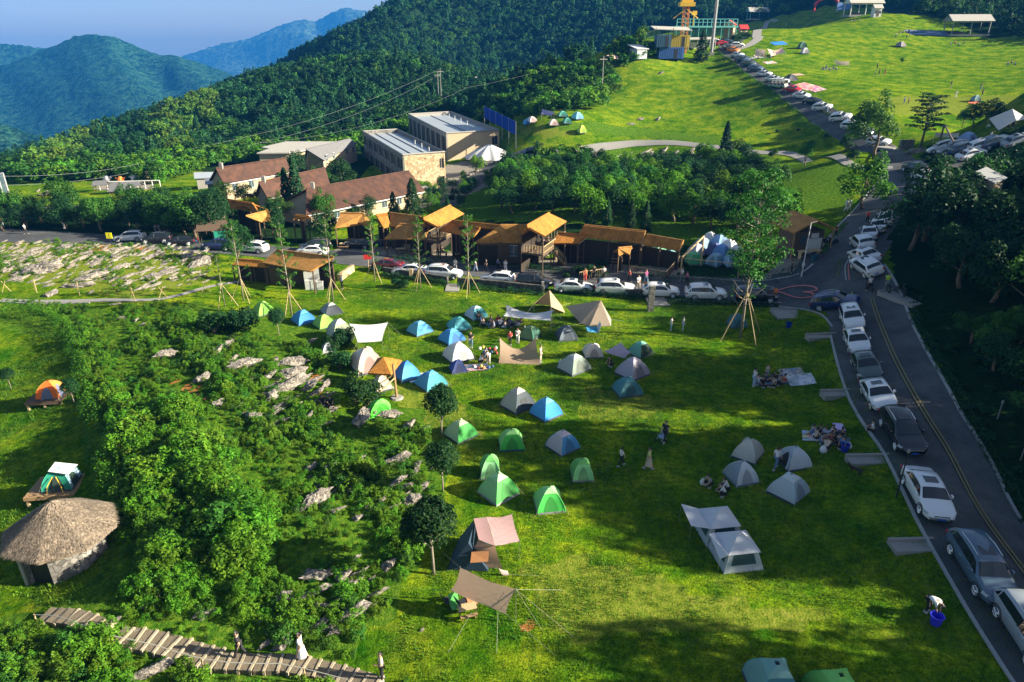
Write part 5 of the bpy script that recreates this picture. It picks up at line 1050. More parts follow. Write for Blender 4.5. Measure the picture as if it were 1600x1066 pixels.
wall([(600,428),(660,437),(700,443)], .9, .4, STONED, 'dark stone wall between the red car and the wide stone gap', dz=0)
wall([(715,445),(780,450),(850,458)], .9, .4, STONED, 'dark stone wall below the white hatchback')
wall([(885,455),(950,460),(1012,466)], .9, .4, STONED, 'dark stone wall below the parked white sedans')
wall([(530,440),(552,424)], .9, .4, STONE, 'short sunlit stone wall beside the roadside kiosk')
wall([(1040,470),(1120,472),(1220,474)], .15, .25, CONC, 'thin stone edging along the shaded lawn road')
wall([(0,452+20),(60,476),(140,474)], .1, .2, CONC, 'pale stone edging beside the gravel path')
o = MB().box(-.3,-.3,-.2,.3,.3,2.9).build('stone_pillar', STONEG); o.location = G(1016,486); tag(o, 'tall narrow stone pillar between wall and lawn slab', 'pillar')
o = MB().box(-.22,-.22,-.2,.22,.22,1.3).build('stone_pillar', STONE); o.location = G(643,436); tag(o, 'short tan gatepost behind a staked sapling', 'pillar')
o = MB().box(-.15,-.15,-.2,.15,.15,1.4).build('stone_pillar', CONC); o.location = G(848,458); tag(o, 'thin pale post at the wall end', 'pillar')
for i, (x, y, wx, wy, rz, lb) in enumerate([(1028,474,1.1,1.0,.1,'stone slab bridging the ditch beside the tall pillar'),(1234,492,1.6,1.2,.0,'raised concrete drain cover on the shaded verge'),(1292,527,1.9,.35,.08,'first concrete slab step beside the road'),(1318,617,1.7,.38,.05,'second concrete slab step beside the road'),(1361,721,1.5,.42,.03,'third concrete slab step beside the road'),(1430,856,1.3,.42,.03,'fourth concrete slab step beside the road'),(1413,466,1.2,2.0,.35,'concrete bay holding motorbikes beside the road'),(707,452,.8,1.0,0,'pale slab in the wall gap'),(1390,230,2.6,1.8,.7,'concrete apron at the upper meadow gate')]):
    o = MB().box(-wx,-wy,-.3,wx,wy,.12).box(-wx,wy+.003,-.3,wx,wy+.18,.26).build('concrete_slab', CONC); p = G(x, y); o.location = p; o.rotation_euler = (0,0,rz); tag(o, lb, 'slab', 'concrete slabs')
# ---------------------------------------------------------------- tents
CL = {}
def cloth(c, tr=.18):
    k = tuple(round(x, 3) for x in c)
    if k not in CL: CL[k] = plain('tent_cloth', c, .7, var=.12, scale=2.2, bump=.12, transl=tr)
    return CL[k]
C_BLUE=(.03,.22,.62); C_SKY=(.08,.36,.68); C_TEAL=(.05,.30,.36); C_LIME=(.22,.55,.06); C_GREEN=(.05,.40,.07); C_GREY=(.30,.33,.34); C_WHITE=(.62,.64,.66); C_CREAM=(.62,.52,.42); C_DARK=(.03,.04,.06); C_NAVY=(.02,.04,.16); C_TAN=(.42,.31,.20); C_PINK=(.60,.42,.38)
C_OLIVE=(.20,.26,.22); C_LILAC=(.42,.38,.46); C_CAMO=(.30,.36,.24); C_DGREEN=(.02,.12,.08); C_ORANGE=(.85,.17,.02)
def dome(x, y, w, d, h, ang, c1, c2, label, shape=1.55, group='camping tents', door=(0,1), dcol=None, open_=False, win=None, skirt=(.06,.07,.09), cap=True, poles=True, porch=False, p=None, extra=None):
    """pop-up tent: four curved corner ridges meeting at a hub; sides 0 front(-y) 1 right 2 back 3 left; c1 on 0/2, c2 on 1/3"""
    p = p or G(x, y); w *= .89; d *= .89; h *= .98; shape = min(2.7, shape*1.3); t = thing('tent', p, radians(ang), label, 'tent', group)
    def P(side, u, v):   # u -1..1 along the side, v 0..1 up
        k = max(.0, 1-v**shape)**.72; sag = 1-.13*(1-u*u)*sin(pi*min(1, v*1.05))*1.0; rx, ry = w/2*k, d/2*k
        bow = 1-.03*sin(pi*v)
        if side == 0: q = (rx*u, -ry*sag)
        elif side == 1: q = (rx*sag, ry*u)
        elif side == 2: q = (-rx*u, ry*sag)
        else: q = (-rx*sag, -ry*u)
        return Vector((q[0]*bow, q[1]*bow, v*h))
    m = MB()
    for s_ in range(4):
        m.mat(0 if s_ in (0, 2) else 1); rows = [[P(s_, u, v) for u in np.linspace(-1, 1, 9)] for v in np.linspace(.0, .985, 11)]; m.grid(rows)
    m.mat(0); m.build('canopy', [cloth(c1), cloth(c2)], t, smooth=False)
    b = MB(); 
    for s_ in range(4):
        b.grid([[P(s_, u, v)*1.0+Vector((0,0,.01))+P(s_, u, 0).normalized()*.012 for u in np.linspace(-1, 1, 9)] for v in (0, .09)])
    b.build('groundsheet_rim', cloth(skirt), t)
    if poles:
        for sx, sy, s_, u in ((1,1,1,1),(1,-1,0,1),(-1,1,2,1),(-1,-1,3,1)):
            MB().tube([P(s_, u, v)+Vector((0,0,.015)) for v in np.linspace(0, .98, 8)], .016, 5).build('pole', cloth(tuple(min(.8, k*1.5+.03) for k in c1)), t)
    if cap:
        m = MB(); rows = []
        for v in (.80, .90, 1.0): rows.append([P(s_, u, min(v, .985))*(1.0)+Vector((0,0,.07)) for s_ in range(4) for u in (-1, -.33, .33)])
        m.grid(rows, True); m.build('rain_cap', cloth(tuple(min(.8, k*1.12+.015) for k in c2)), t); 
        MB().tube([(0,0,h*.97),(0,0,h+.06)], .05, 6).build('hub', DARKM, t)
    def panel(s_, u0, u1, v0, v1, mat, nm, off=.02, arch=False):
        rows = []
        for v in np.linspace(v0, v1, 7):
            kk = 1 if not arch else math.sqrt(max(.02, 1-((v-v0)/(v1-v0))**2))
            uc = (u0+u1)/2; rows.append([P(s_, uc+(u-uc)*kk, v)+(P(s_, u, v)-Vector((0,0,h*.4))).normalized()*off for u in np.linspace(u0, u1, 6)])
        return MB().grid(rows).build(nm, mat, t)
    for s_ in door:
        pn = panel(s_, -.52, .52, .06, .72, BLACK if open_ else cloth(dcol or tuple(k*.55 for k in (c1 if s_ in (0, 2) else c2))), 'door', arch=True)  # on open tents a black panel paints the shaded inside
        if open_:
            rows = [[P(s_, .52+.25*k, v)+(P(s_, .6, v)-Vector((0,0,h*.4))).normalized()*.05 for k in (0, 1)] for v in np.linspace(.06, .6, 5)]; MB().grid(rows).build('door_flap', cloth(tuple(min(.8, k*1.1) for k in c1)), t)
    for s_ in (win or ()): panel(s_, -.38, .38, .22, .58, cloth(tuple(k*.4 for k in c1), .0), 'window')
    if porch:
        a, b_ = P(0, -.9, .55), P(0, .9, .55); q = [a, b_, b_+Vector((.1,-.9,.05)), a+Vector((-.1,-.9,.05))]; MB().slab(q, .02).build('awning', cloth(c2), t)
        for e in q[2:]: MB().tube([e, (e.x, e.y, 0)], .015, 5).build('awning_pole', STEELB, t)
    for s_, u in ((0,1),(0,-1),(2,1),(2,-1)):
        e = P(s_, u, 0); MB().tube([P(s_, u, .5), e*1.22], .006, 3).build('guy_line', ROPE, t)
    return t
DT = [ # x, y(base centre), w, d, h, angle, front/back colour, side colour, label, options
 (413,489,2.1,2.1,1.3,40,C_LIME,(.30,.58,.10),'lime tent half behind a dark bush near the staked saplings',{}),
 (475,503,2.2,2.2,1.3,40,C_BLUE,C_SKY,'blue tent just right of the lime tent by the saplings',{'door':(1,)}),
 (507,509,2.0,2.0,1.2,40,C_LIME,(.32,.60,.10),'yellow-green tent touching the patterned tent',{'door':(1,)}),
 (518,489,2.1,2.0,1.15,35,C_DARK,C_GREY,'grey tent with black opening, topmost on the lawn',{'door':(1,),'open_':True}),
 (532,528,2.3,2.3,2.0,35,C_CAMO,(.50,.54,.44),'tall speckled grey-green tent beside the white square tarp',{'shape':2.2}),
 (513,549,1.2,1.2,.9,20,C_WHITE,C_GREY,'little white tent peeping from behind a bush',{}),
 (574,576,2.7,2.7,2.1,30,C_PINK,(.74,.66,.58),'big cream and pink tent beside the thatch parasol',{'shape':2.0,'cap':False}),
 (597,606,1.7,1.7,1.3,30,C_CREAM,C_CREAM,'small cream tent with black opening behind the round bush',{'shape':1.1,'door':(1,),'open_':True,'cap':False}),
 (636,589,2.1,2.1,1.5,35,C_SKY,C_BLUE,'blue tent touching the thatch parasol',{'door':(1,)}),
 (674,602,2.4,2.2,1.35,40,C_TEAL,C_SKY,'teal tent with dark window, second right of the parasol',{'door':(1,),'dcol':(.02,.05,.06)}),
 (656,519,2.2,2.1,1.2,42,C_SKY,(.16,.50,.70),'pale blue tent alone left of the paired blue tents',{'door':(1,)}),
 (594,646,2.0,2.0,1.2,15,(.10,.72,.06),(.16,.80,.10),'bright lime tent behind the long blue boulders',{}),
 (744,495,2.1,2.0,1.25,35,C_TEAL,(.55,.66,.72),'blue and white tent topmost of the blue cluster',{'door':(0,)}),
 (717,513,2.2,2.1,1.25,30,C_TEAL,(.12,.50,.48),'teal tent directly behind the darker blue tent',{'door':(1,)}),
 (706,532,2.3,2.1,1.25,40,C_BLUE,C_SKY,'blue tent in front of the teal one',{}),
 (716,560,2.5,2.3,1.6,32,C_WHITE,(.66,.64,.60),'off-white domed tent beside the standing woman',{'shape':1.8}),
 (716,579,1.6,1.5,1.1,20,C_NAVY,(.03,.08,.36),'small navy blue tent beside spread-out luggage',{'cap':False,'shape':1.1}),
 (828,527,1.9,1.8,1.25,60,C_DGREEN,(.16,.26,.12),'dark green camouflage tent behind the tan tarp wall',{'shape':1.8}),
 (885,528,2.0,1.9,1.3,10,(.16,.20,.26),(.10,.12,.16),'slate grey tent with pale edges right of the camouflage tent',{'shape':1.7}),
 (926,555,1.9,1.7,1.2,5,(.66,.58,.50),(.72,.64,.58),'cream dome tent left of the lilac tarp',{'shape':2.2,'cap':False}),
 (897,577,2.6,2.3,1.5,38,C_OLIVE,(.44,.48,.46),'olive grey tent with blue-grey window in front of the cream dome',{'win':(0,)}),
 (1000,553,2.0,1.9,1.3,40,(.01,.05,.03),(.20,.52,.38),'black and mint tent right of the lilac tarp',{'door':(1,)}),
 (988,585,2.6,2.4,1.7,38,(.30,.29,.36),C_LILAC,'lilac grey pyramid tent with dark window',{'shape':1.25,'win':(0,)}),
 (980,613,2.3,2.1,1.4,15,(.04,.17,.20),(.05,.22,.26),'dark teal tent lowest of the right cluster',{'shape':1.6,'win':(0,)}),
 (1151,509,1.8,1.7,1.3,5,(.05,.18,.22),(.04,.14,.18),'dark teal tent under the propped tall tree',{'shape':2.0}),
 (809,635,2.4,2.2,1.7,42,(.05,.07,.09),(.50,.46,.40),'black and grey tent with tan-edged open door',{'door':(1,),'open_':True,'win':(0,),'shape':1.4}),
 (853,648,2.1,2.1,1.5,40,(.02,.26,.75),(.10,.40,.80),'vivid blue tent with white-trimmed window',{'door':(1,),'dcol':(.05,.20,.24)}),
 (720,681,2.1,2.0,1.35,42,C_GREEN,(.46,.62,.34),'green tent tucked behind the ball-crowned tree',{'door':(1,)}),
 (799,696,2.0,1.8,1.35,5,(.06,.48,.06),(.28,.62,.20),'green tent with navy rim, highest of the green group',{'skirt':C_NAVY}),
 (879,700,2.0,2.0,1.45,38,(.07,.28,.55),(.60,.50,.54),'blue tent with pale pink side panel',{}),
 (766,740,1.5,1.7,1.5,5,(.26,.62,.28),(.12,.45,.10),'tall narrow green tent touching the one before it',{'skirt':(.3,.3,.32),'shape':1.9}),
 (779,772,2.2,2.1,1.6,42,(.07,.42,.08),(.34,.66,.30),'green tent in front of the narrow green tent',{'skirt':(.3,.3,.32)}),
 (909,744,1.55,1.6,1.4,3,(.26,.62,.26),(.14,.42,.10),'green tent standing alone right of the green group',{'skirt':(.25,.25,.27),'shape':1.9}),
 (858,790,2.0,1.9,1.4,8,(.06,.52,.08),(.30,.66,.26),'green tent lowest of the green group',{'skirt':(.25,.25,.27)}),
 (1168,712,2.1,1.9,1.45,52,(.40,.42,.38),(.62,.58,.50),'cream tent with open side, top of the pale four',{'cap':False,'door':(1,),'open_':True,'shape':1.5}),
 (1239,725,2.0,1.9,1.45,12,(.55,.60,.66),(.40,.46,.52),'white tent with a child at its side door',{'cap':False,'door':(3,),'open_':True,'shape':1.7}),
 (1157,748,1.9,1.9,1.45,15,(.58,.62,.66),(.28,.34,.38),'white tent with grey back, bottom left of the pale four',{'cap':False,'shape':1.5,'skirt':(.15,.2,.26)}),
 (1231,771,2.2,2.2,1.5,40,(.32,.42,.50),(.50,.56,.58),'white tent with raised flap, bottom right of the pale four',{}),
 (1205,1080,2.3,2.3,1.75,0,(.05,.22,.26),(.16,.34,.32),'teal tent with black doorway at the bottom edge',{'open_':True,'shape':2.3}),
 (1304,1095,2.4,2.3,1.6,5,(.03,.36,.09),(.18,.52,.10),'green tent cut by the bottom edge',{'shape':2.1}),
]
for x, y, w_, d_, h_, a_, c1, c2, lb, op in DT: dome(x, y, w_, d_, h_, a_, c1, c2, lb, **op)
FT = [(824,195,2.2,1.4,C_SKY,'sky blue tent at the end of the terrace'),(831,191,2.4,1.4,(.70,.45,.42),'pink dome tent beside the blue terrace tent'),(865,196,2.4,1.5,(.72,.50,.46),'pink dome tent in the middle of the terrace'),(886,193,2.2,1.4,(.03,.22,.18),'dark green tent right of the pink terrace dome'),
 (879,182,2.6,1.3,(.05,.28,.22),'green tent with pale top at the terrace rear'),(902,186,2.6,1.7,(.14,.40,.66),'blue and white tent at the terrace right end'),(909,208,2.0,1.9,(.40,.62,.05),'upright yellow-green tent below the terrace'),
 (1253,76,2.6,2.2,C_DGREEN,'dark green tent at the upper meadow'),(1257,84,2.4,1.8,(.45,.45,.50),'grey-white tent before the dark green one'),(1235,126,3.0,1.6,C_DARK,'black tent beside the line of parked cars'),(1407,73,2.6,1.6,(.20,.18,.20),'small dark tent in mid upper meadow'),
 (1510,225,2.6,2.0,(.16,.26,.45),'blue-grey tent behind the parked cars'),(1524,158,1.8,1.3,(.10,.22,.25),'small dark tent with red mat on the upper meadow'),(897,1e4,0,0,C_DARK,'')]
for x, y, w_, h_, c, lb in FT:
    if w_: dome(x, y, w_, w_, h_, R.uniform(0, 40), c, tuple(min(.75, k*1.35+.05) for k in c), lb, shape=2.0, group='tents on the far terraces')
YT = [(1084,412,(.07,.35,.16),'green tent at the front left of the tent yard'),(1088,399,(.32,.36,.44),'grey tent behind the green one'),(1097,389,(.18,.28,.40),'slate tent'),(1108,380,(.50,.55,.68),'pale tent topmost in the tent yard'),(1116,398,(.03,.05,.18),'navy tent'),(1124,384,(.16,.30,.50),'small blue tent'),
 (1126,400,(.08,.22,.48),'blue tent with black doorway'),(1117,414,(.12,.26,.36),'blue-grey tent at the yard front'),(1138,392,(.50,.52,.66),'white tent at the yard east side'),(1148,402,(.55,.60,.70),'whitish rumpled tent'),(1154,415,(.12,.40,.10),'green tent at the front right of the tent yard'),(1143,415,(.20,.35,.50),'blue tent squeezed at the front'),
 (1047,409,(.10,.28,.30),'teal dome under the lower shelter end'),(1028,400,(.16,.42,.26),'green dome inside the lower shelter')]
for i, (x, y, c, lb) in enumerate(YT):
    dome(x, y, 2.1, 2.0, 1.6, R.uniform(0, 60), c, tuple(min(.7, k*1.3+.04) for k in c), (lb if 'yard' in lb or 'shelter' in lb else lb+' packed inside the tent yard')+('' if len(lb) > 14 else ' middle'), shape=2.1, group='tents in the tent yard', door=(R.randint(0, 3),))
# fence rails of the tent yard
yp = [Wz(1066,402, 2.6), Wz(1100,369, 4.5), Wz(1156,413, 2.4)]; t = thing('yard_fence', (yp[0].x, yp[0].y, H(yp[0].x, yp[0].y)), 0, 'yellowish timber rails enclosing the tent yard', 'fence'); L = local(yp, t.location)
MB().tube([L[0], L[1]], .13, 6).build('rail', WOODP, t); MB().tube([L[0]+Vector((0,0,-.1)), L[2]], .05, 6).build('rail', WOODP, t)
for q in L: MB().tube([q, (q.x, q.y, -.5)], .09, 6).build('post', WOODP, t)
# ---- cabin tents with hip roofs and side awnings
def cabin(x, y, ang, label, aw=1):
    p = G(x, y); t = thing('cabin_tent', p, radians(ang), label, 'tent', 'pale cabin tents'); B = 1.15; M_ = .80; hm = 1.15; ht = 1.75; wh = cloth((.62,.64,.68)); gy = cloth((.40,.45,.50)); bt = [(-B,-B,0),(B,-B,0),(B,B,0),(-B,B,0)]; md = [(-M_,-M_,hm),(M_,-M_,hm),(M_,M_,hm),(-M_,M_,hm)]
    def L3(a, b, k): return tuple(a[i]+(b[i]-a[i])*k for i in range(3))
    m = MB().mat(0)
    for i in range(4):
        a, b, c, d = bt[i], bt[(i+1)%4], md[(i+1)%4], md[i]; n = 7
        rows = [[L3(L3(a, b, u), L3(d, c, u), v) for u in np.linspace(0, 1, n)] for v in (0, .3, 1)]; m.grid(rows)
    m.build('wall', gy, t)
    m = MB(); E = [(-.95,-.95,hm-.03),(.95,-.95,hm-.03),(.95,.95,hm-.03),(-.95,.95,hm-.03)]
    for i in range(4):
        a, b = E[i], E[(i+1)%4]; m.add([a, b, (0,0,ht)], [(0,1,2)])
    m.add([(-.95,-.95,hm-.05),(.95,-.95,hm-.05),(.95,.95,hm-.05),(-.95,.95,hm-.05)], [(3,2,1,0)])
    m.build('roof', wh, t)
    for i in range(4):
        a, b, c, d = bt[i], bt[(i+1)%4], md[(i+1)%4], md[i]; nx = [(0,-1),(1,0),(0,1),(-1,0)][i]; o_ = Vector((nx[0]*.02, nx[1]*.02, .01))
        q = [L3(L3(a, b, u), L3(d, c, u), v) for u, v in ((.14,.36),(.86,.36),(.84,.92),(.16,.92))]; MB().add([Vector(v)+o_ for v in q], [(0,1,2,3)]).build('window', cloth((.015,.05,.06), 0), t)
    for c in range(4): MB().tube([bt[c], md[c], (0,0,ht)], .025, 5).build('pole', wh, t)
    # lifted awning on the left side
    for k, (s0, s1) in enumerate(((-1, 1),)):
        q = [(-.95,-.95,hm),(-.95,.95,hm),(-1.95,.95*1.2,1.45),(-1.95,-.55,1.15)] if aw else [(-.95,-.95,hm),(-.95,.95,hm),(-1.4,.7,1.3),(-1.4,-.9,.9)]
        MB().slab(q, .015).build('awning', wh, t)
    MB().tube([q[2], (q[2][0], q[2][1], 0)], .015, 4).build('awning_pole', STEELB, t); MB().tube([q[3], (q[3][0], q[3][1], 0)], .015, 4).build('awning_pole', STEELB, t)
    return t
cabin(1120,832,8,'pale cabin tent with lifted side awning, behind its twin',1); cabin(1148,872,8,'pale cabin tent with dark window, in front of its twin',0)
# ---- tarps: cloth grid between corners with sag, on poles with guy lines
def tarp(corners, label, col, sag=.25, lift=None, poles=(0,1,2,3), lines=(0,1,2,3), n=14, mat2=None, name='tarp', crease=0, cat='tarp', droop=0, thru=None, gl=1.0, tr=.2):
    """corners: (x, y, height above ground) in order; bilinear with sag"""
    C = []
    for x, y, h_ in corners:
        C.append(Gh(x, y, h_))
    ctr = sum(C, Vector((0,0,0)))/4; gz = H(ctr.x, ctr.y); o = Vector((ctr.x, ctr.y, gz)); t = thing(name, o, 0, label, cat, 'awnings and tarps'); L = [c-o for c in C]; m = MB(); rows = []
    for i in range(n+1):
        v = i/n; row = []
        for j in range(n+1):
            u = j/n; p = L[0]*(1-u)*(1-v)+L[1]*u*(1-v)+L[2]*u*v+L[3]*(1-u)*v; s_ = sag*(4*u*(1-u)+4*v*(1-v))*.5
            c_ = L[0]*0; mid = (L[0]+L[1]+L[2]+L[3])/4; ed = .22*(sin(pi*u)*abs(2*v-1)**2+sin(pi*v)*abs(2*u-1)**2); p = p+(mid-p)*ed*abs(sag)*1.6; p.z -= s_
            p.z -= droop*4*u*(1-u)*(1-v)
            if crease: p.z += crease*sin((u*1.3+v*.35)*40)*.5*(1-u)*(1-v*.4)+crease*.4*sin(v*33+u*9)
            p.z = max(p.z, H(o.x+p.x, o.y+p.y)-o.z+.02) if not thru else p.z
            row.append(p)
        rows.append(row)
    m.grid(rows); m.build('canopy', cloth(col, tr), t, smooth=True)
    for i in poles:
        c = L[i]; g = H(o.x+c.x, o.y+c.y)-gz; 
        if c.z-g > .35: MB().tube([(c.x, c.y, g), (c.x, c.y, c.z+.08)], .022, 6).build('pole', STEELB, t)
    for i in lines:
        c = L[i]; d = Vector((c.x, c.y, 0)).normalized()*1.6*gl; e = Vector((c.x+d.x, c.y+d.y, 0)); e.z = H(o.x+e.x, o.y+e.y)-gz; MB().tube([c, e], .006, 4).build('guy_line', ROPE, t)
    return t
tarp([(546,506,1.9),(606,504,1.9),(597,533,1.2),(559,535,1.2)],'bright white square tarp stretched on thin poles', (.80,.79,.76), .22)
tarp([(791,476,1.8),(865,484,1.9),(861,501,1.5),(787,494,1.2)],'long white tarp sagging over the seated crowd',(.66,.66,.70),.18,droop=.5)
tarp([(781,528,2.2),(837,527,2.2),(845,571,.05),(779,568,.05)],'tan tarp hung as a drooping wall between two poles',(.40,.28,.19),.12,lines=(0,1),crease=.04,droop=1.0)
tarp([(970,535,1.5),(985,550,1.0),(976,560,.25),(943,549,.5)],'lilac diamond tarp between the cream dome and the mint tent',(.52,.42,.56),.12)
tarp([(1462,207,2.0),(1499,208,2.0),(1499,215,1.4),(1460,214,1.4)],'pale rectangular tarp behind the car park gate frame',(.62,.55,.50),.1)
tarp([(1181,76,2.2),(1196,78,2.2),(1195,88,.2),(1180,89,.2)],'square cream windbreak beside the uphill car queue',(.70,.52,.44),.05)
tarp([(1199,76,2.0),(1216,80,1.2),(1224,83,1.0),(1205,88,.4)],'large cream canopy swept between low poles on the upper meadow',(.76,.58,.48),.2)
tarp([(1211,79,1.6),(1222,74,2.4),(1228,82,1.6),(1212,86,.5)],'folded cream canopy edge beside the swept one',(.72,.54,.46),.15)
tarp([(1304,94,1.8),(1327,96,1.6),(1327,102,.6),(1306,102,.4)],'small cream tarp alone in the upper meadow',(.76,.56,.44),.15)
tarp([(847,170,2.2),(866,175,2.0),(862,181,1.4),(846,178,1.6)],'violet tarp over a table at the back of the terrace',(.38,.34,.62),.15)
# pink pair at the bottom
tarp([(760,808,2.0),(800,804,2.0),(812,846,1.5),(773,853,1.9)],'pink awning wing on the right of the big bottom tent',(.42,.27,.27),.12,poles=(1,2),lines=(),crease=.035)
tarp([(740,810,1.9),(760,808,2.0),(773,853,2.0),(748,843,1.9)],'smooth pink ridge panel of the big bottom tent',(.56,.34,.33),.02,poles=(),lines=())
tt = tarp([(748,843,1.9),(773,853,2.0),(785,888,.05),(721,888,.05)],'tan front panel with orange mesh window of the big bottom tent',(.50,.32,.25),.05,tr=.35,poles=(),lines=(),crease=.02)
a_, b_, c_, d_ = [Wz(x, y, z)-tt.location for x, y, z in ((737,862,1.35),(764,861,1.35),(763,877,.75),(735,879,.75))]; MB().slab([a_, b_, c_, d_], .02).build('window', cloth((.48,.22,.10)), tt).location = (0,-.10,.06)
p = G(733,868); t = thing('inner_tent', p, radians(-8), 'dark navy inner tent under the pink ridge', 'tent'); m = MB()
m.add([(-1.0,-1.3,0),(1.3,-1.1,0),(1.0,1.3,0),(-.9,1.3,0),(.2,-1.0,1.75),(.2,1.2,1.75)], [(0,4,5,3),(4,1,2,5),(0,1,4),(2,3,5)]); m.build('canopy', cloth((.02,.05,.09)), t)
tarp([(719,887,2.4),(806,921,2.2),(790,959,.9),(703,923,1.0)],'tan bottom tarp with deep folds and long guy lines over dark chairs',(.62,.42,.31),.16,tr=.42,crease=.055,gl=1.9,poles=(0,1))
tarp([(779,888,.7),(793,892,.3),(796,898,.1),(786,900,.1)],'scrap of pink cloth beside the pink tent corner',(.66,.50,.50),.05,poles=(),lines=(2,))
for x0, y0, x1, y1 in [(806,921,878,922),(806,921,848,985),(778,958,776,1020),(737,957,700,1020),(719,887,690,862)]:
    a = Wz(x0, y0, 2.0 if y0 < 930 else .9); b = G(x1, y1); o = MB().tube([(0,0,0), b-a], .006, 4).build('guy_line_rope', ROPE); o.name = 'guy_rope'; o.location = a; tag(o, lab('long pale guy rope', x1, y1), 'rope', 'guy ropes of the bottom tarp')
# pyramid shelters
def pyr(x, y, pts, apex, label, col, open_=None, door=None):
    p = G(x, y); t = thing('shelter_tent', p, 0, label, 'tent', 'tan canvas shelters'); A = Vector(apex); n = len(pts); m = MB()
    for i in range(n):
        if open_ is not None and i in open_: continue
        a, b = Vector(pts[i]), Vector(pts[(i+1)%n]); rows = [[a+(A-a)*v+((b+(A-b)*v)-(a+(A-a)*v))*u-Vector((0,0,.10*sin(pi*u)*(1-v)*(1 if min(a.z,b.z) > .3 else .2))) for u in np.linspace(0, 1, 7)] for v in np.linspace(0, 1, 7)]; m.grid(rows)
    m.build('canopy', cloth(col), t, smooth=False)
    MB().tube([(A.x, A.y, 0), A], .03, 6).build('pole', STEELB, t)
    for q in pts:
        q = Vector(q)
        if q.z > .3: MB().tube([(q.x, q.y, 0), q], .02, 5).build('pole', STEELB, t)
        d = Vector((q.x-A.x, q.y-A.y, 0)).normalized(); e = q+d*1.3; e.z = 0; MB().tube([q, e], .01, 4).build('guy_line', ROPE, t)
    return t
pyr(858,486,[(-1.7,-1.0,1.2),(.1,-1.6,1.1),(1.7,-.8,.1),(1.5,1.6,.0),(-1.3,1.7,.1)],(0,.3,2.3),'tan peaked shelter with dark open front near the wall end',C_TAN,open_=(0,)); 
pyr(924,504,[(-2.6,1.3,1.3),(-1.2,-.6,.15),(-.3,-1.1,.05),(1.9,-1.1,.05),(2.1,.4,.2),(.6,1.8,.3)],(.9,.4,2.3),'beige canvas shelter swept down on its left side',(.46,.36,.27))
pyr(1569,203,[(-2.0,-1.6,.1),(.2,-1.9,1.7),(2.4,-1.3,2.0),(2.0,1.8,2.0),(-1.8,1.8,1.6)],(.4,0,3.3),'white peaked marquee with one side panel at the far lawn edge',(.70,.66,.63),open_=())
p = G(926,527); t = thing('camp_chair', p, .2, 'blue folding canopy chair with white flap beside the beige shelter', 'chair'); MB().slab([(-.6,-.3,.75),(.5,-.3,.6),(.5,.5,.85),(-.6,.5,1.0)],.03).build('seat', cloth((.07,.36,.62)), t); MB().slab([(.5,-.3,.6),(.75,-.2,1.3),(.8,.4,1.5),(.55,.5,.85)],.02).build('flap', cloth(C_WHITE), t)
for sx, sy in ((-.5,-.3),(.5,-.3),(-.5,.5),(.5,.5)): MB().tube([(sx,sy,0),(sx,sy,.8)], .02, 5).build('leg', STEELB, t)
# thatch parasol, tilted square
pp = G(603,604); t = thing('thatch_parasol', pp, 0, 'square thatch parasol on a thick post between cream and blue tents', 'parasol'); A = Vector((.0,0,2.75)); q = [(-1.2,-.95,1.75),(.75,-1.2,1.75),(1.35,.9,2.05),(-.75,1.2,2.1)]; m = MB()
for i in range(4): m.add([q[i], q[(i+1)%4], tuple(A), tuple(Vector(q[i])-Vector((0,0,.14))), tuple(Vector(q[(i+1)%4])-Vector((0,0,.14))), tuple(A-Vector((0,0,.16)))], [(0,1,2),(5,4,3),(0,3,4,1)])
m.build('roof', THATCH, t); MB().tube([(0,0,-.1),(0,0,2.6)], .11, 8).build('post', WOOD, t)
pp = G(620,622); t = thing('braced_post', pp, 0, 'upright timber post on a bare patch with two slanting poles', 'post'); MB().tube([(0,0,-.1),(-.1,0,3.1)], .10, 8).build('upright', WOOD, t); b = G(566,642)-pp
MB().tube([(0,0,1.9), b+Vector((0,0,.1))], .06, 6).tube([(0,0,2.2), Vector((-1.6,-.2,1.2))], .045, 6).build('brace', WOODP, t); MB().tube([(0,0,-.05),(0,0,.12)], [.6,.45], 10).build('footing', CONC, t)
# mats and blankets
def mat_(x, y, w_, d_, rz, col, label, pat=None, name='picnic_mat'):
    p = G(x, y); rows = [[(u*w_/2, v*d_/2, H(p.x+(u*w_/2)*cos(rz)-(v*d_/2)*sin(rz), p.y+(u*w_/2)*sin(rz)+(v*d_/2)*cos(rz))-p.z+.05+R.random()*.03) for u in np.linspace(-1, 1, 7)] for v in np.linspace(-1, 1, 7)]
    m = MB().grid(rows); 
    if pat: m.m = [R.choice(range(len(pat)+1)) for _ in m.m]
    o = m.build(name, [cloth(col, 0)]+[cloth(c, 0) for c in (pat or [])]); o.location = p; o.rotation_euler = (0,0,rz); return tag(o, label, 'mat', 'mats on the grass')
mat_(1237,583,1.9,1.5,-.05,(.45,.38,.34),'brown patterned mat behind the white one',[(.25,.28,.40),(.55,.5,.45)]); mat_(1251,594,2.1,1.9,-.12,(.55,.58,.66),'large white patterned mat with dark lettering-like blotches',[(.62,.62,.68),(.45,.48,.58),(.62,.64,.70)])
mat_(652,591,1.5,1.6,.3,(.30,.45,.68),'pale blue mat between the two blue tents',[(.6,.62,.7)]); mat_(740,575,2.6,1.3,.1,(.03,.05,.16),'dark mat with scattered bags in front of the navy tent',[(.5,.3,.35),(.1,.12,.2)]); mat_(1217,68,4.6,4.2,.1,(.02,.22,.75),'bright blue ground sheet on the upper meadow')
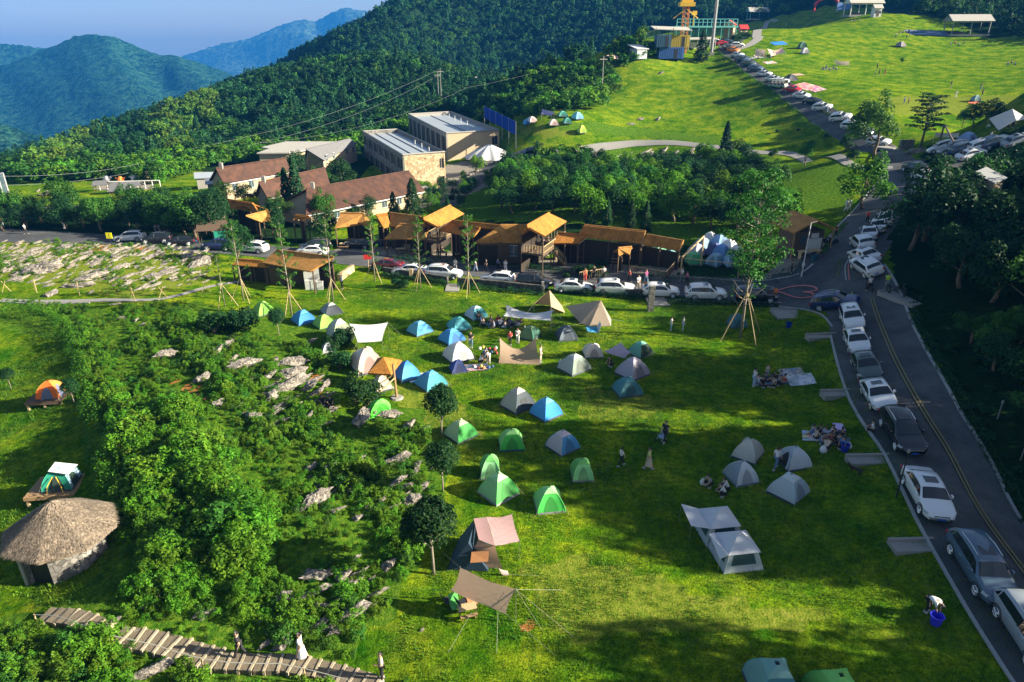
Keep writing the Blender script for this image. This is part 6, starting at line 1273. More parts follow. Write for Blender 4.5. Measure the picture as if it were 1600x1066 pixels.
mat_(1259,135,4.4,6.0,.4,(.80,.28,.16),'orange patchwork mats beside the uphill road',[(.75,.22,.22),(.65,.30,.40),(.75,.5,.4)]); mat_(1274,139,3.5,4.5,.3,(.70,.22,.30),'red and pink mats beside the orange ones',[(.7,.5,.45),(.5,.2,.4)]); mat_(1246,117,3,3,.1,(.75,.40,.30),'small salmon mat behind the black tent'); mat_(1203,98,3.5,3,.2,(.6,.30,.22),'strip of coloured mats before the swept canopy',[(.3,.5,.5),(.6,.55,.5)])
mat_(1284,682,2.6,1.6,-.35,(.55,.50,.50),'cluttered picnic mat beside the road verge',[(.75,.6,.3),(.4,.5,.6),(.7,.4,.4),(.3,.35,.3)]); mat_(1305,690,1.8,1.2,-.5,(.10,.12,.14),'dark picnic mat under the crowd by the verge',[(.3,.25,.25)]); mat_(790,506,3.2,1.3,-.15,(.10,.13,.16),'dark mat under the crowd by the long white tarp',[(.25,.25,.3)]); mat_(1205,598,1.8,1.2,0,(.06,.07,.09),'dark mat under the lawn picnic group')
mat_(1296,108,5,2.2,0,(.05,.09,.08),'dark ground sheet with people in the upper meadow'); mat_(1450,52,14,6,-.1,(.06,.12,.22),'dark blue spread of picnic sheets near the grey pavilion',[(.3,.4,.6),(.05,.1,.2),(.1,.15,.25)]); mat_(1522,161,2.2,1.6,.2,(.85,.20,.10),'small red mat beside the little dark tent'); mat_(1182,90,4,2,.1,(.14,.3,.28),'green and white clutter mat beside the cream windbreak',[(.5,.5,.5)])
# platforms with tents on the sunken lawn
def platform(x, y, w_, d_, rz, mt_, label, h_=.5):
    p = G(x, y); t = thing('platform', p, rz, label, 'platform', 'tent platforms'); m = MB(); k = int(w_/.24)
    for i in range(k): m.box(-w_/2+i*w_/k+.008, -d_/2, h_-.06, -w_/2+(i+1)*w_/k-.008, d_/2, h_+R.uniform(-.006,.006))
    m.build('deck', mt_, t); MB().box(-w_/2,-d_/2,h_-.26,w_/2,-d_/2+.1,h_-.063).build('beam', mt_, t); MB().box(-w_/2,d_/2-.1,h_-.26,w_/2,d_/2,h_-.063).build('beam', mt_, t)
    for sx in (-.46,.0,.46):
        for sy in (-.42,.42): MB().box(sx*w_-.08, sy*d_-.08, -.3, sx*w_+.08, sy*d_+.08, h_-.262).build('leg', WOODP, t)
    return t
platform(79,627,2.9,2.2,.12,WOODD,'dark plank platform under the orange tent'); platform(92,768,3.2,2.5,.14,WOOD,'brown pallet platform under the green and white tent')
pz = G(79,627); dome(0,0,2.0,1.9,1.5,8,C_ORANGE,(.9,.25,.05),'orange tent with grey mesh door on a dark platform',shape=2.0,cap=False,p=Vector((pz.x+.25,pz.y+.05,pz.z+.51)),dcol=(.16,.18,.30))
pz = G(92,768); tw = dome(0,0,2.1,2.0,1.5,10,(.02,.30,.20),(.30,.45,.62),'green and white tent with yellow trim on a pallet platform',shape=2.1,cap=False,p=Vector((pz.x+.35,pz.y+.1,pz.z+.51)),dcol=(.03,.06,.05))
for sx in (-.5,.5):
    MB().tube([(sx*1.0,-1.16,.1),(sx*.85,-1.08,.6),(sx*.2,-.72,1.12)], .025, 5).build('trim', YELLOW, tw)
MB().slab([(-.35,-.55,1.5),(.95,-.75,1.25),(1.05,.5,1.2),(-.3,.5,1.55)],.03).build('fly', cloth((.70,.76,.76)), tw)
# ---------------------------------------------------------------- cars
def paint(nm, c, rough=.28): return plain(nm, c, rough, var=.03, spec=.6, coat=.6)
P_WHITE = paint('car_paint_white', (.74,.75,.77)); P_BLACK = paint('car_paint_black', (.012,.014,.018)); P_NAVY = paint('car_paint_navy', (.015,.03,.13)); P_BGREY = paint('car_paint_blue_grey', (.07,.12,.18)); P_GGREY = paint('car_paint_green_grey', (.07,.10,.10)); P_RED = paint('car_paint_red', (.50,.015,.025)); P_SILVER = paint('car_paint_silver', (.28,.32,.36)); P_ORANGE = paint('car_paint_orange', (.75,.22,.02)); P_MAROON = paint('car_paint_maroon', (.10,.01,.02))
def make_car(kind):
    L = {'sedan':4.55,'suv':4.6,'hatch':4.2}[kind]; Wd = .90 if kind != 'suv' else .93; hb = {'sedan':.90,'suv':1.02,'hatch':.95}[kind]; ht = {'sedan':1.44,'suv':1.66,'hatch':1.52}[kind]
    # stations: x (front = +), half width, underside, shoulder z, roof z
    if kind == 'sedan': st = [(-2.27,.62,.42,.72,.72),(-2.20,.78,.30,.90,.90),(-1.95,.87,.24,.97,.98),(-1.60,.895,.22,.97,1.03),(-1.05,.90,.20,.95,1.38),(-.55,.90,.20,.94,ht),(0,.90,.20,.93,ht),(.42,.90,.20,.92,1.36),(1.12,.90,.20,.90,.96),(1.55,.88,.22,.84,.87),(1.95,.84,.24,.76,.78),(2.18,.72,.28,.64,.66),(2.27,.52,.36,.52,.52)]
    elif kind == 'suv': st = [(-2.30,.66,.46,.80,.82),(-2.26,.84,.34,1.02,1.06),(-2.12,.90,.30,1.05,1.28),(-1.80,.92,.28,1.05,1.58),(-1.2,.93,.26,1.04,ht),(-.5,.93,.26,1.03,ht+.02),(.10,.93,.26,1.02,ht),(.45,.93,.26,1.01,1.55),(1.10,.93,.26,.99,1.06),(1.55,.91,.28,.95,.99),(1.98,.88,.30,.88,.90),(2.22,.76,.34,.74,.76),(2.30,.56,.42,.58,.58)]
    else: st = [(-2.10,.64,.42,.78,.80),(-2.06,.80,.30,.96,1.00),(-1.92,.87,.26,.99,1.20),(-1.55,.89,.24,.98,1.44),(-1.0,.90,.22,.97,ht),(-.4,.90,.22,.96,ht),(.05,.90,.22,.95,ht-.02),(.40,.90,.22,.94,1.40),(1.02,.90,.22,.92,.98),(1.45,.88,.24,.87,.90),(1.82,.84,.26,.78,.80),(2.02,.72,.30,.66,.67),(2.10,.52,.38,.54,.54)]
    t = bpy.data.objects.new('parked_car', None); m = MB(); rows = []
    def ring(s_):
        x, w_, z0, z1, z2 = s_; gh = z2-z1; tw = w_-.04-.20*min(1, gh/.45); tw = min(tw, w_)
        return [(x,-w_*.86,z0),(x,-w_,z0+.12),(x,-w_,z1-.14),(x,-w_*.965,z1),(x,-tw-.02*(gh > .1),z2-.05*min(1,gh*3)),(x,-tw*.82,z2+.0),(x,0,z2+.03),(x,tw*.82,z2),(x,tw+.02*(gh > .1),z2-.05*min(1,gh*3)),(x,w_*.965,z1),(x,w_,z1-.14),(x,w_,z0+.12),(x,w_*.86,z0)]
    R_ = [ring(s_) for s_ in st]; m.grid(R_); m.add(R_[0], [tuple(range(13))]); m.add(R_[-1], [tuple(range(12, -1, -1))]); m.add([r[0] for r in R_]+[r[12] for r in R_], [(i, i+1, 13+i+1, 13+i) for i in range(12)])
    body = m.build('body', P_WHITE, t, smooth=True, link=False)
    def gl(i, j, k0, k1, u0, u1, v0, v1, off=(0,0,.012)):
        """panel over ring i..j (along) and ring points k0..k1 (across)"""
        def B(u, v):
            a = Vector(R_[i][k0]).lerp(Vector(R_[i][k1]), v); b = Vector(R_[j][k0]).lerp(Vector(R_[j][k1]), v); return a.lerp(b, u)+Vector(off)
        return [[B(u, v) for u in np.linspace(u0, u1, 3)] for v in np.linspace(v0, v1, 3)]
    s0 = {'sedan':(3,4,4,7,8),'suv':(2,3,3,7,8),'hatch':(2,3,3,7,8)}[kind]
    # windscreen and rear glass lie on the slanting stations
    def span(i, j, name, ang):
        m = MB(); o_ = (.015*ang, 0, .015); m.grid([[Vector(R_[i][k]).lerp(Vector(R_[j][k]), u)+Vector(o_)-Vector((0, .05*np.sign(R_[i][k][1])*(abs(k-6) == 2), 0)) for k in (4,5,6,7,8)] for u in (.06, .5, .96)]); m.build(name, GLASS, t, link=False)
    span(7, 8, 'windscreen', 1); span(s0[0], s0[1], 'rear_window', -1)
    if kind != 'sedan': pass
    for sgn, k0, k1 in ((-1,3,4),(1,9,8)):
        m = MB(); a, b = (s0[1], 7); segs = list(range(a, b))
        for i in segs: m.grid(gl(i, i+1, k0, k1, .0 if i > a else .12, 1, .12, .86, (0, sgn*.012, .004)))
        # front quarter triangle
        m.add([Vector(R_[7][k0]).lerp(Vector(R_[7][k1]), .12)+Vector((0,sgn*.012,.004)), Vector(R_[7][k0]).lerp(Vector(R_[8][k0]), .75)+Vector((0,sgn*.012,.03)), Vector(R_[7][k0]).lerp(Vector(R_[7][k1]), .86)+Vector((0,sgn*.012,.004))], [(0,1,2)])
        m.add([Vector(R_[a][k0]).lerp(Vector(R_[a][k1]), .12)+Vector((0,sgn*.012,.004)), Vector(R_[a-1][k0]).lerp(Vector(R_[a][k0]), .35 if kind == 'sedan' else .2)+Vector((0,sgn*.012,.03)), Vector(R_[a][k0]).lerp(Vector(R_[a][k1]), .8)+Vector((0,sgn*.012,.004))], [(0,1,2)])
        m.build('side_window', GLASS, t, link=False)
        x = .0; MB().tube([(x, sgn*(Wd*.97), hb+.02), (x, sgn*(Wd*.845), ht-.12)], .022, 4).build('door_pillar', DARKM, t, link=False)
        MB().box(.62,-.06,hb+.0,.82,.06,hb+.14,0,(0,sgn*(Wd+.09),0)).build('mirror', body.data.materials[0], t, link=False)
        for dx in (-.55,.38): MB().box(dx-.1,-.012,hb-.16,dx+.1,.012,hb-.13,0,(0,sgn*(Wd+.012),0)).build('door_handle', STEELB, t, link=False)
        q = L/2; MB().box(-.26,-.20,-.06,.06,.14,.07,-sgn*.45,(q-.30, sgn*(Wd-.24), hb-.24)).build('headlight', LAMPW, t, link=False)
        MB().box(-.03,-.18,-.07,.16,.12,.07,sgn*.25,(-q+.04, sgn*(Wd-.22), hb-.12)).build('tail_light', REDLAMP, t, link=False)
        if kind == 'suv': MB().tube([(-1.5,sgn*.60,ht-.06),(-.6,sgn*.62,ht+.06),(.2,sgn*.62,ht+.02)], .022, 5).build('roof_rail', STEELB, t, link=False)
    q = L/2; MB().box(-.05,-.42,.42,.022,.42,.60,0,(q-.04,0,0)).build('grille', BLACK, t, link=False); MB().box(-.02,-.60,.26,.03,.60,.36,0,(q-.05,0,0)).build('bumper', DARKM, t, link=False); MB().box(0,-.22,.36,.03,.22,.46,0,(q+.0,0,0)).build('number_plate', PLATE, t, link=False); MB().box(-.03,-.22,.55,.0,.22,.66,0,(-q+.0,0,0)).build('number_plate', PLATE, t, link=False)
    MB().add([(-.45,-.38,ht+.035),(.15,-.38,ht+.035),(.15,.38,ht+.035),(-.45,.38,ht+.035)], [(0,1,2,3)]).build('sunroof', GLASS, t, link=False)
    wr = .33 if kind != 'suv' else .36
    for x in (-1.38 if kind != 'hatch' else -1.25, 1.38 if kind != 'hatch' else 1.28):
        for sgn in (-1, 1):
            wm = MB(); c = (x, sgn*(Wd-.10), wr); prof = [(0,wr),(.10,wr),(.11,wr*.93)]
            wm.tube([(x, sgn*(Wd-.22), wr), (x, sgn*(Wd-.02), wr), (x, sgn*(Wd+.005), wr)], [wr, wr, wr*.9], 18); wo = wm.build('wheel', RUBBER, t, smooth=False, link=False)
            rm = MB(); rm.tube([(x, sgn*(Wd-.0), wr), (x, sgn*(Wd+.012), wr)], [wr*.30, wr*.26], 8)
            for k in range(5): a = k*2*pi/5+.3; rm.tube([(x, sgn*(Wd+.012), wr), (x+cos(a)*wr*.68, sgn*(Wd+.012), wr+sin(a)*wr*.68)], [.055,.035], 4)
            rm.tube([(x+cos(2*pi*k/18)*wr*.68, sgn*(Wd+.01), wr+sin(2*pi*k/18)*wr*.68) for k in range(19)], .022, 4); rm.build('rim', STEELB, wo, link=False)
            am = MB(); am.tube([(x+cos(pi*k/12)*(wr+.05), sgn*(Wd+.004), wr+sin(pi*k/12)*(wr+.05)) for k in range(13)], .035, 4); am.build('wheel_arch', DARKM, t, link=False)
    return t
CARS = {k: make_car(k) for k in ('sedan','suv','hatch')}
GLASSM = {}
def car(kind, x, y, head, pm, label, group, sc=1.0, dz=.08, far=None):
    """head: heading of the nose in degrees, 0 = +X; x, y the pixel of the middle of its footprint"""
    p = G(x, y); r = dup(CARS[kind], (p.x, p.y, p.z+dz), radians(head), sc, mats={'car_paint_white': pm} if pm is not P_WHITE else None)
    # lie on the slope
    a = radians(head); f = H(p.x+cos(a)*1.3, p.y+sin(a)*1.3)-H(p.x-cos(a)*1.3, p.y-sin(a)*1.3); s_ = H(p.x-sin(a)*.8, p.y+cos(a)*.8)-H(p.x+sin(a)*.8, p.y-cos(a)*.8)
    r.rotation_euler = (math.atan2(s_, 1.6)*1.0, -math.atan2(f, 2.6), a); r.name = 'parked_car'
    return tag(r, label, 'car', group)
GL = 'cars parked along the lawn road'; GR = 'cars parked down the right road'; GU = 'cars queued on the uphill road'; GP = 'cars in the meadow car park'; GB = 'cars on the bend'
def hd2(a, b): A, B = G(*a), G(*b); return math.degrees(atan2(B.y-A.y, B.x-A.x))
for a in [('sedan',641,430,173,P_WHITE,'white sedan facing left beside the first lawn road sapling',GL),('suv',694,435,-9,P_WHITE,'white suv with dark sunroof facing right, right of the left-facing sedan',GL),('hatch',777,443,170,P_WHITE,'white hatchback facing left before the black off-roader',GL),('suv',836,449,-9,P_BLACK,'black off-roader behind the wall end',GL),
 ('sedan',896,456,-9,P_WHITE,'white sedan directly right of the black off-roader',GL),('suv',961,459,-7,P_WHITE,'white suv with panoramic roof between two white sedans',GL),('hatch',1032,463,-6,P_WHITE,'white hatchback half hidden by the stone pillar',GL),('suv',1102,467,-5,P_WHITE,'white suv alone right of the stone pillar',GL),('suv',1180,471,-5,P_BLACK,'black suv with orange flag at its nose by the pink heart',GL),
 ('suv',204,378,188,P_WHITE,'white suv seen from its rear quarter beside the yellow sign',GL),('suv',246,381,186,P_BLACK,'black car right behind the white roadside suv',GL),('sedan',283,384,186,P_BLACK,'black sedan second behind the white roadside suv',GL),('suv',342,391,178,P_NAVY,'dark blue suv before the green stall',GL),('suv',394,395,172,P_WHITE,'white suv showing its rear above the orange canopy',GL),
 ('sedan',603,422,175,P_MAROON,'dark maroon car below the red sign',GL),('suv',493,392,200,P_BLACK,'black car facing out in the shaded car park lane',GL),('sedan',488,399,180,P_WHITE,'white car partly behind the kiosk roof',GL),('sedan',560,388,170,P_BLACK,'black sedan in the shade of the brown thatch pavilion',GL),
 ('suv',1306,481,-38,P_NAVY,'navy blue suv turning at the junction',GR),('suv',1332,507,hd2((1326, 492),(1338, 522)),P_WHITE,'white suv first in the line below the navy suv',GR),('sedan',1339,542,hd2((1332, 524),(1347, 560)),P_WHITE,'white sedan with dark sunroof second below the navy suv',GR),('sedan',1354,581,hd2((1345, 562),(1364, 600)),P_GGREY,'green-grey sedan between two white ones',GR),('sedan',1373,627,hd2((1361, 606),(1386, 648)),P_WHITE,'white sedan with black glass roof before the black mpv',GR),
 ('suv',1408,686,hd2((1392, 660),(1424, 712)),P_BLACK,'black mpv with silver grille and blue plate',GR),('sedan',1445,783,hd2((1428, 754),(1462, 812)),P_WHITE,'white sedan with sunroof alone between black mpv and blue suv',GR),('suv',1528,900,hd2((1504, 862),(1552, 938)),P_BGREY,'blue-grey suv with panoramic roof near the bottom right',GR),('suv',1607,1005,hd2((1575, 955),(1640, 1055)),P_SILVER,'silver-grey suv cut by the right picture edge',GR),
 ('suv',1354,424,92,P_WHITE,'white hatch at the near end of the bend line',GB),('sedan',1350,407,94,P_WHITE,'second white car of the bend line',GB),('suv',1347,388,80,P_WHITE,'third white car of the bend line',GB),('sedan',1358,371,66,P_WHITE,'fourth white car of the bend line',GB),('sedan',1372,360,62,P_WHITE,'fifth white car of the bend line',GB),('suv',1384,350,60,P_WHITE,'last white car of the bend line under the trees',GB),
 ('sedan',1441,308,82,P_WHITE,'lowest white car behind the dark slope trees',GB),('sedan',1442,294,84,P_SILVER,'grey car behind the dark slope trees',GB),('suv',1440,282,86,P_WHITE,'white car nearest the branch road trees',GB),('suv',1428,270,96,P_BLACK,'black suv at the top of the dark slope line',GB),
 ('hatch',1470,236,165,P_WHITE,'white hatchback at the gate end of the car park',GP),('suv',1489,238,170,P_SILVER,'dark silver suv under the gate beam',GP),('suv',1508,238,0,P_BGREY,'pale blue-grey suv in the rear car park row',GP),('suv',1536,233,-4,P_WHITE,'white suv in the rear car park row',GP),('sedan',1517,247,5,P_WHITE,'white sedan alone in the front of the car park',GP),('suv',1554,228,0,P_BGREY,'dark blue car at the far end of the car park',GP),('sedan',1590,224,0,P_SILVER,'silver car by the right edge behind the car park',GP),
 ('sedan',662,303,170,P_WHITE,'white car beside the long barrack end',None),('suv',826,243,180,P_BLACK,'black car on the uphill path start',None)]:
    car(*a)
# (tail pixel, nose pixel) of each car down the right road; the heading follows from them
UP = [(1373,227,-55,'suv',P_WHITE),(1347,210,-50,'suv',P_BGREY),(1332,201,-50,'suv',P_WHITE),(1314,188,-48,'suv',P_WHITE),(1285,172,-47,'suv',P_WHITE),(1269,162,-47,'sedan',P_BLACK),(1252,153,-47,'sedan',P_WHITE),(1238,143,-46,'sedan',P_RED),(1221,131,-46,'hatch',P_WHITE),(1208,127,-46,'sedan',P_WHITE),(1194,119,-45,'sedan',P_WHITE),(1180,111,-45,'suv',P_BGREY),(1169,103,-45,'suv',P_GGREY),(1160,96,-46,'suv',P_BGREY),(1152,89,-50,'sedan',P_WHITE),(1146,82,-60,'suv',P_ORANGE),(1137,78,-70,'suv',P_GGREY),(1152,74,-10,'suv',P_WHITE),(1120,69,0,'suv',P_WHITE),(1127,70,10,'sedan',P_RED),(1136,68,0,'sedan',P_BGREY),(1115,68,0,'hatch',P_SILVER)]
cn = {id(P_WHITE):'white',id(P_BGREY):'blue-grey',id(P_BLACK):'black',id(P_RED):'red',id(P_GGREY):'green-grey',id(P_ORANGE):'orange',id(P_SILVER):'silver'}
for i, (x, y, hd, kd, pm) in enumerate(UP): car(kd, x, y, hd, pm, f'{cn[id(pm)]} {kd}, {ORD[i]} in the uphill queue counting from the lower junction', GU)
# open-sided park shuttle
p = G(1215,138); t = thing('shuttle_bus', (p.x, p.y, p.z+.08), radians(-52), 'white and green open-sided shuttle bus in the uphill queue', 'bus')
MB().box(-2.4,-.85,.4,2.4,.85,.85).build('chassis', LINEW, t); MB().box(-2.4,-.87,.35,2.42,.87,.55).build('skirt', plain('green_paint', (.05,.45,.10), .4), t); MB().box(-2.4,-.9,2.1,2.3,.9,2.25).build('roof', WHITE, t); MB().box(2.2,-.82,.85,2.35,.82,1.1).build('front_panel', WHITE, t); MB().box(2.25,-.78,1.1,2.3,.78,2.05).build('windscreen', GLASS, t)
for x in (-2.3,-1.1,.1,1.3,2.2):
    for s_ in (-.82,.82): MB().tube([(x,s_,.8),(x,s_,2.12)], .04, 5).build('pillar', WHITE, t)
for x in (-1.8,-.7,.4,1.4): MB().box(x-.2,-.7,.85,x+.2,.7,1.15).box(x-.25,-.7,1.15,x-.17,.7,1.6).build('seat', BLACK, t)
for x in (-1.5,1.5):
    for s_ in (-.8,.8): MB().tube([(x,s_-.08,.3),(x,s_+.08,.3)], .3, 14).build('wheel', RUBBER, t)
# orange flag on the black suv, cones, hi-vis post
p = G(1207,468); t = thing('orange_flag', p, 0, 'orange cloth hanging at the nose of the black suv', 'flag'); MB().tube([(0,0,0),(0,0,1.35)], .02, 5).build('staff', STEELB, t); MB().grid([[(u*.45, .06*sin(u*5+v*3), 1.35-v*.75-(.1*u)) for u in np.linspace(0, 1, 5)] for v in np.linspace(0, 1, 5)]).build('cloth', ORANGE, t)
p = G(1329,467); t = thing('traffic_cone', p, 0, 'yellow-green traffic cone beside the navy suv', 'cone'); MB().tube([(0,0,.03),(0,0,.75)], [.20,.04], 12).build('cone_shell', plain('hivis', (.6,.75,.03), .4), t); MB().box(-.26,-.26,0,.26,.26,.03).build('foot_plate', DARKM, t)
# motorbikes
def bike(x, y, hd, label, col=DARKM):
    p = G(x, y); t = thing('motorbike', (p.x, p.y, p.z+.13), radians(hd), label, 'motorbike', 'motorbikes')
    for sx in (-.62,.62): MB().tube([(sx,-.05,.3),(sx,.05,.3)], .3, 14).build('wheel', RUBBER, t)
    MB().tube([(-.62,0,.3),(-.2,0,.62),(.3,0,.60),(.5,0,.95)], .07, 6).build('frame', col, t); MB().box(-.65,-.14,.68,.05,.14,.80).build('saddle', BLACK, t); MB().box(-.25,-.17,.30,.28,.17,.66).build('engine', col, t); MB().tube([(.48,-.33,1.02),(.52,0,.98),(.48,.33,1.02)], .025, 5).build('handlebar', DARKM, t)
    MB().tube([(.62,0,.3),(.46,0,.98)], .035, 5).build('fork', STEELB, t); return t
bike(1410,463,70,'black motorbike on the concrete bay'); bike(1386,458,75,'scooter under the rider in a yellow vest',P_GGREY); bike(1357,455,85,'motorbike beside the walker in white at the junction'); bike(1297,382,-15,'scooter loaded with riders at the kiosk kerb',P_SILVER); bike(1373,342,60,'scooter with two riders entering the bend',P_SILVER)
# ---------------------------------------------------------------- people
def skin_mesh(name, verts, edges, rad, mat, sub=1):
    me = bpy.data.meshes.new(name); me.from_pydata(verts, edges, []); o = bpy.data.objects.new(name, me); S.collection.objects.link(o); o.modifiers.new('s', 'SKIN'); o.modifiers.new('u', 'SUBSURF').levels = sub
    sv = me.skin_vertices[0].data
    for i, r_ in enumerate(rad): sv[i].radius = (r_, r_) if not hasattr(r_, '__len__') else r_; sv[i].use_root = (i == 0)
    dg = bpy.context.evaluated_depsgraph_get(); nm_ = bpy.data.meshes.new_from_object(o.evaluated_get(dg)); nm_.name = name; bpy.data.objects.remove(o)
    nm_.materials.clear(); nm_.materials.append(mat); nm_.polygons.foreach_set('use_smooth', [True]*len(nm_.polygons)); return nm_
SKIN = plain('skin', (.50,.30,.20), .6); HAIR = plain('hair', (.012,.010,.009), .6)
SH = plain('shirt_cloth', (.5,.5,.5), .8); TR = plain('trouser_cloth', (.03,.035,.05), .8); SHOE = plain('shoe', (.45,.45,.45), .7)
def pose(kind):
    """joints in metres, facing +x: pelvis, chest, neck, head, shoulders, elbows, hands, hips, knees, ankles, toes"""
    J = {}
    if kind in ('stand', 'walk'):
        J = dict(pel=(0,0,.95), bel=(.01,0,1.08), che=(0,0,1.30), nek=(0,0,1.47), hd0=(.01,0,1.56), hd=(.02,0,1.64), top=(.0,0,1.71), nose=(.115,0,1.61))
        w = .28 if kind == 'walk' else .03
        for s_, sg in (('l',1),('r',-1)):
            f = w*sg; J.update({'sh'+s_:(0,.18*sg,1.42),'el'+s_:(-f*.5+.02,.23*sg,1.15),'ha'+s_:(.10-f*.4,.23*sg,.92),'hi'+s_:(0,.09*sg,.92),'kn'+s_:(.03+f*.5,.10*sg,.50),'an'+s_:(-.02+f,.10*sg,.08),'to'+s_:(.15+f,.11*sg,.03)})
        if kind == 'stand': J['ell'] = (.06,.24,1.16); J['hal'] = (.27,.12,1.20)
    elif kind == 'sit':
        J = dict(pel=(0,0,.14), bel=(.0,0,.28), che=(.02,0,.50), nek=(.05,0,.66), hd0=(.07,0,.74), hd=(.09,0,.82), top=(.07,0,.90), nose=(.18,0,.79))
        for s_, sg in (('l',1),('r',-1)): J.update({'sh'+s_:(.02,.18*sg,.61),'el'+s_:(.12,.24*sg,.38),'ha'+s_:(.33,.13*sg,.32),'hi'+s_:(.03,.10*sg,.14),'kn'+s_:(.36,.30*sg,.24),'an'+s_:(.30,-.06*sg,.09),'to'+s_:(.38,-.18*sg,.05)})
    elif kind == 'bend':
        J = dict(pel=(-.12,0,.88), bel=(.02,0,.98), che=(.24,0,1.02), nek=(.40,0,.98), hd0=(.47,0,.94), hd=(.54,0,.90), top=(.60,0,.90), nose=(.57,0,.80))
        for s_, sg in (('l',1),('r',-1)): J.update({'sh'+s_:(.33,.18*sg,.99),'el'+s_:(.40,.20*sg,.73),'ha'+s_:(.46,.14*sg,.50),'hi'+s_:(-.12,.10*sg,.86),'kn'+s_:(.02,.12*sg,.48),'an'+s_:(-.08,.12*sg,.08),'to'+s_:(.08,.13*sg,.03)})
    elif kind == 'squat':
        J = dict(pel=(-.12,0,.32), bel=(-.05,0,.44), che=(.06,0,.64), nek=(.13,0,.79), hd0=(.17,0,.86), hd=(.20,0,.93), top=(.19,0,1.0), nose=(.29,0,.89))
        for s_, sg in (('l',1),('r',-1)): J.update({'sh'+s_:(.08,.18*sg,.74),'el'+s_:(.25,.22*sg,.54),'ha'+s_:(.42,.10*sg,.44),'hi'+s_:(-.10,.10*sg,.32),'kn'+s_:(.26,.20*sg,.46),'an'+s_:(.02,.15*sg,.08),'to'+s_:(.18,.16*sg,.03)})
    return J
PT_ = {}
def person_template(kind, dress=False):
    J = {k: Vector(v) for k, v in pose(kind).items()}; V_ = []; E = []; Rr = []; I = {}
    def a(k, p, r_, par=None):
        I[k] = len(V_); V_.append(tuple(p)); Rr.append(r_)
        if par: E.append((I[par], I[k]))
    a('pel', J['pel'], (.13,.11)); a('bel', J['bel'], (.115,.10), 'pel'); a('che', J['che'], (.14,.11), 'bel'); a('nek', J['nek'], .055, 'che'); a('hd0', J['hd0'], .075, 'nek'); a('hd', J['hd'], (.095,.09), 'hd0'); a('top', J['top'], .06, 'hd'); a('nose', J['nose'], .016, 'hd')
    sd_ = (J['shl']-J['shr']).normalized()
    for s_, sg in (('l',1),('r',-1)):
        a('ear'+s_, J['hd']+sd_*.098*sg, .018, 'hd')
        a('sh'+s_, J['sh'+s_], .06, 'che'); a('el'+s_, J['el'+s_], .042, 'sh'+s_); d = (J['ha'+s_]-J['el'+s_]).normalized(); wr = J['ha'+s_]-d*.05; a('wr'+s_, wr, .026, 'el'+s_); a('ha'+s_, J['ha'+s_], (.036,.02), 'wr'+s_)
        side = d.cross(Vector((0,0,1))); side = side.normalized() if side.length > .1 else Vector((0,1,0)); cu = side.cross(d).normalized()*-.35
        for q, (o_, ln) in enumerate(((-.027,.062),(-.009,.074),(.009,.068),(.027,.052))):
            b = J['ha'+s_]+d*.03+side*o_; a(f'f{q}{s_}', b+d*ln*.5, .009, 'ha'+s_); a(f'g{q}{s_}', b+(d+cu).normalized()*ln, .0075, f'f{q}{s_}')
        a('th'+s_, J['ha'+s_]-side*.045*sg+d*.02, .010, 'wr'+s_); a('tt'+s_, J['ha'+s_]-side*.05*sg+d*.05, .008, 'th'+s_)
        a('hi'+s_, J['hi'+s_], .10, 'pel'); a('kn'+s_, J['kn'+s_], .062, 'hi'+s_); a('cf'+s_, J['kn'+s_].lerp(J['an'+s_], .35), .055, 'kn'+s_); a('an'+s_, J['an'+s_], .036, 'cf'+s_); a('to'+s_, J['to'+s_], .030, 'an'+s_)
    t = bpy.data.objects.new('person', None)
    def ch(nm, me, par=t): o = bpy.data.objects.new(nm, me); o.parent = par; return o
    ch('body', skin_mesh('body', V_, E, Rr, SKIN))
    ks = ['pel','bel','che','shl','shr','el','er']; Vs = [J['pel']+Vector((0,0,.02)), J['bel'], J['che'], J['che'].lerp(J['nek'], .7), J['shl'], J['shr'], J['shl'].lerp(J['ell'], .75), J['shr'].lerp(J['elr'], .75)]
    ch('shirt', skin_mesh('shirt', [tuple(v) for v in Vs], [(0,1),(1,2),(2,3),(2,4),(2,5),(4,6),(5,7)], [(.155,.13),(.14,.12),(.165,.13),.075,.082,.082,.066,.066], SH))
    if dress:
        m = MB(); rows = []
        for v in np.linspace(0, 1, 6):
            c = J['pel'].lerp(Vector((J['pel'].x, 0, .28)), v); rows.append([(c.x+cos(2*pi*k/14)*(.15+.10*v)*(1+.06*sin(k*2.4)), sin(2*pi*k/14)*(.14+.10*v), c.z+.05*(1-v)) for k in range(14)])
        o = m.grid(rows, True).build('skirt', TR, t, smooth=True, link=False)
    else:
        Vs = [J['pel']]+[J[k+s_] for s_ in 'lr' for k in ('hi','kn')]+[J['kn'+s_].lerp(J['an'+s_], .86) for s_ in 'lr']
        ch('trousers', skin_mesh('trousers', [tuple(v) for v in Vs], [(0,1),(1,2),(0,3),(3,4),(2,5),(4,6)], [(.145,.125),.112,.078,.112,.078,.06,.06], TR))
    d = (J['top']-J['hd']); bk = (J['hd']-J['nose']); bk.z *= .3; bk.normalize()
    ch('hair', skin_mesh('hair', [tuple(J['hd']+d*.55+bk*.02), tuple(J['hd']+bk*.045+d*.2), tuple(J['hd0']+bk*.05), tuple(J['hd']+d*.8-bk*.04)], [(0,1),(1,2),(0,3)], [.085,.088,.055,.05], HAIR))
    for s_ in 'lr': MB().box(-.07,-.05,0,.15,.05,.09,0,(J['an'+s_].x, J['an'+s_].y, max(0, J['an'+s_].z-.09))).build('shoe', SHOE, t, link=False)
    return t
SC = {}
def scol(c):
    if c not in SC: SC[c] = plain('cloth_colour', c, .8)
    return SC[c]
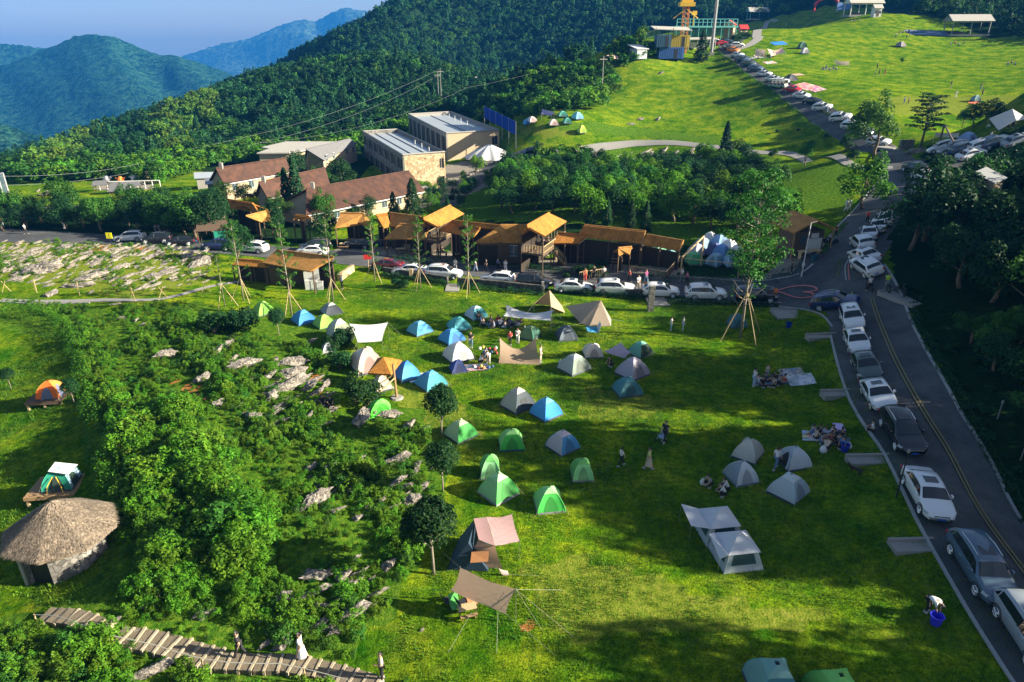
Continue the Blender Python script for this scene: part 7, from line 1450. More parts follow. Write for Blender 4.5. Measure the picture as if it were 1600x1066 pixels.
WH=(.70,.70,.72); BK=(.015,.015,.02); BU=(.08,.16,.40); RD=(.55,.06,.05); PK=(.70,.12,.35); YL=(.55,.55,.20); OL=(.30,.33,.12); GY=(.25,.26,.28); JE=(.12,.20,.32); OR=(.65,.25,.10); CR=(.55,.45,.36); HV=(.45,.80,.05); LB=(.35,.45,.62)
def person(kind, x, y, head, top, bot, label, group=None, sc=1.0, dress=False, dz=0, p=None):
    k = (kind, dress)
    if k not in PT_: PT_[k] = person_template(kind, dress)
    p = p or G(x, y); r = dup(PT_[k], (p.x, p.y, p.z+dz), radians(head), sc*1.0, mats={'shirt_cloth': scol(top), 'trouser_cloth': scol(bot)}); r.name = 'person'; return tag(r, label, 'person', group)
PP = [('bend',1449,957,-60,WH,BK,'person in white top bending over the blue bucket',None,1.0,False),
 ('stand',598,1062,200,CR,BK,'person in pale top with a fan at the bottom of the steps',None,1.0,False),('walk',377,1028,190,BK,BK,'person in black walking down the stone steps',None,1.0,False),('walk',473,1031,175,WH,WH,'person in long white dress on the stone steps',None,1.0,True),
 ('walk',1013,733,150,YL,CR,'woman in yellow-green top and pale skirt with white hat walking on the lawn',None,1.0,True),('walk',970,728,10,WH,BK,'child in white and blue sport top on the lawn',None,.85,False),('walk',1038,690,230,BK,BK,'person in black pushing a stroller',None,1.0,False),
 ('walk',1211,733,30,WH,JE,'person in white shirt reaching to the white tent door',None,1.0,False),('squat',1107,761,-150,GY,BK,'person in grey crouching behind the white bag',None,1.0,False),('squat',1129,776,170,WH,BK,'person in white shirt squatting, front one of the pair',None,1.0,False),('squat',1134,768,170,WH,BK,'person in white shirt squatting behind the other',None,1.0,False),
 ('stand',1177,604,10,WH,LB,'standing person in white shirt and light trousers beside the lawn picnic',None,1.0,False),('stand',1197,592,-60,CR,LB,'child in pale top standing behind the lawn picnic',None,.8,False),('sit',1363,674,150,WH,BK,'person in white sitting on the kerb by the black mpv',None,1.0,False),
 ('stand',1048,516,0,WH,LB,'child in white tracksuit, left of the playing two',None,.85,False),('stand',1067,516,180,WH,LB,'child in white tracksuit, right of the playing two',None,.85,False),('squat',954,573,-160,BK,BK,'person in black crouching left of the lilac grey tent',None,1.0,False),
 ('stand',736,544,-90,BK,JE,'woman in dark clothes standing right of the off-white tent',None,1.0,False),('stand',809,536,-90,WH,WH,'child in white behind the drooping tan tarp',None,.9,False),('stand',844,567,-20,CR,CR,'person in pale clothes at the right pole of the tan tarp',None,1.0,False),('stand',797,540,-90,RD,BK,'person in red seen over the tan tarp',None,.9,False),
 ('bend',763,568,-100,WH,WH,'person in white bending over the luggage mat',None,1.0,False),('squat',751,569,0,WH,BK,'person in white crouching beside the luggage mat',None,1.0,False),('squat',757,558,-30,BU,BK,'person in navy crouching behind the luggage mat',None,1.0,False),
 ('stand',712,424,-90,WH,GY,'person in white standing behind the white suv',None,1.0,False),('walk',743,425,0,WH,LB,'person in light shirt and jeans on the lawn road',None,1.0,False),('walk',760,425,180,BK,BK,'person in dark clothes behind the white hatchback',None,1.0,False),('walk',778,423,20,BU,BK,'person in blue top behind the white hatchback',None,1.0,False),('stand',790,426,-90,WH,WH,'person in white at the rear of the white hatchback',None,1.0,False),
 ('walk',914,440,-90,OR,RD,'person in orange at the terrace steps',None,1.0,False),('stand',928,436,-90,BK,BK,'person in dark clothes right of the person in orange',None,1.0,False),('stand',943,437,-90,WH,BK,'person in white and black before the terrace fence',None,1.0,False),('walk',983,442,180,RD,BK,'person in dark red walking behind the white suv',None,1.0,False),('walk',997,452,-80,WH,CR,'person in white leaning between two parked cars',None,1.0,False),('walk',1009,443,-60,PK,LB,'woman in pink top on the lawn road',None,1.0,False),
 ('walk',1065,440,180,WH,GY,'person in white at the hedge behind the white suv',None,1.0,False),('walk',1073,443,180,PK,BK,'child in bright pink at the hedge',None,.85,False),('walk',1181,444,180,LB,JE,'person in light blue by the junction hedge',None,1.0,False),('stand',1253,430,180,WH,BK,'person in white shirt under the kiosk pole',None,1.0,False),('walk',1357,456,90,WH,BK,'person in white walking at the junction',None,1.0,False),
 ('stand',1384,452,-90,HV,GY,'person in yellow-green vest beside the motorbike bay',None,1.0,False),('walk',1354,350,-110,RD,BK,'person in dark red walking on the bend',None,1.0,False),('stand',1295,384,0,LB,BK,'person in light blue at the kiosk kerb',None,1.0,False),('sit',1298,381,0,WH,BK,'rider in white on the kiosk scooter',None,1.0,False),('stand',1305,371,0,BK,BK,'person in black behind the kiosk scooter',None,1.0,False),
 ('sit',1372,341,60,LB,BK,'front rider on the bend scooter',None,1.0,False),('sit',1377,338,60,WH,BK,'rear rider in white on the bend scooter',None,1.0,False),('walk',1321,330,0,WH,WH,'left white-clad walker on the grass bank',None,1.0,False),('walk',1326,329,0,WH,WH,'right white-clad walker on the grass bank',None,1.0,False),
 ('walk',41,366,0,WH,BK,'cyclist-like person in white on the west road',None,1.0,False),('stand',101,357,-90,WH,WH,'person in white on the west road edge',None,1.0,False),('stand',5,354,0,OR,WH,'person in orange at the far west road',None,1.0,False),('stand',244,366,0,WH,GY,'person in white behind the black roadside car',None,1.0,False),('stand',250,366,0,LB,GY,'person in blue behind the black roadside car',None,1.0,False),
 ('stand',535,447+5,180,BU,BK,'person in blue at the roadside kiosk corner',None,1.0,False),('walk',904,238,0,RD,BK,'person in red on the uphill path',None,1.0,False),('stand',908,238,0,CR,BK,'person in pale top on the uphill path',None,1.0,False),
 ('stand',1370,108,0,BK,BK,'highest of the four dark figures on the upper meadow',None,1.0,False),('stand',1373,118,0,BK,BK,'middle dark figure on the upper meadow',None,1.0,False),('stand',1382,118,0,BK,RD,'right dark figure on the upper meadow',None,1.0,False),('stand',1367,118,0,WH,BK,'child in white beside the dark figures',None,.7,False),('stand',1412,163,0,LB,JE,'person in light blue low on the upper meadow',None,1.0,False),('stand',1419,163,0,OR,BK,'child in orange beside the person in light blue',None,.8,False),
 ('walk',1485,138,0,BK,OL,'walker in olive near the tyre tracks',None,1.0,False),('walk',1493,153,180,WH,WH,'bending walker in white near the tyre tracks',None,1.0,False),('stand',1534,150,0,BK,BK,'dark figure behind the little dark tent',None,1.0,False),('stand',1532,141,0,BK,GY,'second dark figure behind the little dark tent',None,1.0,False),('stand',1399,60,0,WH,BK,'person in white high on the upper meadow',None,1.0,False),('stand',1416,62,0,BK,BK,'person in black high on the upper meadow',None,1.0,False),
 ('stand',1228,41,0,WH,WH,'person in white beside the top road',None,1.0,False),('stand',1581,200,0,BK,BK,'dark figure inside the white marquee edge',None,1.0,False),('stand',1574,201,0,RD,BK,'person in red under the white marquee',None,1.0,False),('stand',1546,222,0,WH,CR,'person in white behind the parked white suv',None,1.0,False),('stand',1292,176,0,WH,LB,'person beside the queue of cars',None,1.0,False),
 ('stand',1236,422+5,0,BK,BK,'person sitting at the kiosk shelf',None,.9,False)]
for a in PP: person(*a[:9], dress=a[9])
def crowd(cx, cy, spots, phrase, kinds=('sit','sit','sit','squat'), grp=None):
    cols = [BK, BK, WH, GY, BU, BK, LB, CR, (.10,.12,.16), RD]
    for i, (dx, dy) in enumerate(spots):
        c = cols[(i*3+len(phrase)) % 10]; person(kinds[i % len(kinds)], cx+dx, cy+dy, R.uniform(0, 360), c, BK if i % 3 else JE, f'seated person, {ORD[i]} from left, {phrase}', grp or phrase)
crowd(790,508,[(-42,-8),(-38,-3),(-34,1),(-26,3),(-22,-2),(-18,5),(-12,-3),(-8,4),(-4,-1),(0,5),(4,-3),(9,3),(15,0),(25,-4)],'crowd under the long white tarp')
crowd(1205,598,[(-20,2),(-14,5),(-10,-1),(-6,6),(-2,0),(2,5),(6,-2),(10,4),(15,-4),(19,2)],'picnic beside the patterned mats')
crowd(1292,690,[(-24,-10),(-18,-4),(-12,-10),(-8,4),(-3,-6),(2,2),(6,-10),(12,-2),(18,4),(22,-4),(24,10),(-2,14)],'picnic by the road verge')
crowd(848,398,[(-12,0),(-8,-3),(-4,1),(0,-2),(4,2),(9,-1),(12,-4)],'diners below the balcony roof')
crowd(952,400,[(-44,2),(-36,-2),(-22,3),(-12,0),(4,3),(14,0),(30,4),(44,1)],'diners on the open terrace')
crowd(668,392,[(-40,0),(-22,3),(-5,0),(8,4),(22,2)],'diners in the brown thatch wing')
crowd(1296,108,[(-10,1),(-5,-1),(0,2),(6,0),(11,1)],'group lying on the upper meadow')
crowd(1190,90,[(-12,0),(-6,2),(0,-1),(6,2),(13,1)],'picnic before the cream canopies')
crowd(1335,52-20,[(-6,1),(0,2),(7,0)],'trio before the white pavilion')
crowd(1495,68,[(-10,2),(-3,0),(4,3),(11,1)],'group by the grey pavilion')
crowd(1580,100,[(-5,1),(0,-1),(5,2)],'trio in the far meadow shade')
crowd(1430,48,[(-24,4),(-18,3),(-10,2),(-3,4),(4,3),(12,4),(20,3)],'picnic near the grey pavilion')
for q in [(828,366,2.4),(834,368,2.4),(840,370,2.4),(846,372,2.4),(838,365,2.4),(849,367,2.4),(683,350,1.9),(690,352,1.9)]:
    x, y, z = q; g = -.5 if x > 800 else -.9; p = Wz(x, y+9, g+z+.02); person('stand', 0, 0, R.uniform(0, 360), R.choice([WH, BK, RD, LB, PK]), BK, lab('person at the balcony rail', x, y+3), 'people on the raised balconies', p=p)
# hats, bags, stroller, bucket, small luggage
def lump(nm, x, y, s_, mt_, label, cat, shape='bag', group=None, dz=0):
    p = G(x, y); m = MB()
    if shape == 'bag':
        rows = [[(cos(a)*s_*.5*k*(1+.1*sin(3*a)), sin(a)*s_*.38*k, z*s_*.7) for a in np.linspace(0, 2*pi, 13)[:-1]] for z, k in ((0,.8),(.25,1),(.6,.85),(.9,.5),(1.0,.2))]; m.grid(rows, True); m.add(rows[-1], [tuple(range(12))])
        m.tube([(-.12*s_,0,.68*s_),(-.08*s_,0,.85*s_),(.08*s_,0,.85*s_),(.12*s_,0,.68*s_)], .02*s_, 4)
    elif shape == 'box': m.box(-s_*.5,-s_*.35,0,s_*.5,s_*.35,s_*.5); m.box(-s_*.52,-s_*.37,s_*.505,s_*.52,s_*.37,s_*.58)
    else:
        rows = [[(cos(a)*r_, sin(a)*r_, z) for a in np.linspace(0, 2*pi, 17)[:-1]] for z, r_ in ((0,s_*.36),(s_*.05,s_*.38),(s_*.9,s_*.5),(s_*.92,s_*.54),(s_*.92,s_*.47),(s_*.1,s_*.35))]; m.grid(rows, True); m.add(rows[0], [tuple(range(15, -1, -1))]); m.add(rows[-1], [tuple(range(16))])
    o = m.build(nm, mt_, smooth=shape == 'bag'); o.location = p+Vector((0,0,dz)); o.rotation_euler = (0,0,R.random()*3); return tag(o, label, cat, group)
lump('bucket',1461,975,.62,plain('violet_blue_plastic',(.04,.04,.62),.35),'violet-blue bucket in front of the bending person','bucket','tub'); lump('bin',1319,705,.62,plain('navy_plastic',(.02,.04,.35),.4),'navy blue tub at the verge picnic','bin','tub'); lump('bin',1232,512,.6,BLUE,'small blue bin beside the drain cover','bin','tub'); lump('bin',1271,408,.8,plain('teal_plastic',(.02,.08,.12),.4),'dark teal bin on the kiosk pavement','bin','tub')
lump('bag',1098,756,.55,WHITE,'white bag beside the crouching person in grey','bag'); lump('cool_box',1309,676,.9,plain('lilac_plastic',(.50,.42,.72),.5),'lilac cool box at the verge picnic','box','box'); lump('bag',1286,706,.7,WHITE,'white heap of bags below the verge picnic','bag'); lump('bag',1326,700,.55,WHITE,'white bag beside the navy tub','bag')
lump('bag',876,568,.5,WHITE,'small white bag left of the olive grey tent','bag'); lump('bag',750,770,.35,WHITE,'white pack beside the red one behind the green tent','bag'); lump('bag',763,772,.4,RED,'red pack behind the lowest left green tent','bag')
YC, RC, BC, OC = [plain(n_+'_bag', c_, .8) for n_, c_ in (('yellow',(.45,.36,.08)),('red',(.32,.05,.05)),('blue',(.05,.10,.24)),('orange',(.42,.20,.08)))]
BG = [(750,546,WHITE,.5),(755,544,YELLOW,.5),(765,546,RED,.4),(773,548,RED,.6),(768,552,BLUE,.5),(776,553,RED,.5),(742,575,WHITE,.5),(748,577,RED,.4),(752,574,YELLOW,.5),(756,577,ORANGE,.6),(764,576,BLUE,.5),(770,574,BLUE,.4),(775,545,WHITE,.5),(1268,676,YELLOW,.5),(1274,674,WHITE,.5),(1281,676,BLUE,.4),(1289,679,WHITE,.45),(1263,680,ORANGE,.4),(1272,682,WHITE,.5),(1200,84,WHITE,.7),(1221,95,WHITE,.5),(1236,133,RED,.8),(1340,196,WHITE,.6),(1545,198,WHITE,.7),(868,520,DARKM,.4),(815,514,ORANGE,.4),(820,512,WHITE,.4)]
bn = {id(WHITE):'white',id(YELLOW):'yellow',id(RED):'red',id(BLUE):'blue',id(ORANGE):'orange',id(DARKM):'dark'}; dull = {id(YELLOW):YC,id(RED):RC,id(BLUE):BC,id(ORANGE):OC}
for x, y, mt_, s_ in BG: lump('bag', x, y, s_*.75, dull.get(id(mt_), mt_), lab(f'{bn[id(mt_)]} bag on the grass', x, y), 'bag', group='bags and packs')
# stroller
p = G(1033,690); t = thing('stroller', p, radians(215), 'light grey stroller pushed by the person in black', 'stroller')
MB().tube([(-.45,-.2,1.0),(.3,-.25,.12)], .02, 5).tube([(-.45,.2,1.0),(.3,.25,.12)], .02, 5).tube([(-.45,-.2,1.0),(-.45,.2,1.0)], .025, 5).tube([(.2,-.25,.6),(-.3,-.25,.12)], .02, 5).tube([(.2,.25,.6),(-.3,.25,.12)], .02, 5).build('frame', STEELB, t); MB().slab([(-.2,-.2,.45),(.2,-.2,.42),(.2,.2,.42),(-.2,.2,.45)],.05).slab([(-.2,-.2,.45),(-.36,-.2,.85),(-.36,.2,.85),(-.2,.2,.45)],.04).build('seat', cloth(LB), t)
for sx in (-.3,.3):
    for sy in (-.25,.25): MB().tube([(sx,sy-.02,.1),(sx,sy+.02,.1)], .1, 10).build('wheel', RUBBER, t)
# dog on the verge
def dogt(x, y, rz, label):
    p = G(x, y); V_ = [(0,0,.42),(.18,0,.44),(.36,0,.47),(.47,0,.60),(.58,0,.66),(.70,0,.62),(-.18,0,.44),(-.30,0,.46),(-.45,0,.58)]; E = [(0,1),(1,2),(2,3),(3,4),(4,5),(0,6),(6,7),(7,8)]; Rr = [.10,.115,.12,.07,.075,.035,.10,.06,.025]
    for sy in (-.09,.09):
        k = len(V_); V_ += [(.34,sy,.36),(.33,sy,.20),(.34,sy,.02),(-.18,sy,.34),(-.12,sy*1.1,.24),(-.24,sy,.15),(-.22,sy,.02)]; E += [(2,k),(k,k+1),(k+1,k+2),(6,k+3),(k+3,k+4),(k+4,k+5),(k+5,k+6)]; Rr += [.05,.03,.028,.06,.042,.026,.028]
        k = len(V_); V_ += [(.55,sy*.6,.76)]; E += [(4,k)]; Rr += [.025]
    o = bpy.data.objects.new('dog', skin_mesh('dog', V_, E, Rr, plain('dog_fur', (.03,.022,.018), .9))); S.collection.objects.link(o); o.location = p; o.rotation_euler = (0,0,rz); tag(o, label, 'dog')
dogt(1338,742,2.6,'small dark dog standing on the verge below the third slab')
# chairs and table under the bottom tarp
for i, (x, y, c, lb) in enumerate([(712,955,(.12,.45,.12),'green folding chair under the bottom tarp'),(724,950,(.03,.03,.04),'black folding chair under the bottom tarp'),(702,946,(.04,.04,.05),'second black folding chair at the tarp edge'),(738,948,(.55,.28,.14),'orange-tan folding chair under the bottom tarp')]):
    p = G(x, y); t = thing('folding_chair', p, R.uniform(0, 3), lb, 'chair', 'folding chairs under the bottom tarp'); MB().slab([(-.25,-.25,.42),(.25,-.25,.40),(.25,.25,.40),(-.25,.25,.42)],.03).build('seat', cloth(c), t); MB().slab([(-.25,.25,.42),(.25,.25,.42),(.25,.40,.88),(-.25,.40,.88)],.03).build('backrest', cloth(c), t)
    for sx in (-.25,.25):
        for sy in (-.25,.25): MB().tube([(sx,sy,.42),(sx,-sy*.9,0)], .012, 4).build('leg', DARKM, t)
t = dup(tb, G(730,958), .3, .6, 'low camp table beside the folding chairs'); t['category'] = 'table'
# ---------------------------------------------------------------- things on the hill top and in the distance
# containers
def container(x, y, z, w_, d_, h_, rz, mt_, label, dz=0):
    p = G(x, y); t = thing('container', (p.x, p.y, p.z+z), rz, label, 'container', 'stacked cabins on the crest'); MB().box(-w_/2,-d_/2,0,w_/2,d_/2,h_).build('shell', mt_, t); m = MB()
    for i in range(int(w_/.6)): m.box(-w_/2+i*.6,-d_/2-.06,.15,-w_/2+i*.6+.3,-d_/2-.003,h_-.15)
    m.build('ribs', mt_, t); MB().box(w_*.1,-d_/2-.09,.2,w_*.1+1,-d_/2-.063,h_-.5).build('door', DARKM, t); return t
container(1046,92,0,8,4,3.4,.05,plain('cabin_blue',(.03,.10,.32),.6),'blue cabin at the bottom of the crest stack'); container(1033,92,3.41,4.5,4,3.6,.05,plain('cabin_dark_blue',(.03,.09,.16),.6),'dark teal cabin stacked on the blue one, left'); container(1057,92,3.41,6.4,4,3.6,.05,plain('cabin_yellow',(.42,.30,.03),.6),'mustard yellow cabin stacked on the blue one')
p = G(1045,92); t = thing('cabin_canopy', (p.x, p.y, p.z+7.1), .05, 'grey corrugated canopy roof over the stacked cabins', 'canopy'); MB().slab([(-6,-3,1.6),(6,-3,1.2),(6,3,2.2),(-6,3,2.6)],.2).build('roof', TILEL, t)
for sx in (-5.5,0,5.5):
    for sy in (-2.6,2.6): MB().tube([(sx,sy,0),(sx,sy,1.9)], .12, 5).build('post', DARKM, t)
p = G(1092,78); t = thing('ticket_shelter', p, .1, 'white-roofed open shelter between cabins and pole', 'shelter'); MB().slab([(-6,-3,3.2),(5,-3,3.4),(6,3,4.0),(-5,3,3.8)],.2).build('roof', TILEL, t)
for sx in (-4.6,-1.5,1.5,4.6):
    for sy in (-2.4,2.4): MB().tube([(sx,sy,0),(sx,sy,3.5)], .12, 5).build('post', WHITE, t)
MB().box(-3,1,0,3,2.2,2.4).build('wall', WHITE, t)
p = G(996,92); t = thing('white_shed', p, .5, 'small white-walled shed down the crest slope left of the cabins', 'shed'); MB().box(-2,-2.2,0,2,2.2,3).build('wall', ROOFW, t); MB().slab([(-2.4,-2.6,3.0),(2.4,-2.6,3.0),(2.4,2.6,4.2),(-2.4,2.6,4.2)],.2).build('roof', WHITE, t)
# funfair tower with yellow top
p = G(1066,84); t = thing('ride_tower', p, 0, 'orange lattice tower with yellow platform behind the cabins', 'tower'); m = MB(); hT = 14
for sx in (-.8,.8):
    for sy in (-.8,.8): m.tube([(sx*1.3,sy*1.3,0),(sx,sy,hT)], .14, 5)
for i in range(10):
    z = hT*i/10; m.tube([(-.9,-.9,z),(.9,-.9,z+1.4)], .08, 4); m.tube([(.9,-.9,z),(-.9,-.9,z+1.4)], .08, 4); m.tube([(.9,-.9,z),(.9,.9,z+1.4)], .08, 4)
m.build('lattice', plain('rust_orange',(.55,.22,.05),.6), t); MB().box(-2.4,-1.6,hT,2.4,1.6,hT+1.2).box(-1.8,-1.2,hT+1.21,1.8,1.2,hT+4).build('platform', YELLOW, t)
for s_ in (-1, 1): MB().tube([(0,0,hT*.95),(s_*4,0,hT*.75)], .12, 4).build('strut', YELLOW, t)
# turquoise ride building
p = G(1098,66); t = thing('ride_station', p, .05, 'turquoise-framed ride station with flat deck', 'ride station'); MB().box(-11,-3,4.6,11,3,5.1).build('deck', TURQ, t)
for x in np.linspace(-10.5, 10.5, 9):
    for y in (-2.8, 2.8): MB().tube([(x,y,-1),(x,y,4.6)], .13, 5).build('post', TURQ, t)
m = MB()
for x in np.linspace(-10.5, 10.5, 15): m.tube([(x,-2.9,5.1),(x,-2.9,7.2)], .09, 4)
m.tube([(-10.5,-2.9,7.2),(10.5,-2.9,7.2)], .1, 4).tube([(-10.5,-2.9,6.2),(10.5,-2.9,6.2)], .08, 4).build('railing', TURQ, t); MB().tube([(-4,0,5.1),(-4,0,8.5)],.2,5).box(-4.8,-.8,8.5,-3.2,.8,9.8).build('beacon', YELLOW, t)
p = G(1111,86); t = thing('tall_pole', p, 0, 'tall grey mast rising out of the top of the picture', 'pole'); MB().tube([(0,0,-1),(.1,0,32)], [.55,.42], 10).build('mast', GREYM, t); MB().box(-.8,-.8,-1,.8,.8,.8).build('plinth', CONC, t)
# power poles and wires
def pole_(x, y, yt, label, nm='power_pole'):
    p = G(x, y); h_ = (y-yt)/pxm(p)*1.05; t = thing(nm, p, .3, label, 'pole', 'power poles'); MB().tube([(0,0,-1),(0,0,h_)], [.17,.10], 6).build('shaft', CONC, t); MB().box(-1.2,-.1,h_-1.0,1.2,.1,h_-.8).build('crossarm', CONC, t); return p, h_
pa, ha = pole_(690,170,115,'taller of the paired concrete power poles before the wooded hill'); pb, hb_ = pole_(686,172,120,'shorter of the paired concrete power poles before the wooded hill'); pc, hc = pole_(287,258,238,'concrete power pole beside the shrub belt'); pd, hd_ = pole_(940,150,95,'thin wooden pole on the crest edge')
MB().box(-1.5,-.6,2,1.5,.6,3.2).build('transformer', WHITE).name = 'transformer'; tr_ = bpy.data.objects['transformer']; tr_.location = (pa+pb)/2; tag(tr_, 'white transformer box between the paired poles', 'transformer')
def wire(A, B, sag, label):
    o = A.copy(); m = MB(); m.tube([(A+(B-A)*u-Vector((0,0,4*sag*u*(1-u))))-o for u in np.linspace(0, 1, 15)], .022, 4, cap=False); ob = m.build('power_line', WIRE); ob.location = o; tag(ob, label, 'wire', 'power lines')
E0 = W(-60,278,150); top = pa+Vector((0,0,ha)); tc_ = pc+Vector((0,0,hc))
wire(tc_+Vector((-.8,0,0)), top, 3, 'upper wire from the roadside pole to the paired poles'); wire(tc_+Vector((.8,0,-1.5)), top+Vector((.6,0,-1.5)), 4, 'lower wire from the roadside pole to the paired poles'); wire(Wz(-40,275,20*0+6), tc_, 2, 'upper wire leaving the roadside pole westward'); wire(Wz(-40,290,4), tc_+Vector((.8,0,-1.5)), 2, 'lower wire leaving the roadside pole westward')
wire(W(400,224,190), W(730,137,215), 3, 'long wire passing in front of the wooded hill'); wire(W(730,137,215), W(1025,46,232), 2, 'long pale cable climbing the crest to the cabins')
# houses at the top of the road
def hut(x, y, w_, d_, h_, rz, wm, rm, label, nm='hut', rh=1.4, open_=False, grp=None):
    p = G(x, y); t = thing(nm, p, rz, label, nm.replace('_', ' '), grp)
    if open_:
        for sx in (-1, 0, 1):
            for sy in (-1, 1): MB().tube([(sx*w_*.46, sy*d_*.44, -.5), (sx*w_*.46, sy*d_*.44, h_)], .16, 6).build('post', wm, t)
        MB().box(-w_/2,-d_/2,-.6,w_/2,d_/2,.1).build('floor_slab', CONC, t); MB().box(-w_*.42,-d_*.3,.103,-w_*.1,d_*.2,.9).build('bench', DARKM, t); MB().tube([(-w_*.46,-d_*.44,h_*.9),(w_*.46,-d_*.44,h_*.9)], .1, 4).build('beam', wm, t)
    else:
        MB().box(-w_/2,-d_/2,-.6,w_/2,d_/2,h_).build('wall', wm, t); MB().box(-.45,-d_/2-.05,.0,.45,-d_/2-.003,2.0).build('door', WOODD, t)
        for sx in (-.3, .3): MB().box(sx*w_-.4,-d_/2-.04,1.0,sx*w_+.4,-d_/2-.003,1.9).build('window', GLASSB, t)
    a, b = w_/2+.4, d_/2+.5; MB().slab([(-a,0,h_+rh),(a,0,h_+rh),(a,-b,h_),(-a,-b,h_)],.15).slab([(-a,0,h_+rh+.002),(a,0,h_+rh+.002),(a,b,h_),(-a,b,h_)],.15).build('roof', rm, t)
    MB().add([(-w_/2,-d_/2,h_-.02),(-w_/2,d_/2,h_-.02),(-w_/2,0,h_+rh-.15),(w_/2,-d_/2,h_-.02),(w_/2,d_/2,h_-.02),(w_/2,0,h_+rh-.15)], [(0,2,1),(3,4,5)]).build('gable', wm, t); return t
hut(1138,60,3.6,3.4,4.4,1.1,CREAM,plain('red_roof',(.40,.06,.05),.7),'tall narrow cream house with red roof beside the hedge balls'); hut(1160,53,2.6,2,1.6,.2,CREAM,RED,'low kiosk with bright red roof right of the narrow house')
for i, (x, y, r_) in enumerate([(1146,66,1.3),(1152,64,1.3),(1158,61,1.3),(1150,70,1.1),(1166,60,1.2)]): plant('dark_shrub', G(x, y), r_*1.7, f'{ORD[i]} clipped ball bush in the row below the red kiosk', 'bush', 'clipped ball bushes', 0, name='bush')
hut(1183,30,12,7,4.0,.0,TURQ,TILEL,'grey-roofed pavilion with teal frame at the top of the road', 'pavilion', 2.6, True, 'hill top pavilions'); hut(1346,24,13,6,4.2,.05,WHITE,TILEL,'white-framed open pavilion at the back of the upper meadow', 'pavilion', 2.6, True, 'hill top pavilions'); hut(1508,54,13,7,4.2,-.1,plain('weathered_timber',(.22,.24,.24),.8),TILEL,'grey double-roofed open pavilion at the meadow edge', 'pavilion', 2.2, True, 'hill top pavilions')
p = G(1508,54); hut(1368,26,2.8,2.4,2.8,.05,WHITE,TILEL,'little white cabin with a square window at the pavilion end')
p = G(1291,18); t = thing('inflatable_arch', p, 0, 'red inflatable arch at the back of the upper meadow', 'arch'); MB().tube([(-6.5,0,-.2),(-6.5,0,3.5),(-4,0,6),(0,0,6.8),(4,0,6),(6.5,0,3.5),(6.5,0,-.2)], .9, 9).build('tube', RED, t, smooth=True)
p = G(1318,18); t = thing('stage_banner', p, .1, 'blue and white banner stand beside the red arch', 'banner'); MB().box(-4,-.1,.6,4,.1,4.2).build('panel', plain('banner_blue',(.10,.22,.5),.6), t); [MB().tube([(x,0,-.3),(x,0,4.4)], .1, 5).build('post', WHITE, t) for x in (-3.8,0,3.8)]
# car park gate frame and sign wall
A = Gh(1465,232,0); t = thing('gate_beam', A, 0, 'brown steel gate arm bent over the car park entrance', 'gate'); b = Gh(1490,222,3.4)-A; MB().tube([(0,0,0),(.2,0,4.0)], .16, 5).build('post', plain('rust_brown',(.12,.08,.07),.6), t); MB().tube([(.2,0,4.0), b], .16, 5).build('beam', MATS['rust_brown'], t)
p = G(1415,233); t = thing('sign_wall', p, .2, 'small grey sign wall on the planted island', 'sign'); MB().box(-1.4,-.3,0,1.4,.3,1.7).build('slab', STONEG, t); MB().box(-1.6,-.4,-.3,1.6,.4,.003).build('plinth', CONC, t)
o = bpy.data.objects.new('boulder', RM[1]); S.collection.objects.link(o); o.location = G(1428,240); o.scale = (1.4,1.1,1.3); tag(o, 'grey boulder on the planted island', 'boulder')
# pale hut roof on the dark slope
p = Gh(1528,345,3); t = thing('slope_hut', (p.x, p.y, H(p.x, p.y)), .5, 'pale sloping hut roof poking out of the dark trees', 'hut'); hz_ = p.z-H(p.x, p.y)+5; MB().slab([(-1.1,-1.2,hz_-.6),(1.1,-1.2,hz_-.2),(1.1,1.2,hz_+.6),(-1.1,1.2,hz_+.2)],.12).build('roof', LINEW, t); MB().box(-.9,-1,0,.9,1,hz_-.75).build('wall', CREAM, t)
# yellow sign, red sign, green stall, lamp posts
p = G(174,384); t = thing('yellow_sign', p, 0, 'square yellow sign on a thin post by the west road', 'sign'); MB().tube([(0,0,0),(0,0,1.9)], .04, 6).build('post', DARKM, t); MB().box(-.45,-.03,1.1,.45,.03,2.0).build('board', plain('sign_yellow',(.85,.80,.02),.5), t)
p = G(576,424); t = thing('red_sign', p, .1, 'tilted red square sign before the red car', 'sign'); MB().tube([(0,0,0),(.1,0,2.1)], .04, 6).build('post', WOODP, t); MB().box(-.5,-.04,1.6,.5,.04,2.2).build('board', RED, t)
p = G(336,378); t = thing('green_stall', p, .3, 'dark green tarpaulin stall under the roadside trees', 'stall'); MB().slab([(-2.2,-1.6,2.2),(2.2,-1.6,2.1),(2.2,1.4,2.9),(-2.2,1.4,3.0)],.08).build('roof', WOODD, t); MB().box(.2,-1.5,.3,2.0,-1.42,2.0).build('side_sheet', cloth((.02,.30,.20)), t); [MB().tube([(x,y_,0),(x,y_,2.5)], .06, 5).build('post', WOODD, t) for x in (-2,2) for y_ in (-1.5,1.3)]
lump('crate',354,387,.8,plain('pale_red_plastic',(.55,.22,.2),.6),'pale red box beside the green stall','box','box')
p = G(1252,434); t = thing('lamp_post', p, 0, 'thin white pole beside the corner kiosk', 'pole'); MB().tube([(0,0,0),(0,0,6.4)], [.07,.05], 6).build('shaft', WHITE, t); MB().tube([(0,0,6.4),(.7,0,6.6)], .04, 5).build('arm', WHITE, t)
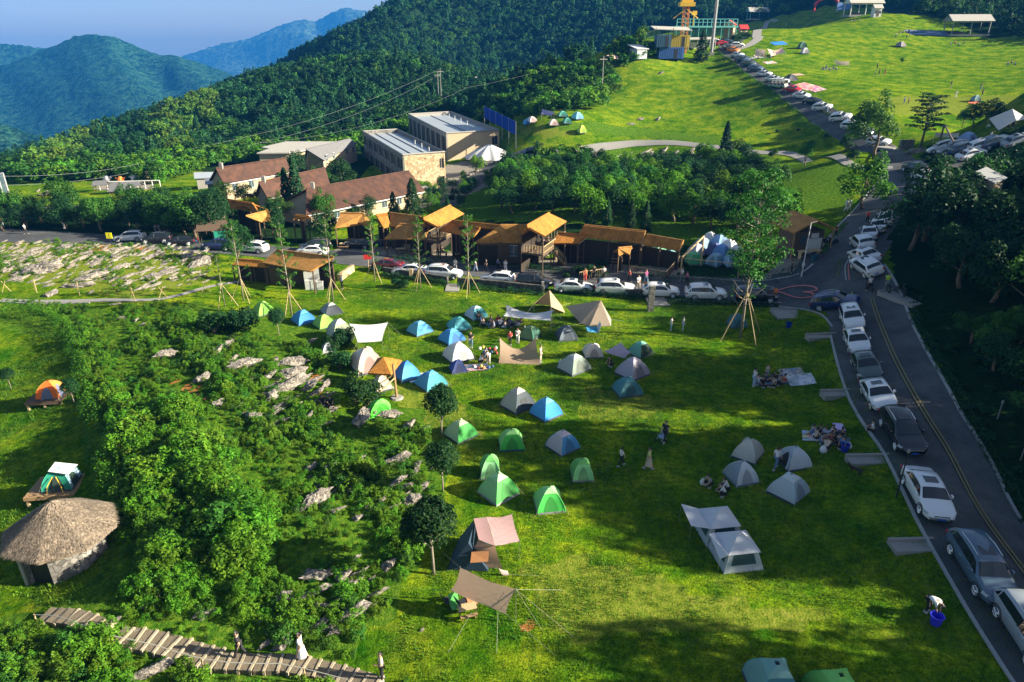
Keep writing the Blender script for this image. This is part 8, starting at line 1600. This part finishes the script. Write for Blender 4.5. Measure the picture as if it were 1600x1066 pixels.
for x, y in [(1400,778),(1558,655),(1594,720)]:
    p = G(x, y); t = thing('lamp_post', p, 0, lab('slim dark road lamp', x, y), 'pole', 'road lamps' ); hl = 3.3 if x < 1500 else 1.3; MB().tube([(0,0,0),(0,0,hl)], [.05,.035], 6).build('shaft', DARKM if x < 1500 else GREYM, t); MB().tube([(0,0,hl),(0,0,hl+.2)], [.09,.07], 8).build('lamp_head', GREYM, t)
# glass box tower at the left edge, playground
p = G(2,318); t = thing('glass_booth', p, .2, 'tall glazed steel booth cut by the left edge of the meadow', 'booth'); m = MB(); 
for sx in (-1.4,1.4):
    for sy in (-1.2,1.2): m.tube([(sx,sy,-.5),(sx,sy,6)], .18, 4)
m.tube([(-1.4,-1.2,6),(1.4,-1.2,6)], .18, 4).tube([(1.4,-1.2,6),(1.4,1.2,6)], .18, 4).tube([(-1.4,-1.2,3),(1.4,-1.2,3)], .1, 4).build('frame', GREYM, t); MB().box(-1.3,-1.1,0,1.3,1.1,5.9).build('glazing', GLASSB, t)
p = G(205,296); t = thing('play_railing', p, .15, 'long white railing of the meadow play area', 'railing'); m = MB()
for i in range(9): m.tube([(-6.5+i*1.6,0,0),(-6.5+i*1.6,0,1.8)], .10, 5)
m.build('post', WHITE, t); MB().tube([(-6.5,0,1.8),(6.4,0,1.8)], .13, 5).build('rail', WHITE, t)
for x, y, s_, mt_, lb in [(190,288,1.2,ORANGE,'orange play figure behind the white railing'),(211,286,1.2,WHITE,'white play figure behind the white railing'),(232,284,1.6,WOODP,'round straw figure beside the white railing'),(168,288,1.3,GREYM,'grey box post beside the play area')]:
    p = G(x, y); t = thing('play_figure', p, 0, lb, 'figure', 'play figures'); MB().tube([(0,0,0),(0,0,s_*.9),(0,0,s_*1.5)], [s_*.55,s_*.6,s_*.25], 9).build('torso', mt_, t); MB().tube([(-.9*s_,0,s_*1.2),(0,0,s_*1.0),(.9*s_,0,s_*1.2)], s_*.14, 5).build('limb', mt_, t)
for x, y, w_, lb in [(199,302,3.4,'brown tiled canopy near the thicket, larger'),(190,310,2.2,'brown tiled canopy near the thicket, smaller'),(160,300,1.6,'low brown canopy at the meadow edge')]:
    p = G(x, y); t = thing('meadow_canopy', p, .3, lb, 'canopy', 'meadow canopies'); MB().slab([(-w_,-1.2,1.7),(w_,-1.2,1.7),(w_*.8,0,2.5),(-w_*.8,0,2.5)],.12).slab([(-w_,1.2,1.7),(w_,1.2,1.7),(w_*.8,0,2.502),(-w_*.8,0,2.502)],.12).build('roof', TILEG, t); [MB().tube([(sx*w_*.8,sy*.9,-.2),(sx*w_*.8,sy*.9,1.9)], .07, 5).build('post', WOODD, t) for sx in (-1,1) for sy in (-1,1)]
hut(205,272,7,3,1.8,.1,CONC,TILEG,'long low grey shed in the shrub belt', 'shed', .8)
hut(738,128,5,4,1.6,.2,CONC,TILEL,'lone grey hut roof on the wooded slope', 'hut', .8); hut(955,102,3,3,2.0,.5,CREAM,plain('pink_roof',(.6,.38,.3),.7),'little pinkish tent-like hut on the crest edge', 'hut', 1.0)
# bamboo props and litter by the path
for x, y in [(10,458),(58,456),(125,460),(210,470),(255,468),(322,458)]:
    p = G(x, y); t = thing('bamboo_prop', p, R.random()*3, lab('pair of crossed bamboo stakes', x, y), 'stake', 'crossed bamboo stakes'); MB().tube([(-.5,0,0),(.25,0,1.5)], .03, 4).build('cane', WOODP, t); MB().tube([(.5,.2,0),(-.2,0,1.5)], .03, 4).build('cane', WOODP, t)
for x, y, c in [(504,632,BK),(516,634,BK)]: person('sit', x, y, -60, c, BK, f'person in black under the bush, {"farther from" if x < 510 else "closer to"} the lime tent', 'pair resting under the bush')
